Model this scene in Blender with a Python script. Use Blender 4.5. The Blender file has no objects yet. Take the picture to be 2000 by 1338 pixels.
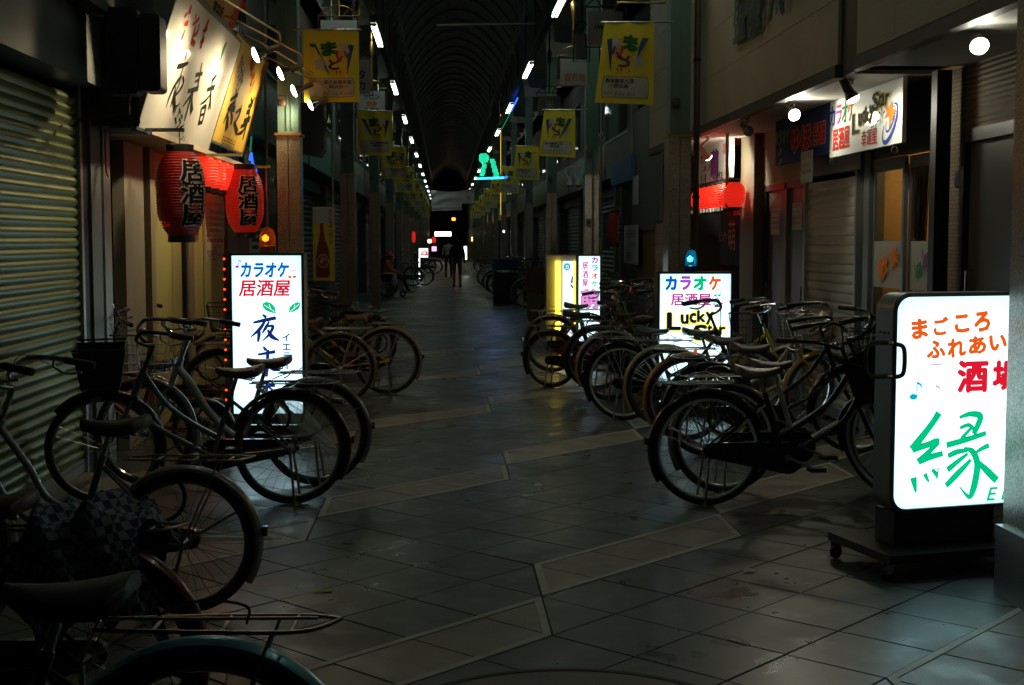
import bpy, math, random
from mathutils import Vector as V, Matrix as M
random.seed(7)
PI = math.pi
S = bpy.context.scene
C = S.collection

# ------------------------------------------------------------------ camera
F_PX, CAM_H, VPX, VPY = 2590.0, 1.56, 869.0, 471.0       # focal length and the street's vanishing point in photo pixels (2000 x 1338)
PITCH = math.atan((669 - VPY) / F_PX)
YAW = math.atan((1000 - VPX) / F_PX * math.cos(PITCH))
FW = V((math.sin(YAW) * math.cos(PITCH), math.cos(YAW) * math.cos(PITCH), -math.sin(PITCH)))
RT = V((math.cos(YAW), -math.sin(YAW), 0))
UP = RT.cross(FW)
EYE = V((0, 0, CAM_H))
cd = bpy.data.cameras.new('camera')
cd.sensor_width = 36; cd.lens = F_PX / 2000 * 36; cd.clip_end = 600; cd.clip_start = 0.05
cam = bpy.data.objects.new('camera', cd); C.objects.link(cam)
cam.matrix_world = M.Translation(EYE) @ M((RT, UP, -FW)).transposed().to_4x4()
S.camera = cam

# ------------------------------------------------------------------ world, exposure
W = bpy.data.worlds.new('World'); S.world = W; W.use_nodes = True
nt = W.node_tree
sky = nt.nodes.new('ShaderNodeTexSky'); sky.sky_type = 'NISHITA'; sky.sun_disc = False
sky.sun_elevation = math.radians(-6); sky.sun_rotation = math.radians(200)
nt.links.new(sky.outputs[0], nt.nodes['Background'].inputs[0])
nt.nodes['Background'].inputs[1].default_value = 0.02     # night: next to nothing comes from the sky
S.view_settings.view_transform = 'Standard'; S.view_settings.look = 'None'
S.view_settings.exposure = 0; S.view_settings.gamma = 1
S.render.engine = 'CYCLES'
S.cycles.max_bounces = 6; S.cycles.diffuse_bounces = 3; S.cycles.glossy_bounces = 3
S.cycles.transmission_bounces = 4; S.cycles.transparent_max_bounces = 12
S.cycles.sample_clamp_indirect = 4.0; S.cycles.use_denoising = True
S.cycles.caustics_reflective = False; S.cycles.caustics_refractive = False

# ------------------------------------------------------------------ pixel -> place
def ray(px, py): return FW * F_PX + RT * (px - 1000) - UP * (py - 669)
def onZ(px, py, z=0.0):
    d = ray(px, py); return EYE + d * ((z - CAM_H) / d.z)
def onX(px, py, x):
    d = ray(px, py); return EYE + d * (x / d.x)
def onY(px, py, y):
    d = ray(px, py); return EYE + d * (y / d.y)

# ------------------------------------------------------------------ materials
MATS = {}
def mat(name, col, rough=0.6, metal=0.0, var=0.0, vscale=8.0, bump=0.0, bscale=40.0, spec=0.5, rvar=0.0, obvar=0.0, coat=0.0, speck=0.0, sscale=300.0, trans=0.0, alpha=1.0, stretch=(1, 1, 1)):
    if name in MATS: return MATS[name]
    m = bpy.data.materials.new(name); m.use_nodes = True; n = m.node_tree.nodes; l = m.node_tree.links
    b = n['Principled BSDF']
    b.inputs['Base Color'].default_value = (*col, 1); b.inputs['Roughness'].default_value = rough
    b.inputs['Metallic'].default_value = metal; b.inputs['Specular IOR Level'].default_value = spec
    b.inputs['Coat Weight'].default_value = coat; b.inputs['Coat Roughness'].default_value = 0.05
    b.inputs['Transmission Weight'].default_value = trans; b.inputs['Alpha'].default_value = alpha
    tc = n.new('ShaderNodeTexCoord'); mp = n.new('ShaderNodeMapping'); l.new(tc.outputs['Object'], mp.inputs[0]); mp.inputs['Scale'].default_value = stretch
    if var or rvar or obvar or speck:
        nz = n.new('ShaderNodeTexNoise'); nz.inputs['Scale'].default_value = vscale; nz.inputs['Detail'].default_value = 6
        if obvar:
            oi = n.new('ShaderNodeObjectInfo'); ad = n.new('ShaderNodeVectorMath'); ad.operation = 'ADD'
            sc = n.new('ShaderNodeVectorMath'); sc.operation = 'SCALE'; sc.inputs['Scale'].default_value = 37.0
            cx = n.new('ShaderNodeCombineXYZ'); l.new(oi.outputs['Random'], cx.inputs[0]); l.new(oi.outputs['Random'], cx.inputs[1])
            l.new(cx.outputs[0], sc.inputs[0]); l.new(mp.outputs[0], ad.inputs[0]); l.new(sc.outputs[0], ad.inputs[1]); l.new(ad.outputs[0], nz.inputs[0])
        else:
            l.new(mp.outputs[0], nz.inputs[0])
        val = n.new('ShaderNodeMapRange'); val.inputs[1].default_value = 0.25; val.inputs[2].default_value = 0.75
        val.inputs[3].default_value = 1 - var; val.inputs[4].default_value = 1 + var
        l.new(nz.outputs[0], val.inputs[0]); fac = val.outputs[0]
        if obvar:
            o2 = n.new('ShaderNodeMapRange'); o2.inputs[3].default_value = 1 - obvar; o2.inputs[4].default_value = 1 + obvar
            l.new(oi.outputs['Random'], o2.inputs[0])
            mu = n.new('ShaderNodeMath'); mu.operation = 'MULTIPLY'; l.new(fac, mu.inputs[0]); l.new(o2.outputs[0], mu.inputs[1]); fac = mu.outputs[0]
        if speck:
            n2 = n.new('ShaderNodeTexNoise'); n2.inputs['Scale'].default_value = sscale; n2.inputs['Detail'].default_value = 2; l.new(mp.outputs[0], n2.inputs[0])
            r2 = n.new('ShaderNodeMapRange'); r2.inputs[1].default_value = 0.35; r2.inputs[2].default_value = 0.65; r2.inputs[3].default_value = 1 - speck; r2.inputs[4].default_value = 1 + speck
            l.new(n2.outputs[0], r2.inputs[0]); mu2 = n.new('ShaderNodeMath'); mu2.operation = 'MULTIPLY'; l.new(fac, mu2.inputs[0]); l.new(r2.outputs[0], mu2.inputs[1]); fac = mu2.outputs[0]
        vm = n.new('ShaderNodeVectorMath'); vm.operation = 'SCALE'; vm.inputs[0].default_value = col; l.new(fac, vm.inputs['Scale'])
        l.new(vm.outputs[0], b.inputs['Base Color'])
        if rvar:
            rr = n.new('ShaderNodeMapRange'); rr.inputs[1].default_value = 0.35; rr.inputs[2].default_value = 0.65
            rr.inputs[3].default_value = max(0.03, rough - rvar); rr.inputs[4].default_value = min(1, rough + rvar)
            n3 = n.new('ShaderNodeTexNoise'); n3.inputs['Scale'].default_value = 1.3; n3.inputs['Detail'].default_value = 4
            g = n.new('ShaderNodeNewGeometry'); l.new(g.outputs['Position'], n3.inputs[0])
            l.new(n3.outputs[0], rr.inputs[0]); l.new(rr.outputs[0], b.inputs['Roughness'])
    if bump:
        nb = n.new('ShaderNodeTexNoise'); nb.inputs['Scale'].default_value = bscale; nb.inputs['Detail'].default_value = 4; l.new(mp.outputs[0], nb.inputs[0])
        bp = n.new('ShaderNodeBump'); bp.inputs['Strength'].default_value = bump; bp.inputs['Distance'].default_value = 0.01
        l.new(nb.outputs[0], bp.inputs['Height']); l.new(bp.outputs[0], b.inputs['Normal'])
    MATS[name] = m
    return m

def ribbed(name, col, axis, freq, strength, rough=0.6, dark=0.35):
    """painted siding with fine ribs: a wave along one object axis drives a bump and a little groove colour"""
    if name in MATS: return MATS[name]
    m = mat(name, col, rough, var=0.12, vscale=2.0); n = m.node_tree.nodes; l = m.node_tree.links; b = n['Principled BSDF']
    tc = n.new('ShaderNodeTexCoord'); w = n.new('ShaderNodeTexWave'); w.wave_type = 'BANDS'; w.bands_direction = axis
    w.inputs['Scale'].default_value = freq; w.inputs['Distortion'].default_value = 1.2; w.inputs['Detail'].default_value = 3; w.inputs['Detail Scale'].default_value = 2.5
    l.new(tc.outputs['Object'], w.inputs[0])
    bp = n.new('ShaderNodeBump'); bp.inputs['Strength'].default_value = strength; bp.inputs['Distance'].default_value = 0.02
    l.new(w.outputs[1], bp.inputs['Height']); l.new(bp.outputs[0], b.inputs['Normal'])
    return m

def emit(name, col, strength):
    if name in MATS: return MATS[name]
    m = bpy.data.materials.new(name); m.use_nodes = True; n = m.node_tree.nodes; l = m.node_tree.links
    n.remove(n['Principled BSDF']); e = n.new('ShaderNodeEmission'); e.inputs[0].default_value = (*col, 1); e.inputs[1].default_value = strength
    l.new(e.outputs[0], n['Material Output'].inputs[0]); MATS[name] = m
    return m

def glow(name, col, strength, rough=0.5):
    """a translucent skin lit from inside: a diffuse surface that also gives off light"""
    if name in MATS: return MATS[name]
    m = mat(name, col, rough, var=0.1, vscale=5); b = m.node_tree.nodes['Principled BSDF']
    b.inputs['Emission Color'].default_value = (*col, 1); b.inputs['Emission Strength'].default_value = strength
    return m

def checks(name, a, b_, scale):
    m = mat(name, a, 0.85); n = m.node_tree.nodes; l = m.node_tree.links
    c = n.new('ShaderNodeTexChecker'); c.inputs['Scale'].default_value = scale; c.inputs[1].default_value = (*a, 1); c.inputs[2].default_value = (*b_, 1)
    tc = n.new('ShaderNodeTexCoord'); mp = n.new('ShaderNodeMapping'); mp.inputs['Rotation'].default_value = (0.3, 0.2, 0.6)
    l.new(tc.outputs['Object'], mp.inputs[0]); l.new(mp.outputs[0], c.inputs[0]); l.new(c.outputs[0], n['Principled BSDF'].inputs['Base Color'])
    return m

def brick_mat(name, c1, c2, mortar, scale):
    m = mat(name, c1, 0.75); n = m.node_tree.nodes; l = m.node_tree.links
    t = n.new('ShaderNodeTexBrick'); t.inputs['Color1'].default_value = (*c1, 1); t.inputs['Color2'].default_value = (*c2, 1); t.inputs['Mortar'].default_value = (*mortar, 1)
    t.inputs['Scale'].default_value = scale; t.inputs['Mortar Size'].default_value = 0.03
    tc = n.new('ShaderNodeTexCoord'); sp = n.new('ShaderNodeSeparateXYZ'); cb = n.new('ShaderNodeCombineXYZ')
    l.new(tc.outputs['Object'], sp.inputs[0]); l.new(sp.outputs[1], cb.inputs[0]); l.new(sp.outputs[2], cb.inputs[1]); l.new(cb.outputs[0], t.inputs[0])
    l.new(t.outputs[0], n['Principled BSDF'].inputs['Base Color'])
    return m

steel = mat('brushed steel', (0.35, 0.36, 0.36), 0.35, 1.0, var=0.15, vscale=6, stretch=(1, 1, 0.1))
chrome = mat('chrome', (0.62, 0.63, 0.64), 0.16, 1.0, var=0.1, vscale=20)
dullchrome = mat('dull chrome', (0.42, 0.42, 0.41), 0.32, 1.0, var=0.25, vscale=25)
alu = mat('aluminium', (0.45, 0.45, 0.44), 0.4, 0.9, var=0.1, vscale=5)
blackplastic = mat('black plastic', (0.012, 0.012, 0.012), 0.45, var=0.2, vscale=12)
rubber = mat('tyre rubber', (0.014, 0.013, 0.012), 0.75, var=0.35, vscale=14, bump=0.3, bscale=120)
blackpaint = mat('black paint', (0.010, 0.011, 0.013), 0.25, coat=0.5, var=0.2, vscale=9)
darksteel = mat('dark steel', (0.03, 0.032, 0.033), 0.5, 0.6, var=0.25, vscale=6)
white = mat('white paint', (0.72, 0.71, 0.68), 0.5, var=0.06, vscale=3)
gold = mat('gold bar', (0.42, 0.26, 0.10), 0.35, 0.8, var=0.15, vscale=10)

# ------------------------------------------------------------------ mesh builder
def smooth_path(pts, n=6):
    pts = [V(p) for p in pts]; out = []
    for i in range(len(pts) - 1):
        p0 = pts[max(i - 1, 0)]; p1 = pts[i]; p2 = pts[i + 1]; p3 = pts[min(i + 2, len(pts) - 1)]
        for k in range(n):
            t = k / n
            out.append(0.5 * ((2 * p1) + (p2 - p0) * t + (2 * p0 - 5 * p1 + 4 * p2 - p3) * t * t + (3 * p1 - p0 - 3 * p2 + p3) * t ** 3))
    out.append(pts[-1]); return out

class MB:
    def __init__(s): s.v = []; s.f = []
    def add(s, vs, fs):
        b = len(s.v); s.v += [tuple(x) for x in vs]; s.f += [tuple(i + b for i in f) for f in fs]; return s
    def box(s, a, b):
        x0, x1 = sorted((a[0], b[0])); y0, y1 = sorted((a[1], b[1])); z0, z1 = sorted((a[2], b[2]))
        return s.add([(x0, y0, z0), (x1, y0, z0), (x1, y1, z0), (x0, y1, z0), (x0, y0, z1), (x1, y0, z1), (x1, y1, z1), (x0, y1, z1)],
                     [(0, 3, 2, 1), (4, 5, 6, 7), (0, 1, 5, 4), (1, 2, 6, 5), (2, 3, 7, 6), (3, 0, 4, 7)])
    def boxm(s, mtx, a, b):
        t = MB().box(a, b); return s.add([mtx @ V(p) for p in t.v], t.f)
    def tube(s, pts, r, seg=8, closed=False, cap=True):
        pts = [V(p) for p in pts]; n = len(pts); rs = r if isinstance(r, (list, tuple)) else [r] * n
        vs = []; up = None
        for i, p in enumerate(pts):
            if closed: d = pts[(i + 1) % n] - pts[i - 1]
            else: d = pts[min(i + 1, n - 1)] - pts[max(i - 1, 0)]
            if d.length < 1e-9: d = V((0, 0, 1))
            d.normalize()
            if up is None:
                up = V((0, 0, 1)) if abs(d.z) < 0.9 else V((1, 0, 0))
            a = d.cross(up)
            if a.length < 1e-6: a = d.cross(V((1, 0.3, 0.2)))
            a.normalize(); up = a.cross(d).normalized()
            for k in range(seg):
                t = 2 * PI * k / seg; vs.append(p + a * (math.cos(t) * rs[i]) + up * (math.sin(t) * rs[i]))
        fs = []
        for i in range(n if closed else n - 1):
            j = (i + 1) % n
            for k in range(seg): fs.append((i * seg + k, i * seg + (k + 1) % seg, j * seg + (k + 1) % seg, j * seg + k))
        if cap and not closed:
            fs.append(tuple(range(seg))[::-1]); fs.append(tuple((n - 1) * seg + k for k in range(seg)))
        return s.add(vs, fs)
    def lathe(s, prof, seg=20, o=(0, 0, 0), axis='Z', skip=None):
        vs = []; fs = []; n = len(prof)
        for i, (r, z) in enumerate(prof):
            for k in range(seg):
                t = 2 * PI * k / seg; c, d = math.cos(t) * r, math.sin(t) * r
                p = (c, d, z) if axis == 'Z' else ((z, c, d) if axis == 'X' else (d, z, c))
                vs.append((p[0] + o[0], p[1] + o[1], p[2] + o[2]))
        for i in range(n - 1):
            for k in range(seg):
                if skip and skip(i, k): continue
                fs.append((i * seg + k, i * seg + (k + 1) % seg, (i + 1) * seg + (k + 1) % seg, (i + 1) * seg + k))
        return s.add(vs, fs)
    def torus(s, R, r, seg=44, sec=8, o=(0, 0, 0), axis='Y', flat=1.0):
        pts = []
        vs = []; fs = []
        for i in range(seg):
            t = 2 * PI * i / seg
            for k in range(sec):
                u = 2 * PI * k / sec; rr = R + r * math.cos(u); h = r * flat * math.sin(u)
                p = (math.cos(t) * rr, h, math.sin(t) * rr) if axis == 'Y' else (math.cos(t) * rr, math.sin(t) * rr, h)
                vs.append((p[0] + o[0], p[1] + o[1], p[2] + o[2]))
        for i in range(seg):
            j = (i + 1) % seg
            for k in range(sec): fs.append((i * sec + k, i * sec + (k + 1) % sec, j * sec + (k + 1) % sec, j * sec + k))
        return s.add(vs, fs)
    def prism(s, poly, m4, h0, h1):
        """a flat outline (x, y) in the frame m4, from height h0 to h1 along its z"""
        n = len(poly); vs = [m4 @ V((p[0], p[1], h0)) for p in poly] + [m4 @ V((p[0], p[1], h1)) for p in poly]
        fs = [tuple(range(n))[::-1], tuple(range(n, 2 * n))] + [(i, (i + 1) % n, (i + 1) % n + n, i + n) for i in range(n)]
        return s.add(vs, fs)
    def mesh(s, name, m=None, smooth=False, bevel=0):
        me = bpy.data.meshes.new(name); me.from_pydata(s.v, [], s.f); me.update()
        if smooth:
            me.polygons.foreach_set('use_smooth', [True] * len(me.polygons))
            try: me.set_sharp_from_angle(angle=math.radians(40))
            except Exception: pass
        if m: me.materials.append(m)
        return me
    def build(s, name, m, parent=None, smooth=False, loc=None):
        return ob(name, s.mesh(name, m, smooth), parent, loc)

def ob(name, me, parent=None, loc=None, m=None):
    o = bpy.data.objects.new(name, me); C.objects.link(o)
    if parent: o.parent = parent
    if loc is not None: o.location = loc
    if m is not None:
        o.material_slots[0].link = 'OBJECT'; o.material_slots[0].material = m
    return o
def tag(o, label, cat, group=None, kind=None):
    if label: o['label'] = label
    if cat: o['category'] = cat
    if group: o['group'] = group
    if kind: o['kind'] = kind
    return o
def thing(name, label, cat, loc=(0, 0, 0), rz=0.0, group=None):
    o = bpy.data.objects.new(name, None); C.objects.link(o); o.location = loc; o.rotation_euler = (0, 0, rz); o.empty_display_size = 0.1
    return tag(o, label, cat, group)
def bx(name, a, b, m, parent=None):
    return MB().box(a, b).build(name, m, parent)
def light(kind, name, loc, energy, col, parent=None, aim=None, size=0.05, angle=110, blend=0.8):
    d = bpy.data.lights.new(name, kind); d.energy = energy; d.color = col
    if kind in ('POINT', 'SPOT'): d.shadow_soft_size = size
    if kind == 'SPOT': d.spot_size = math.radians(angle); d.spot_blend = blend
    o = bpy.data.objects.new(name, d); C.objects.link(o)
    if aim is not None: o.rotation_euler = (V(aim) - V(loc)).to_track_quat('-Z', 'Y').to_euler()
    o.location = loc
    if parent:
        o.parent = parent; o.matrix_parent_inverse = parent.matrix_basis.inverted()
    return o

# ------------------------------------------------------------------ lettering
class Panel:
    """a flat face with its own frame: o = lower left corner, ex / ey in the face, n towards the reader"""
    def __init__(s, o, ex, ey, parent=None):
        s.o = V(o); s.ex = V(ex).normalized(); s.ey = V(ey).normalized(); s.n = s.ex.cross(s.ey).normalized(); s.parent = parent
        s.m = M((s.ex, s.ey, s.n)).transposed().to_4x4(); s.m.translation = s.o
    def loc(s, px, py):
        d = ray(px, py); t = (s.o - EYE).dot(s.n) / d.dot(s.n); q = EYE + d * t - s.o
        return q.dot(s.ex), q.dot(s.ey)
    def _emit(s, vs2, fs, name, m, lift, per=0):
        me = bpy.data.meshes.new(name); me.from_pydata([s.m @ V((x, y, lift + (0.00012 * (i // per) if per else 0))) for i, (x, y) in enumerate(vs2)], [], fs); me.update(); me.materials.append(m)
        o = ob(name, me)
        if s.parent:
            o.parent = s.parent; o.matrix_parent_inverse = s.parent.matrix_basis.inverted()
        return o
    def text(s, body, box, m, bold=0.0, px=True, lift=0.003, mirror=False, name='lettering', rot=0.0, shear=0.0, keep=False, line=1.0):
        x0, y0, x1, y1 = box
        if px:
            cx, cy = (x0 + x1) / 2, (y0 + y1) / 2
            a = s.loc(x0, cy)[0]; b = s.loc(x1, cy)[0]; c = s.loc(cx, y1)[1]; d = s.loc(cx, y0)[1]
        else: a, c, b, d = x0, y0, x1, y1
        vs, fs, per = glyphs(body, bold, shear, line)
        xs = [p[0] for p in vs]; ys = [p[1] for p in vs]; w = max(xs) - min(xs); h = max(ys) - min(ys)
        sx = (b - a) / w; sy = (d - c) / h
        if keep: sx = sy = min(sx, sy)
        mx, my = (max(xs) + min(xs)) / 2, (max(ys) + min(ys)) / 2; cr, sr = math.cos(rot), math.sin(rot)
        out = []
        for x, y in vs:
            u, v = (x - mx) * sx, (y - my) * sy
            if mirror: u = -u
            out.append(((a + b) / 2 + u * cr - v * sr, (c + d) / 2 + u * sr + v * cr))
        return s._emit(out, fs, name, m, lift, per)
    def poly(s, pts, m, lift=0.0025, px=True, name='mark'):
        q = [s.loc(*p) for p in pts] if px else list(pts)
        return s._emit(q, [tuple(range(len(q)))], name, m, lift)
    def brush(s, strokes, m, lift=0.003, px=True, name='lettering', k=1.0, f=None, scale=None):
        """each stroke: a list of (x, y, width); joined into one character"""
        vs = []; fs = []
        for st in strokes:
            P = [(V((*s.loc(*(f(x, y) if f else (x, y))), 0)) if px else V((x, y, 0)), w) for x, y, w in st]
            if px:
                a = s.loc(*(f(st[0][0], st[0][1]) if f else st[0][:2])); b = s.loc(*(f(st[0][0] + 10, st[0][1]) if f else (st[0][0] + 10, st[0][1])))
                c = s.loc(*(f(st[0][0], st[0][1] + 10) if f else (st[0][0], st[0][1] + 10))); unit = math.sqrt(math.hypot(b[0] - a[0], b[1] - a[1]) * math.hypot(c[0] - a[0], c[1] - a[1])) / 10
            else: unit = 1
            pts = smooth_path([p for p, w in P], 5); ws = smooth_path([V((w, 0, 0)) for p, w in P], 5)
            b0 = len(vs); n = len(pts)
            for i, p in enumerate(pts):
                d = (pts[min(i + 1, n - 1)] - pts[max(i - 1, 0)]); d = d.normalized() if d.length > 1e-9 else V((1, 0, 0))
                w = ws[i].x * unit / 2 * k; q = V((-d.y, d.x, 0)) * w
                if i == 0: p = p - d * w * 0.5
                if i == n - 1: p = p + d * w * 0.5
                vs += [((p + q).x, (p + q).y), ((p - q).x, (p - q).y)]
            for i in range(n - 1):
                fs.append((b0 + 2 * i, b0 + 2 * i + 1, b0 + 2 * i + 3, b0 + 2 * i + 2))
        me_o = s._emit(vs, fs, name, m, lift)
        for i, v in enumerate(me_o.data.vertices): v.co += s.n * (0.00002 * (i // 24))
        return me_o

_G = {}
TMP = bpy.data.scenes.new('glyph_scene')
def glyphs(body, bold, shear=0.0, line=1.0):
    """flat outline mesh of a text; boldness by stacking shifted copies of the plain glyphs"""
    k = (body, bold, shear, line)
    if k not in _G:
        c = bpy.data.curves.new('t', 'FONT'); c.body = body; c.size = 1; c.shear = shear; c.space_line = line; c.resolution_u = 2; c.fill_mode = 'FRONT'
        o = bpy.data.objects.new('t', c); TMP.collection.objects.link(o)
        with bpy.context.temp_override(scene=TMP, view_layer=TMP.view_layers[0]): dg = bpy.context.evaluated_depsgraph_get()
        me = bpy.data.meshes.new_from_object(o.evaluated_get(dg))
        v0 = [(v.co.x, v.co.y) for v in me.vertices]; f0 = [tuple(p.vertices) for p in me.polygons]
        bpy.data.objects.remove(o); bpy.data.curves.remove(c); bpy.data.meshes.remove(me)
        sh = [(0, 0)]
        if bold: sh += [(bold * math.cos(a * PI / 3), bold * math.sin(a * PI / 3)) for a in range(6)]
        if bold > 0.06: sh += [(bold * .5 * math.cos(a * PI / 2 + .4), bold * .5 * math.sin(a * PI / 2 + .4)) for a in range(4)]
        vs = []; fs = []
        for dx, dy in sh:
            b = len(vs); vs += [(x + dx, y + dy) for x, y in v0]; fs += [tuple(i + b for i in f) for f in f0]
        _G[k] = (vs, fs, len(v0))
    return _G[k]

def scrawl(p, x0, y0, x1, y1, m, lift=0.002):
    """a row of small illegible characters: clusters of short strokes"""
    h_ = y1 - y0; n_ = max(2, int((x1 - x0) / h_ / 1.05)); st_ = []; rg = random.Random(int(x0 * 9999) + int(y0 * 7777))
    for i in range(n_):
        cx = x0 + (x1 - x0) * (i + .5) / n_; cy = (y0 + y1) / 2; r_ = h_ * .42
        for k_ in range(3): yy = cy + r_ * (k_ - 1) * .9; st_.append([(cx - r_ * rg.uniform(.5, 1), yy, h_ * .11), (cx + r_ * rg.uniform(.5, 1), yy + r_ * .1, h_ * .11)])
        st_.append([(cx + r_ * rg.uniform(-.4, .4), cy + r_, h_ * .11), (cx + r_ * rg.uniform(-.6, .6), cy - r_, h_ * .11)])
    p.brush(st_, m, lift=lift, px=False, name='print')

# ================================================================== THE SETTING
XL, XR = -2.40, 3.40            # shop fronts on either side
PLI, PRI = -1.47, 2.30          # street-side faces of the two pillar rows
YEND = 150.0

# ---------- pavement: 45-degree tiles with stepped paler bands
tile_dark = mat('dark paving tile', (0.050, 0.058, 0.048), 0.40, var=0.30, vscale=2.2, rvar=0.09, obvar=0.16, speck=0.35, sscale=260, bump=0.06, bscale=90)
tile_pale = mat('pale paving tile', (0.25, 0.21, 0.165), 0.45, var=0.25, vscale=3.0, rvar=0.08, obvar=0.06, speck=0.35, sscale=240, bump=0.06, bscale=90)
strip_m = mat('edge strip', (0.38, 0.35, 0.30), 0.5, var=0.2, vscale=9)
grout = mat('grout', (0.042, 0.043, 0.040), 0.8, var=0.3, vscale=12)
pav = MB().add([(-60, -30, -0.012), (60, -30, -0.012), (60, 260, -0.012), (-60, 260, -0.012)], [(0, 1, 2, 3)]).build('pavement', grout)
tag(pav, 'dark diagonal tile pavement with stepped paler bands', None, kind='structure')
HD = 0.2875; OX, OY = 0.42, 5.72
def tile_poly(kind):
    g = HD - 0.0035
    return {'full': [(-g, 0), (0, -g), (g, 0), (0, g)], 'west': [(-g, 0), (-0.003, -g + 0.003), (-0.003, g - 0.003)], 'east': [(0.003, -g + 0.003), (g, 0), (0.003, g - 0.003)]}[kind]
def tile_mb(kind, mb=None, at=(0, 0)):
    mb = mb or MB(); p = tile_poly(kind); n = len(p)
    cx = sum(q[0] for q in p) / n; cy = sum(q[1] for q in p) / n
    top = [(cx + (x - cx) * 0.985, cy + (y - cy) * 0.985) for x, y in p]
    mb.add([(x + at[0], y + at[1], 0) for x, y in top] + [(x + at[0], y + at[1], -0.004) for x, y in p] + [(x + at[0], y + at[1], -0.012) for x, y in p],
           [tuple(range(n))] + [(n + i, n + (i + 1) % n, (i + 1) % n, i) for i in range(n)] + [(2 * n + i, 2 * n + (i + 1) % n, n + (i + 1) % n, n + i) for i in range(n)])
    return mb
for m in (tile_dark, tile_pale):
    n_ = m.node_tree.nodes; l_ = m.node_tree.links; b_ = n_['Principled BSDF']; src = b_.inputs['Base Color'].links[0].from_socket
    g_ = n_.new('ShaderNodeNewGeometry'); fac = None
    for sc_, lo, hi, dk in ((7.0, 0.62, 0.72, 0.72), (0.9, 0.50, 0.75, 0.60)):
        z_ = n_.new('ShaderNodeTexNoise'); z_.inputs['Scale'].default_value = sc_; z_.inputs['Detail'].default_value = 3; l_.new(g_.outputs['Position'], z_.inputs[0])
        r_ = n_.new('ShaderNodeMapRange'); r_.inputs[1].default_value = lo; r_.inputs[2].default_value = hi; r_.inputs[3].default_value = 1.0; r_.inputs[4].default_value = dk; l_.new(z_.outputs[0], r_.inputs[0])
        if fac is None: fac = r_.outputs[0]
        else: u_ = n_.new('ShaderNodeMath'); u_.operation = 'MULTIPLY'; l_.new(fac, u_.inputs[0]); l_.new(r_.outputs[0], u_.inputs[1]); fac = u_.outputs[0]
    rs = b_.inputs['Roughness'].links[0].from_socket; z_ = n_.new('ShaderNodeTexNoise'); z_.inputs['Scale'].default_value = 5.5; z_.inputs['Detail'].default_value = 5; l_.new(g_.outputs['Position'], z_.inputs[0])
    r_ = n_.new('ShaderNodeMapRange'); r_.inputs[1].default_value = 0.50; r_.inputs[2].default_value = 0.72; r_.inputs[3].default_value = 1.0; r_.inputs[4].default_value = 0.62; l_.new(z_.outputs[0], r_.inputs[0])   # damp spots left on the stone
    u_ = n_.new('ShaderNodeMath'); u_.operation = 'MULTIPLY'; l_.new(rs, u_.inputs[0]); l_.new(r_.outputs[0], u_.inputs[1]); l_.new(u_.outputs[0], b_.inputs['Roughness'])
    w_ = n_.new('ShaderNodeVectorMath'); w_.operation = 'SCALE'; l_.new(src, w_.inputs[0]); l_.new(fac, w_.inputs['Scale']); l_.new(w_.outputs[0], b_.inputs['Base Color'])
tmesh = {(k, m.name): tile_mb(k).mesh('tile', m) for k in ('full', 'west', 'east') for m in (tile_dark, tile_pale)}
far = {tile_dark.name: MB(), tile_pale.name: MB()}
tiles = []
def is_band(col, r): return (r - col) % 6 == 0
for b in range(-34, 345):
    for a in range(-10, 11):
        if (a + b) % 2 == 0: continue
        x, y = OX + a * HD, OY + b * HD
        if y > 100 or x < XL - 0.1 or x > XR + 0.1: continue
        r = (b - a - 1) // 2
        if a % 4 == 0:
            we, ea = is_band(a // 4 - 1, r), is_band(a // 4, r)
            if we == ea: tiles.append((x, y, 'full', we))
            else: tiles += [(x, y, 'west', we), (x, y, 'east', ea)]
        else: tiles.append((x, y, 'full', is_band(a // 4, r)))
def in_view(x, y):
    return y > 4.35 and (x - 0.05 * y + 0.0) > -0.40 * y - 0.3 and x < 0.45 * y + 0.3
near = sorted([t for t in tiles if in_view(t[0], t[1])], key=lambda t: t[1])[:300]
nearset = set(near)
for x, y, k, pale in tiles:
    m = tile_pale if pale else tile_dark
    if (x, y, k, pale) in nearset:
        o = ob('tile', tmesh[(k, m.name)], pav, (x, y, random.uniform(-0.0008, 0.0008)))
        o.rotation_euler = (random.gauss(0, 0.0012), random.gauss(0, 0.0012), 0)
    else: tile_mb(k, far[m.name], (x, y))
for nm, mb in far.items():
    o = mb.build('tile_field', MATS[nm], pav); o['kind'] = 'stuff'
# pale border strips round every band segment
w = 0.034; farstrip = MB()
for col in range(-3, 3):
    xa, xb = OX + 4 * col * HD + 0.004, OX + 4 * (col + 1) * HD - 0.004
    if xa > XR or xb < XL: continue
    for q in range(-3, 28):
        r = col + 6 * q; c0 = (OY - OX) + 2 * r * HD; c1 = c0 + 2 * HD
        if xa + c0 > 60 or xb + c1 < 3: continue
        wd = w * 1.414
        segs = [[(xa, xa + c0), (xb, xb + c0), (xb, xb + c0 + wd), (xa, xa + c0 + wd)], [(xa, xa + c1 - wd), (xb, xb + c1 - wd), (xb, xb + c1), (xa, xa + c1)],
                [(xa, xa + c0 + wd), (xa + w, xa + w + c0 + wd), (xa + w, xa + w + c1 - wd), (xa, xa + c1 - wd)], [(xb - w, xb - w + c0 + wd), (xb, xb + c0 + wd), (xb, xb + c1 - wd), (xb - w, xb - w + c1 - wd)]]
        for sg in segs:
            mb = MB() if xa + c0 < 16 else farstrip
            n = 4; mb.add([(x, y, 0.003) for x, y in sg] + [(x, y, -0.006) for x, y in sg], [(0, 1, 2, 3)] + [(n + i, n + (i + 1) % n, (i + 1) % n, i) for i in range(n)])
            if mb is not farstrip: mb.build('edge_strip', strip_m, pav)
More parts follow.
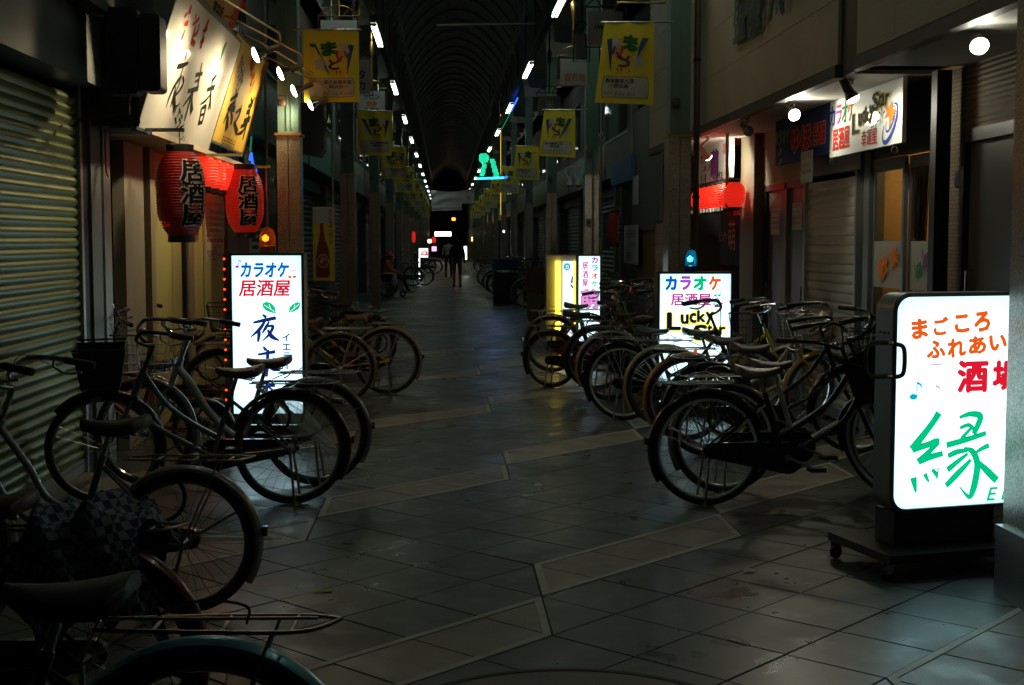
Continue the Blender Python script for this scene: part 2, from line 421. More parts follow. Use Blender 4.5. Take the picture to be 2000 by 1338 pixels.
o = farstrip.build('edge_strip_field', strip_m, pav); o['kind'] = 'stuff'
# round inlaid medallion whose rim shows at the bottom of the view
med = thing('medallion', 'round inlaid brown stone medallion set flush in the pavement', 'medallion', (0.40, 4.07, 0.0))
MB().lathe([(0.63, -0.004), (0.63, 0.0042), (0.0, 0.0046)], 48).build('disc', mat('brown inlay', (0.12, 0.095, 0.08), 0.5, var=0.2, vscale=5, speck=0.3), med)
MB().lathe([(0.65, -0.004), (0.65, 0.0062), (0.625, 0.0062), (0.625, 0.0)], 48).build('rim', grout, med)
tape = mat('yellow-green tape', (0.25, 0.34, 0.03), 0.6)
for px, py, lw, lb in ((630, 1156, 0.085, 'small yellow-green tape patch on the pavement beside the cyan mudguard'), (722, 908, 0.07, 'small yellow-green tape patch on the pavement beyond the umbrella bicycle')):
    p = onZ(px, py); tp = bx('tape_patch', (-lw / 2, -0.022, 0.004), (lw / 2, 0.022, 0.0052), tape); tp.location = p; tp.rotation_euler.z = 0.12; tag(tp, lb, 'tape')

# ---------- arcade roof
roof = thing('arcade_roof', 'dark arched arcade roof with side beams running away overhead', 'roof', (0.43, 0, 0))
rdark = mat('dark roof sheet', (0.10, 0.10, 0.092), 0.6, var=0.3, vscale=1.5)
rrib = mat('roof rib', (0.22, 0.22, 0.20), 0.5, var=0.2, vscale=3)
RX0, RX1, RZ, RISE = -1.62, 1.60, 7.4, 1.35
def arch(t): return (RX0 + (RX1 - RX0) * t, RZ + RISE * math.sin(PI * t) ** 0.8)
N = 16; mb = MB(); Y0, Y1 = -24, YEND
pr = [arch(i / N) for i in range(N + 1)]
mb.add([(x, Y0, z + 0.05) for x, z in pr] + [(x, Y1, z + 0.05) for x, z in pr], [(i, i + 1, N + 2 + i, N + 1 + i) for i in range(N)])
mb.build('vault_sheet', rdark, roof)
rib_me = MB().tube([(x, 0, z) for x, z in pr], 0.045, 6).mesh('rib', rrib)
fin = {}
for sd, xb_, xo in ((-1, RX0, PLI - 0.62 - 0.43), (1, RX1, PRI + 0.62 - 0.43)):
    MB().add([(xb_, Y0, RZ), (xb_, Y1, RZ), (xo, Y1, 5.5), (xo, Y0, 5.5)], [(0, 1, 2, 3)]).build('side_slope', rdark, roof)
    bx('side_beam', (xb_ - 0.07, Y0, RZ - 0.16), (xb_ + 0.07, Y1, RZ - 0.02), rrib, roof)
    xi = xo - sd * 0.55
    fin[sd] = MB().add([(xb_, -0.02, RZ - 0.1), (xo, -0.02, 5.52), (xi - sd * 0.15, -0.02, 5.55), (xb_, 0.02, RZ - 0.1), (xo, 0.02, 5.52), (xi - sd * 0.15, 0.02, 5.55)],
                       [(0, 1, 2), (3, 5, 4), (0, 2, 5, 3), (1, 4, 5, 2), (0, 3, 4, 1)]).mesh('bracket_fin', rrib)
for i in range(84):
    y = -22 + i * 2.0
    if y > YEND: break
    ob('rib', rib_me, roof, (0, y, 0))
    for sd in (-1, 1): ob('bracket_fin', fin[sd], roof, (0, y + 1.0, 0))
bar = MB().tube([(-0.75, 0, 0), (0.95, 0, 0.04)], 0.016, 8).build('curtain_bar', white); bar.location = (0.62, 23.2, 5.27)
tag(bar, 'thin pale rod hung across the arcade under the vault', 'rod')
# hangers that carry the rod
MB().tube([(-0.6, 0, 0.02), (-0.6, 0, 2.6)], 0.008, 5).build('hanger', darksteel, bar); MB().tube([(0.8, 0, 0.03), (0.8, 0, 2.6)], 0.008, 5).build('hanger', darksteel, bar)

ORD = ['nearest', 'second', 'third', 'fourth', 'fifth', 'sixth', 'seventh', 'eighth', 'ninth', 'tenth', 'eleventh', 'twelfth', 'thirteenth', 'fourteenth', 'fifteenth', 'sixteenth', 'seventeenth']
# ---------- fluorescent battens in two staggered rows
tube_e = emit('fluorescent tube', (0.82, 1.0, 0.80), 15.5)
lamp_grey = mat('lamp batten', (0.25, 0.26, 0.26), 0.45, 0.3)
tm = MB().tube([(-0.032, -1.18, 0), (-0.032, 1.18, 0)], 0.0125, 8).tube([(0.032, -1.18, 0), (0.032, 1.18, 0)], 0.0125, 8).mesh('tube', tube_e)
bm_ = MB().box((-0.05, -1.25, 0.035), (0.05, 1.25, 0.085)).box((-0.05, -1.25, -0.02), (0.05, -1.2, 0.025)).box((-0.05, 1.2, -0.02), (0.05, 1.25, 0.025)).mesh('batten', lamp_grey)
LZ = 5.13
for x, y0 in ((-1.17, 23.6), (1.76, 20.2)):
    ch = bx('lamp_channel', (x - 0.06, -24, LZ + 0.10), (x + 0.06, YEND, LZ + 0.20), darksteel)
    tag(ch, 'dark steel channel carrying the lamps on the %s side' % ('lantern' if x < 0 else 'siding'), 'channel')
    for i in range(56): bx('hanger', (x - 0.012, -22 + i * 3, LZ + 0.2), (x + 0.012, -21.97 + i * 3, 6.4), darksteel, ch)
    for k in range(-2, 14):
        t = thing('fluorescent_lamp', ('%s lit twin-tube lamp from the front in the row along the %s side' % (ORD[k].replace('nearest', 'first'), 'lantern' if x < 0 else 'siding')) if k >= 0 else ('lit twin-tube lamp overhead above the near pavement, %s side' % ('lantern' if x < 0 else 'siding')), 'lamp', (x, y0 + 8.0 * k, LZ), 0, 'arcade lamps on the %s side' % ('lantern' if x < 0 else 'siding'))
        ob('tube', tm, t); ob('batten', bm_, t)

# ---------- pillars: teal steel above, granite cladding below
teal = mat('teal steel paint', (0.12, 0.20, 0.17), 0.42, var=0.12, vscale=3, stretch=(1, 1, 0.3), bump=0.02)
clad = mat('granite cladding', (0.30, 0.27, 0.21), 0.30, 0.35, var=0.18, vscale=6, speck=0.45, sscale=110)
copper = mat('copper trim', (0.45, 0.22, 0.07), 0.4, 0.6)
PZ = 2.64
PW = 0.205; PD = 0.28
up_me = MB().box((-PW / 2, 0.0, PZ), (PW / 2, PD, 6.2)).mesh('shaft', teal)
rib2 = MB().box((-0.016, -0.008, PZ + 0.04), (-0.004, -0.0005, 6.2)).box((0.030, -0.006, PZ + 0.04), (0.052, -0.0005, 6.2)).mesh('cover_strip', teal)
cl_l = MB().box((-PW / 2 - 0.012, -0.012, 0.0), (-0.004, PD + 0.012, PZ - 0.02)).mesh('cladding_panel', clad)
cl_r = MB().box((0.004, -0.012, 0.0), (PW / 2 + 0.012, PD + 0.012, PZ - 0.02)).mesh('cladding_panel', clad)
trim_me = MB().box((-PW / 2 - 0.03, -0.03, PZ - 0.02), (PW / 2 + 0.03, PD + 0.03, PZ + 0.005)).mesh('trim', copper)
jb_me = MB().box((-0.045, -0.02, 0), (0.045, -0.0005, 0.09)).lathe([(0.0, -0.055), (0.03, -0.05), (0.035, -0.02)], 10, (0, 0, 0.02), 'Y').mesh('junction_box', mat('box brown', (0.10, 0.07, 0.05), 0.5))
PY = [5.42 + 8.14 * i for i in range(17)]
for sd in (-1, 1):
    for i, y in enumerate(PY):
        if sd < 0 and i == 0: continue
        x = PLI - PW / 2 if sd < 0 else PRI + PW / 2
        side = 'lantern' if sd < 0 else 'siding'
        if i == 0: x += 0.168; y -= 0.05
        t = thing('arcade_pillar', '%s arcade pillar on the %s side, teal steel above granite cladding' % (ORD[i - (1 if sd < 0 else 0)], side), 'pillar', (x, y, 0), 0, 'arcade pillars on the %s side' % side)
        ob('shaft', up_me, t); ob('cover_strip', rib2, t); ob('cladding_panel', cl_l, t); ob('cladding_panel', cl_r, t); ob('trim', trim_me, t)
        if i < 6: ob('junction_box', jb_me, t, (-0.05, 0, PZ + 0.28))
        if i == 0:   # wider steel plinth and the red alarm box of the nearest pillar
            MB().box((-PW / 2 - 0.035, -0.035, 0), (PW / 2 + 0.035, PD + 0.035, 0.31)).build('plinth', steel, t)
            a = MB().box((-0.02, -0.07, 1.30), (0.12, -0.013, 1.50)).build('alarm_box', mat('alarm red', (0.16, 0.015, 0.012), 0.4), t)
    # beam along the pillar heads
    bm2 = bx('eaves_beam', ((PLI - PW if sd < 0 else PRI) - 0.02, -20, 6.2), ((PLI if sd < 0 else PRI + PW) + 0.02, YEND, 6.5), teal)
    tag(bm2, 'teal steel beam along the pillar heads on the %s side' % ('lantern' if sd < 0 else 'siding'), 'beam')

# ================================================================== SHOP FRONTS
def yl(px): return onX(px, VPY, XL).y
def yr(px, x=None): return onX(px, VPY, x or XR).y
slat_m = mat('greenish-lit steel slat', (0.155, 0.185, 0.062), 0.40, 0.5, var=0.16, vscale=4, stretch=(1, 0.25, 4), obvar=0.08)  # olive tint stands in for greenish lamp light on the shutter
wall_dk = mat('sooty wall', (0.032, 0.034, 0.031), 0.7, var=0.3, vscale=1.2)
cream = mat('cream wall lit yellow', (0.50, 0.44, 0.15), 0.6, var=0.12, vscale=1.5, bump=0.03)  # yellow lamp light on the wall is put into this colour
pinkish = mat('pinkish panel', (0.38, 0.29, 0.18), 0.6, var=0.1, vscale=2)
glassdk = mat('dark window glass', (0.015, 0.018, 0.02), 0.06, spec=0.6)
def slat_mesh(name, length, h, d, sgn, sm=None):
    """one curved roller-shutter slat running along y, bulging towards +x * sgn"""
    n = 6; prof = [(d * math.sin(PI * i / n) * sgn, h * 0.94 * i / n) for i in range(n + 1)]
    prof = [(0.0 - 0.004 * sgn, -0.004)] + prof + [(-0.004 * sgn, h * 0.97)]
    k = len(prof)
    return MB().add([(x, 0, z) for x, z in prof] + [(x, length, z) for x, z in prof], [((i, i + 1, k + i + 1, k + i) if sgn < 0 else (i, k + i, k + i + 1, i + 1)) for i in range(k - 1)]).mesh(name, sm or slat_m, True)
def roller_shutter(parent, x, y0, y1, z0, z1, sgn, pitch=0.066, d=0.017, sm=None):
    rt = bpy.data.objects.new('roller_shutter', None); C.objects.link(rt); rt.parent = parent; rt.location = V((x, y0, z0)) - parent.location
    me = slat_mesh('slat', y1 - y0, pitch, d, sgn, sm); n = int((z1 - z0 - 0.1) / pitch)
    MB().box((-0.02, 0, 0), (0.02, y1 - y0, 0.10)).build('bottom_rail', alu, rt)
    for i in range(n): ob('slat', me, rt, (0, 0, 0.1 + i * pitch))
    for yy in (-0.05, y1 - y0): bx('guide_rail', (-0.035, yy, 0), (0.035, yy + 0.05, z1 - z0), alu, rt)
    return rt

# ---------- lantern side: closed shutter shop
sh = thing('shutter_shop', 'closed shop front with a wide steel roller shutter beside the lantern tavern', 'shop front', (XL, 3.0, 0))
Yj = yl(150)
roller_shutter(sh, XL, 3.0, Yj, 0.03, 2.56, 1)
def rel(o, a): return tuple(V(a) - o.location)
bx('shutter_box', rel(sh, (XL - 0.1, 2.9, 2.56)), rel(sh, (XL + 0.16, Yj + 0.08, 2.98)), mat('box steel', (0.13, 0.14, 0.13), 0.45, 0.5, var=0.25, vscale=2), sh)
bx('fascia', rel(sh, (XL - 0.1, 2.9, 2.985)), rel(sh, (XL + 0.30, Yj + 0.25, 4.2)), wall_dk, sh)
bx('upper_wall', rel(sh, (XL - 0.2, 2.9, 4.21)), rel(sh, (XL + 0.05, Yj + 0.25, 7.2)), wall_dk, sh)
bx('door_post', rel(sh, (XL - 0.06, Yj + 0.06, 0)), rel(sh, (XL + 0.03, yl(165), 2.98)), darksteel, sh)  # dark strip standing in for the shaded gap beside the shutter
bx('door_post', rel(sh, (XL - 0.06, yl(165) + 0.01, 0)), rel(sh, (XL + 0.05, yl(186), 2.98)), mat('grey post', (0.18, 0.19, 0.18), 0.5, 0.4), sh)
bx('door_post', rel(sh, (XL - 0.06, yl(186) + 0.005, 0)), rel(sh, (XL + 0.065, yl(200), 2.4)), alu, sh)
bx('threshold', rel(sh, (XL - 0.05, 3, 0)), rel(sh, (XL + 0.11, Yj, 0.035)), mat('threshold', (0.16, 0.14, 0.11), 0.7, var=0.2), sh)

# ---------- lantern tavern
tv = thing('lantern_tavern', 'cream walled tavern front beneath the tilted white and yellow signs', 'shop front', (XL, yl(200), 0))
def tb(name, p0, p1, z0, z1, m, x0=-0.1, x1=0.0):
    return bx(name, rel(tv, (XL + x0, yl(p0) + 0.004, z0)), rel(tv, (XL + x1, yl(p1) - 0.004, z1)), m, tv)
tb('recess_wall', 200, 237, 0, 2.3, mat('brown recess', (0.16, 0.10, 0.07), 0.6), -0.5, -0.4)
tb('recess_door', 203, 214, 0.9, 2.28, pinkish, -0.4, -0.3)
tb('recess_skirt', 203, 222, 0.02, 0.89, mat('grey skirt', (0.07, 0.07, 0.065), 0.5), -0.4, -0.3)
tb('white_panel', 237, 275, 0, 2.3, mat('lilac white panel', (0.38, 0.34, 0.26), 0.5, var=0.1), -0.06, 0.03)
tb('dark_jamb', 275, 283, 0, 2.3, wall_dk)
tb('pink_column', 283, 292, 0, 2.3, pinkish, -0.1, 0.05)
tb('dark_jamb', 292, 297, 0, 2.3, wall_dk)
tb('cream_panel', 297, 335, 0, 2.3, cream)
tb('cream_panel', 335.6, 354, 0, 2.3, cream)
tb('post', 354, 358, 0, 2.3, darksteel, -0.1, 0.03)
tb('post', 358, 368, 0, 2.3, mat('pale post', (0.5, 0.42, 0.28), 0.5), -0.1, 0.05)
tb('cream_panel', 368, 396, 0, 2.3, cream); tb('dark_jamb', 396, 397.5, 0, 2.3, wall_dk, -0.1, -0.01)
tb('cream_panel', 397.5, 438, 0, 2.3, cream)
tb('end_wall', 438, 470, 0, 3.0, mat('brown end wall', (0.11, 0.09, 0.07), 0.6, var=0.2), -0.1, 0.04)
bx('canopy', rel(tv, (XL - 0.1, yl(200), 2.305)), rel(tv, (-2.04, 14.6, 2.345)), mat('canopy soffit', (0.5, 0.42, 0.30), 0.6, var=0.15, vscale=3), tv)
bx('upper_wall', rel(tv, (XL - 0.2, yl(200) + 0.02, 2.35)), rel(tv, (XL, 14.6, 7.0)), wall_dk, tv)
bx('meter', rel(tv, (XL + 0.04, yl(462), 1.38)), rel(tv, (XL + 0.14, yl(469), 1.62)), mat('meter grey', (0.25, 0.26, 0.27), 0.5), tv)

bulb_e = emit('warm bulb', (1.0, 0.80, 0.50), 30.0)
gloss_white = mat('glossy sign white', (0.78, 0.74, 0.66), 0.5, coat=0.6, var=0.04, vscale=2)
gloss_yel = mat('glossy sign yellow', (0.80, 0.50, 0.07), 0.5, coat=0.5, var=0.06, vscale=2)
ink = mat('black ink', (0.012, 0.010, 0.010), 0.75, spec=0.08); inkred = mat('red ink', (0.55, 0.03, 0.02), 0.75, spec=0.08); inkgreen = mat('green ink', (0.03, 0.22, 0.06), 0.75, spec=0.08)
inkblue = mat('blue ink', (0.03, 0.06, 0.35), 0.75, spec=0.08); inkor = mat('orange ink', (0.75, 0.22, 0.03), 0.75, spec=0.08); inkpur = mat('purple ink', (0.22, 0.05, 0.25), 0.75, spec=0.08)
frame_m = mat('sign frame', (0.20, 0.22, 0.23), 0.4, 0.6)
def board(name, label, bl, br, tl, thick, face, cat='sign', frame=True):
    bl, br, tl = V(bl), V(br), V(tl); ex = (br - bl).normalized(); ey = (tl - bl); ey = (ey - ex * ey.dot(ex)); hh = ey.length; ey.normalize(); ww = (br - bl).length
    t = thing(name, label, cat, bl); p = Panel(bl, ex, ey, t); n = p.n
    m4 = p.m.copy(); m4.translation = V((0, 0, 0))
    MB().boxm(m4, (0, 0, -thick), (ww, hh, 0)).build('face', face, t)
    if frame:
        mb = [((-0.02, -0.02, -thick), (ww + 0.02, -0.001, 0.004)), ((-0.02, hh + 0.001, -thick), (ww + 0.02, hh + 0.02, 0.004)), ((-0.02, 0, -thick), (-0.001, hh, 0.004)), ((ww + 0.001, 0, -thick), (ww + 0.02, hh, 0.004))]
        for a, b in mb: MB().boxm(m4, a, b).build('frame_bar', frame_m, t)
    p.w, p.h = ww, hh
    return t, p
bl = onX(268, 247, -2.05); br = onX(405, 294, -2.05); br.z = bl.z; tr = onY(471, 85, br.y); tl = V((tr.x, bl.y, tr.z))
ws, wp = board('tavern_sign', 'big tilted white sign with brushed black characters above the larger lantern', bl, br, tl, 0.05, gloss_white)
# brushed 夜来香, traced from the photograph (zoom of 250,0 at 4x)
z2 = lambda x, y: (250 + x / 4, y / 4)
wp.brush([[(455, 405, 10), (450, 450, 14)], [(385, 520, 16), (425, 510, 18), (468, 492, 10)], [(430, 520, 10), (400, 610, 14), (345, 700, 16), (295, 835, 6)], [(370, 680, 10), (352, 760, 14), (330, 830, 10)],
          [(415, 590, 8), (400, 640, 12), (385, 690, 8)], [(425, 600, 10), (430, 650, 14), (390, 720, 12), (350, 760, 6)], [(380, 690, 8), (362, 770, 18), (360, 855, 26)], [(350, 780, 14), (355, 800, 20)]], ink, f=z2)
wp.brush([[(528, 585, 14), (578, 575, 12)], [(575, 495, 10), (555, 600, 14), (540, 690, 16)], [(520, 640, 8), (545, 625, 10)], [(470, 712, 14), (545, 690, 18)], [(510, 715, 10), (470, 770, 12), (428, 830, 6)], [(505, 720, 10), (495, 790, 16), (495, 870, 24)], [(500, 700, 10), (470, 830, 14), (440, 938, 8)]], ink, f=z2)
wp.brush([[(690, 585, 10), (655, 630, 14)], [(618, 700, 12), (672, 680, 16)], [(655, 645, 8), (645, 720, 14), (640, 850, 8)], [(640, 740, 6), (600, 790, 10), (562, 815, 4)], [(640, 730, 8), (640, 790, 12), (625, 845, 14)], [(572, 850, 10), (552, 960, 14)], [(572, 850, 10), (605, 835, 14), (575, 960, 16)], [(565, 900, 8), (592, 890, 8)], [(552, 962, 12), (575, 955, 12)]], ink, f=z2)
wp.brush([[(490, 50, 20), (480, 95, 26)], [(440, 130, 10), (460, 105, 14)], [(440, 190, 12), (465, 180, 20)], [(440, 240, 10), (420, 300, 16)], [(530, 115, 12), (525, 150, 8)], [(505, 190, 8), (530, 170, 12), (555, 140, 12)], [(530, 200, 10), (500, 300, 16), (490, 350, 10)], [(555, 190, 10), (540, 250, 16), (500, 290, 8)], [(500, 320, 16), (515, 345, 20)], [(625, 165, 20), (600, 240, 22)], [(585, 240, 10), (615, 225, 16)], [(590, 260, 8), (575, 320, 18)], [(565, 330, 14), (590, 310, 20)], [(560, 370, 10), (575, 355, 16)]], inkred, f=z2)
wp.brush([[(770, 335, 8), (745, 390, 34), (722, 465, 10)]], inkgreen, f=z2); wp.brush([[(765, 350, 4), (726, 455, 4)]], gloss_white, f=z2, lift=0.005)
wp.text('イエライシャン', (326, 232, 377, 272), ink, 0.01, rot=-0.34, shear=0.1)
wp.text('ラ\nウ\nン\nジ', (429, 147, 434, 175), inkor, 0.0)
# end plate of the sign box
bx('end_plate', (-0.42, -0.028, 0.0), (0.02, -0.022, 0.9), wall_dk, ws)
y2 = onX(476, 300, -2.05); tr2 = onY(524, 126, y2.y)
ys, yp = board('snack_sign', 'tilted yellow sign with brushed black characters beside the white sign', (-2.05, br.y + 0.06, y2.z), y2, (tr2.x, br.y + 0.06, tr2.z), 0.05, gloss_yel)
yp.brush([[(845, 700, 8), (835, 770, 12)], [(800, 780, 10), (855, 740, 14)], [(790, 830, 10), (835, 800, 16)], [(780, 850, 10), (832, 850, 20)], [(820, 800, 8), (775, 890, 14), (745, 955, 8)], [(800, 850, 8), (810, 920, 16), (805, 960, 20)], [(775, 910, 14), (760, 1020, 12)], [(780, 920, 12), (775, 1000, 16)], [(768, 960, 8), (780, 955, 8)]], ink, f=z2)
yp.brush([[(888, 825, 8), (880, 850, 12)], [(840, 880, 8), (880, 860, 14), (830, 970, 14)], [(825, 960, 10), (840, 1000, 16), (850, 1035, 18)]], ink, f=z2)
yp.brush([[(960, 770, 8), (965, 800, 12)], [(985, 765, 8), (970, 800, 10)], [(940, 830, 10), (970, 815, 14)], [(925, 880, 12), (950, 865, 16)], [(905, 940, 10), (950, 930, 18)], [(955, 830, 8), (930, 950, 14), (895, 1085, 12)], [(880, 990, 10), (930, 960, 16)], [(915, 990, 8), (890, 1030, 12), (850, 1050, 5)]], ink, f=z2)
yp.text('カラオケ', (461, 118, 478, 170), inkblue, 0.01, rot=-0.5); yp.text('割引', (483, 120, 502, 160), inkred, 0.01, rot=-0.5); yp.text('歌って', (503, 140, 521, 182), inkred, 0.0, rot=-0.5)
a_, b_ = yp.loc(434, 268), yp.loc(462, 268); scrawl(yp, a_[0], a_[1] - 0.06, b_[0], a_[1] + 0.02, ink, 0.003)
us, upn = board('upper_sign', 'amber upper sign with black and red characters above the white sign', (-1.80, 9.2, 3.36), (-1.80, 11.55, 3.36), (-1.52, 9.2, 4.15), 0.05, mat('amber board', (0.42, 0.20, 0.04), 0.3, var=0.1))
upn.text('居\n酒\n屋', (388, 0, 408, 46), ink, 0.03); upn.text('夜来香', (412, 0, 436, 46), ink, 0.03); upn.text('酒\n場', (447, 2, 462, 80), inkred, 0.02); upn.text('歌', (466, 2, 486, 20), inkred, 0.02)
for t_, y_ in ((us, 9.3), (us, 11.4)): bx('bracket', (-0.45, y_ - 9.2, 0.2), (-0.03, y_ - 9.17, 0.24), frame_m, t_)
bx('bracket', (-0.36, 0.5, 0.55), (-0.02, 0.53, 0.59), frame_m, ws); bx('bracket', (-0.36, 2.2, 0.55), (-0.02, 2.23, 0.59), frame_m, ws)
bx('bracket', (-0.36, 0.5, 0.35), (-0.02, 0.53, 0.39), frame_m, ys)
# flat steel brackets that stick out beside the lanterns
for px, py, ln, lb, m in ((360, 254, 0.36, 'flat grey steel bracket jutting out above the larger lantern', frame_m), (528, 326, 0.17, 'short cream flat bracket beside the smaller lantern', cream), (472, 303, 0.30, 'cream flat bracket under the yellow sign', cream)):
    p = onY(px, py, {360: 9.3, 528: 12.8, 472: 11.6}[px]); k = bx('flat_bracket', (-ln, -0.015, -0.012), (0, 0.015, 0.012), m); k.location = p; tag(k, lb, 'bracket')

# ---------- clamp lamps on long bent arms
arm_m = mat('brass arm', (0.45, 0.33, 0.18), 0.3, 0.8); socket_m = mat('lamp socket', (0.35, 0.26, 0.15), 0.4, 0.5)
AL = ['first', 'second', 'third', 'fourth']
for i, (ex_, ey_, bx_, by_, sx_, sy_) in enumerate(((548, 62, 494, 96, 410, -20), (590, 104, 541, 137, 443, 56), (613, 141, 571, 165, 520, 96), (641, 172, 602, 188, 520, 126))):
    dist = onX(ex_, ey_, -1.16).y
    e = onY(ex_, ey_, dist); b = onY(bx_, by_, dist - 0.08); s0 = onY(sx_, sy_, dist + 0.03)
    s0 = V((-1.82, dist + 0.02, min(3.3, e.z + 0.25)))
    t = thing('arm_lamp', '%s lit reflector lamp on a bent brass arm lighting the tilted signs' % AL[i], 'lamp', s0, 0, 'reflector lamps over the tavern signs')
    k = lambda p: V(p) - s0
    MB().tube(smooth_path([k(s0), k(s0 + V((0.02, 0, 0.06))), k(s0 + V((0.10, 0, 0.07))), k(e + V((-0.06, 0, 0.02))), k(e + V((-0.01, 0, -0.01))), k(e + V((0, 0, -0.06))), k(e + V((-0.03, 0, -0.11)))], 5), 0.008, 8).build('arm', arm_m, t, True)
    hd = e + V((-0.03, 0, -0.11)); dr = (V((-0.9, -0.22, -0.38))).normalized(); q = dr.to_track_quat('Z', 'Y').to_matrix().to_4x4()
    def shell(prof, nm, m, seg=18):
        mb = MB().lathe(prof, seg); mb.v = [tuple(q @ V(p) + k(hd)) for p in mb.v]; return mb.build(nm, m, t, True)
    shell([(0.0, -0.02), (0.022, -0.02), (0.024, 0.06), (0.022, 0.075)], 'socket', socket_m)
    shell([(0.022, 0.075), (0.03, 0.10), (0.052, 0.14), (0.056, 0.155)], 'reflector', mat('silvered glass', (0.55, 0.5, 0.42), 0.15, 0.9))
    shell([(0.056, 0.155), (0.05, 0.168), (0.03, 0.177), (0.0, 0.18)], 'bulb_face', bulb_e)
    at = hd + dr * 0.20; light('SPOT', 'lamp_light', at, 46, (1.0, 0.80, 0.48), t, at + dr, 0.05, 125, 0.9)

# ---------- paper lanterns
lant_red = glow('red lantern paper', (0.30, 0.008, 0.006), 0.02); lant_red2 = glow('lit red lantern paper', (0.55, 0.016, 0.010), 0.20)
outline_m = mat('pale outline', (0.62, 0.52, 0.50), 0.6)
def lantern(name, label, c, w, h, m, torn=False, txt=True, facing=0.0, cat='lantern', group=None):
    t = thing(name, label, cat, c, 0, group); R = w / 2
    def rad(u): return R * (1 - abs(2 * u - 1) ** 3.2 * 0.48)
    n = 60 if txt else 22; am = 1.0 if txt else 2.2; prof = [(rad(i / n) + (0.004 if i % 2 else -0.002) * am * w / 0.35, -h / 2 + h * i / n) for i in range(n + 1)]
    sk = (lambda i, k: torn and 6 <= i <= 9 and 15 <= k <= 21 and (i + k) % 5 != 0) if torn else None
    MB().lathe(prof, 32, skip=sk).build('paper', m, t, True)
    for z in (-h / 2, h / 2):
        sgn = 1 if z > 0 else -1
        MB().lathe([(R * 0.55, 0), (R * 0.57, 0.05 * sgn * w / 0.35), (R * 0.5, 0.055 * sgn * w / 0.35), (R * 0.48, 0)], 24, (0, 0, z - sgn * 0.004)).build('hoop', blackplastic, t)
    MB().tube([(0, 0, h / 2 + 0.05 * w / 0.35), (0, 0, h / 2 + 0.16)], 0.004, 6).build('hanger', darksteel, t)
    if txt:
        th = h * 0.78
        for bold, mm, lift in ((0.075, outline_m, 0.004), (0.03, ink, 0.007)):
            vs, fs, per = glyphs('居\n酒\n屋', bold, 0.0, 0.92); xs = [p[0] for p in vs]; ys = [p[1] for p in vs]
            my = (max(ys) + min(ys)) / 2; mx = (max(xs) + min(xs)) / 2; s = th / 2.75
            out = []
            for i_, (x, y) in enumerate(vs):
                zz = (y - my) * s; u = min(max((zz + h / 2) / h, 0.02), 0.98); r = rad(u) + lift + 0.003 + 0.0001 * (i_ // per); a = (x - mx) * s * 1.15 / R + facing - PI / 2
                out.append((math.cos(a) * r, math.sin(a) * r, zz))
            me = bpy.data.meshes.new('lettering'); me.from_pydata(out, [], fs); me.update(); me.materials.append(mm); ob('lettering', me, t)
    return t
c = onY(353, 378, 10.0); lantern('paper_lantern', 'larger torn dark red paper lantern with black characters', c, 0.355, 0.62, lant_red, torn=True, facing=0.75)
light('POINT', 'lantern_glow', c + V((0, 0, -0.26)), 0.25, (1, 0.5, 0.2), bpy.data.objects['paper_lantern'], size=0.02)
c = onY(478, 393, 12.8); lantern('paper_lantern', 'smaller bright red paper lantern above the karaoke lightbox', c, 0.355, 0.60, lant_red2, facing=0.35)
small_red = glow('small red lantern', (0.9, 0.04, 0.015), 0.75)
for i in range(6):
    yy = 11.9 + i * 0.42; c = V((-2.13, yy, 2.17)); tname = 'small_lantern'
    lantern(tname, 'small glowing red lantern, %s in the row behind the big lanterns' % ORD[i], c, 0.26, 0.27, small_red, txt=False, group='row of small lanterns behind the big lanterns')
# notices on the cream wall
paper = mat('notice paper', (0.55, 0.48, 0.30), 0.7, var=0.08); paperw = mat('white notice paper', (0.62, 0.60, 0.55), 0.7, var=0.06)
def notice(label, x, p0, p1, py0, py1, lines, m=paper, face=1, tilt=0):
    a = onX(p0, (py0 + py1) / 2, x); b = onX(p1, (py0 + py1) / 2, x); pm = (p0 + p1) / 2
    z1 = onX(pm, py0, x).z; z0 = onX(pm, py1, x).z; y0, y1 = sorted((a.y, b.y))
    t = thing('notice', label, 'notice', (x, y0, z0)); bx('sheet', (-0.004, 0, 0), (0.0, y1 - y0, z1 - z0), m, t) if face > 0 else bx('sheet', (0.0, 0, 0), (0.004, y1 - y0, z1 - z0), m, t)
    if face > 0: p = Panel((x, y0, z0), (0, 1, 0), (0, 0, 1), t)
    else: p = Panel((x, y1, z0), (0, -1, 0), (0, 0, 1), t)
    w_, h_ = y1 - y0, z1 - z0
    for body, u0, v0, u1, v1, mm in lines:
        if body: p.text(body, (u0 * w_, v0 * h_, u1 * w_, v1 * h_), mm, 0.01, px=False, lift=0.002)
        else: scrawl(p, u0 * w_, v0 * h_, u1 * w_, v1 * h_, mm)
    return t
notice('cream price list pinned on the tavern wall behind the lanterns', XL + 0.006, 400, 440, 392, 460, [('', .1, .85, .9, .95, inkred), ('', .2, .62, .9, .72, ink), ('', .2, .45, .95, .53, ink), ('', .2, .28, .95, .36, ink), ('', .2, .1, .9, .18, ink)])
notice('cream members wanted notice low on the tavern wall', XL + 0.006, 401, 437, 463, 514, [('入居者募集', .05, .80, .95, .95, inkred), ('', .4, .58, .85, .7, inkgreen), ('', .05, .42, .6, .5, ink), ('', .1, .25, .95, .38, ink), ('', .15, .1, .9, .19, ink)])

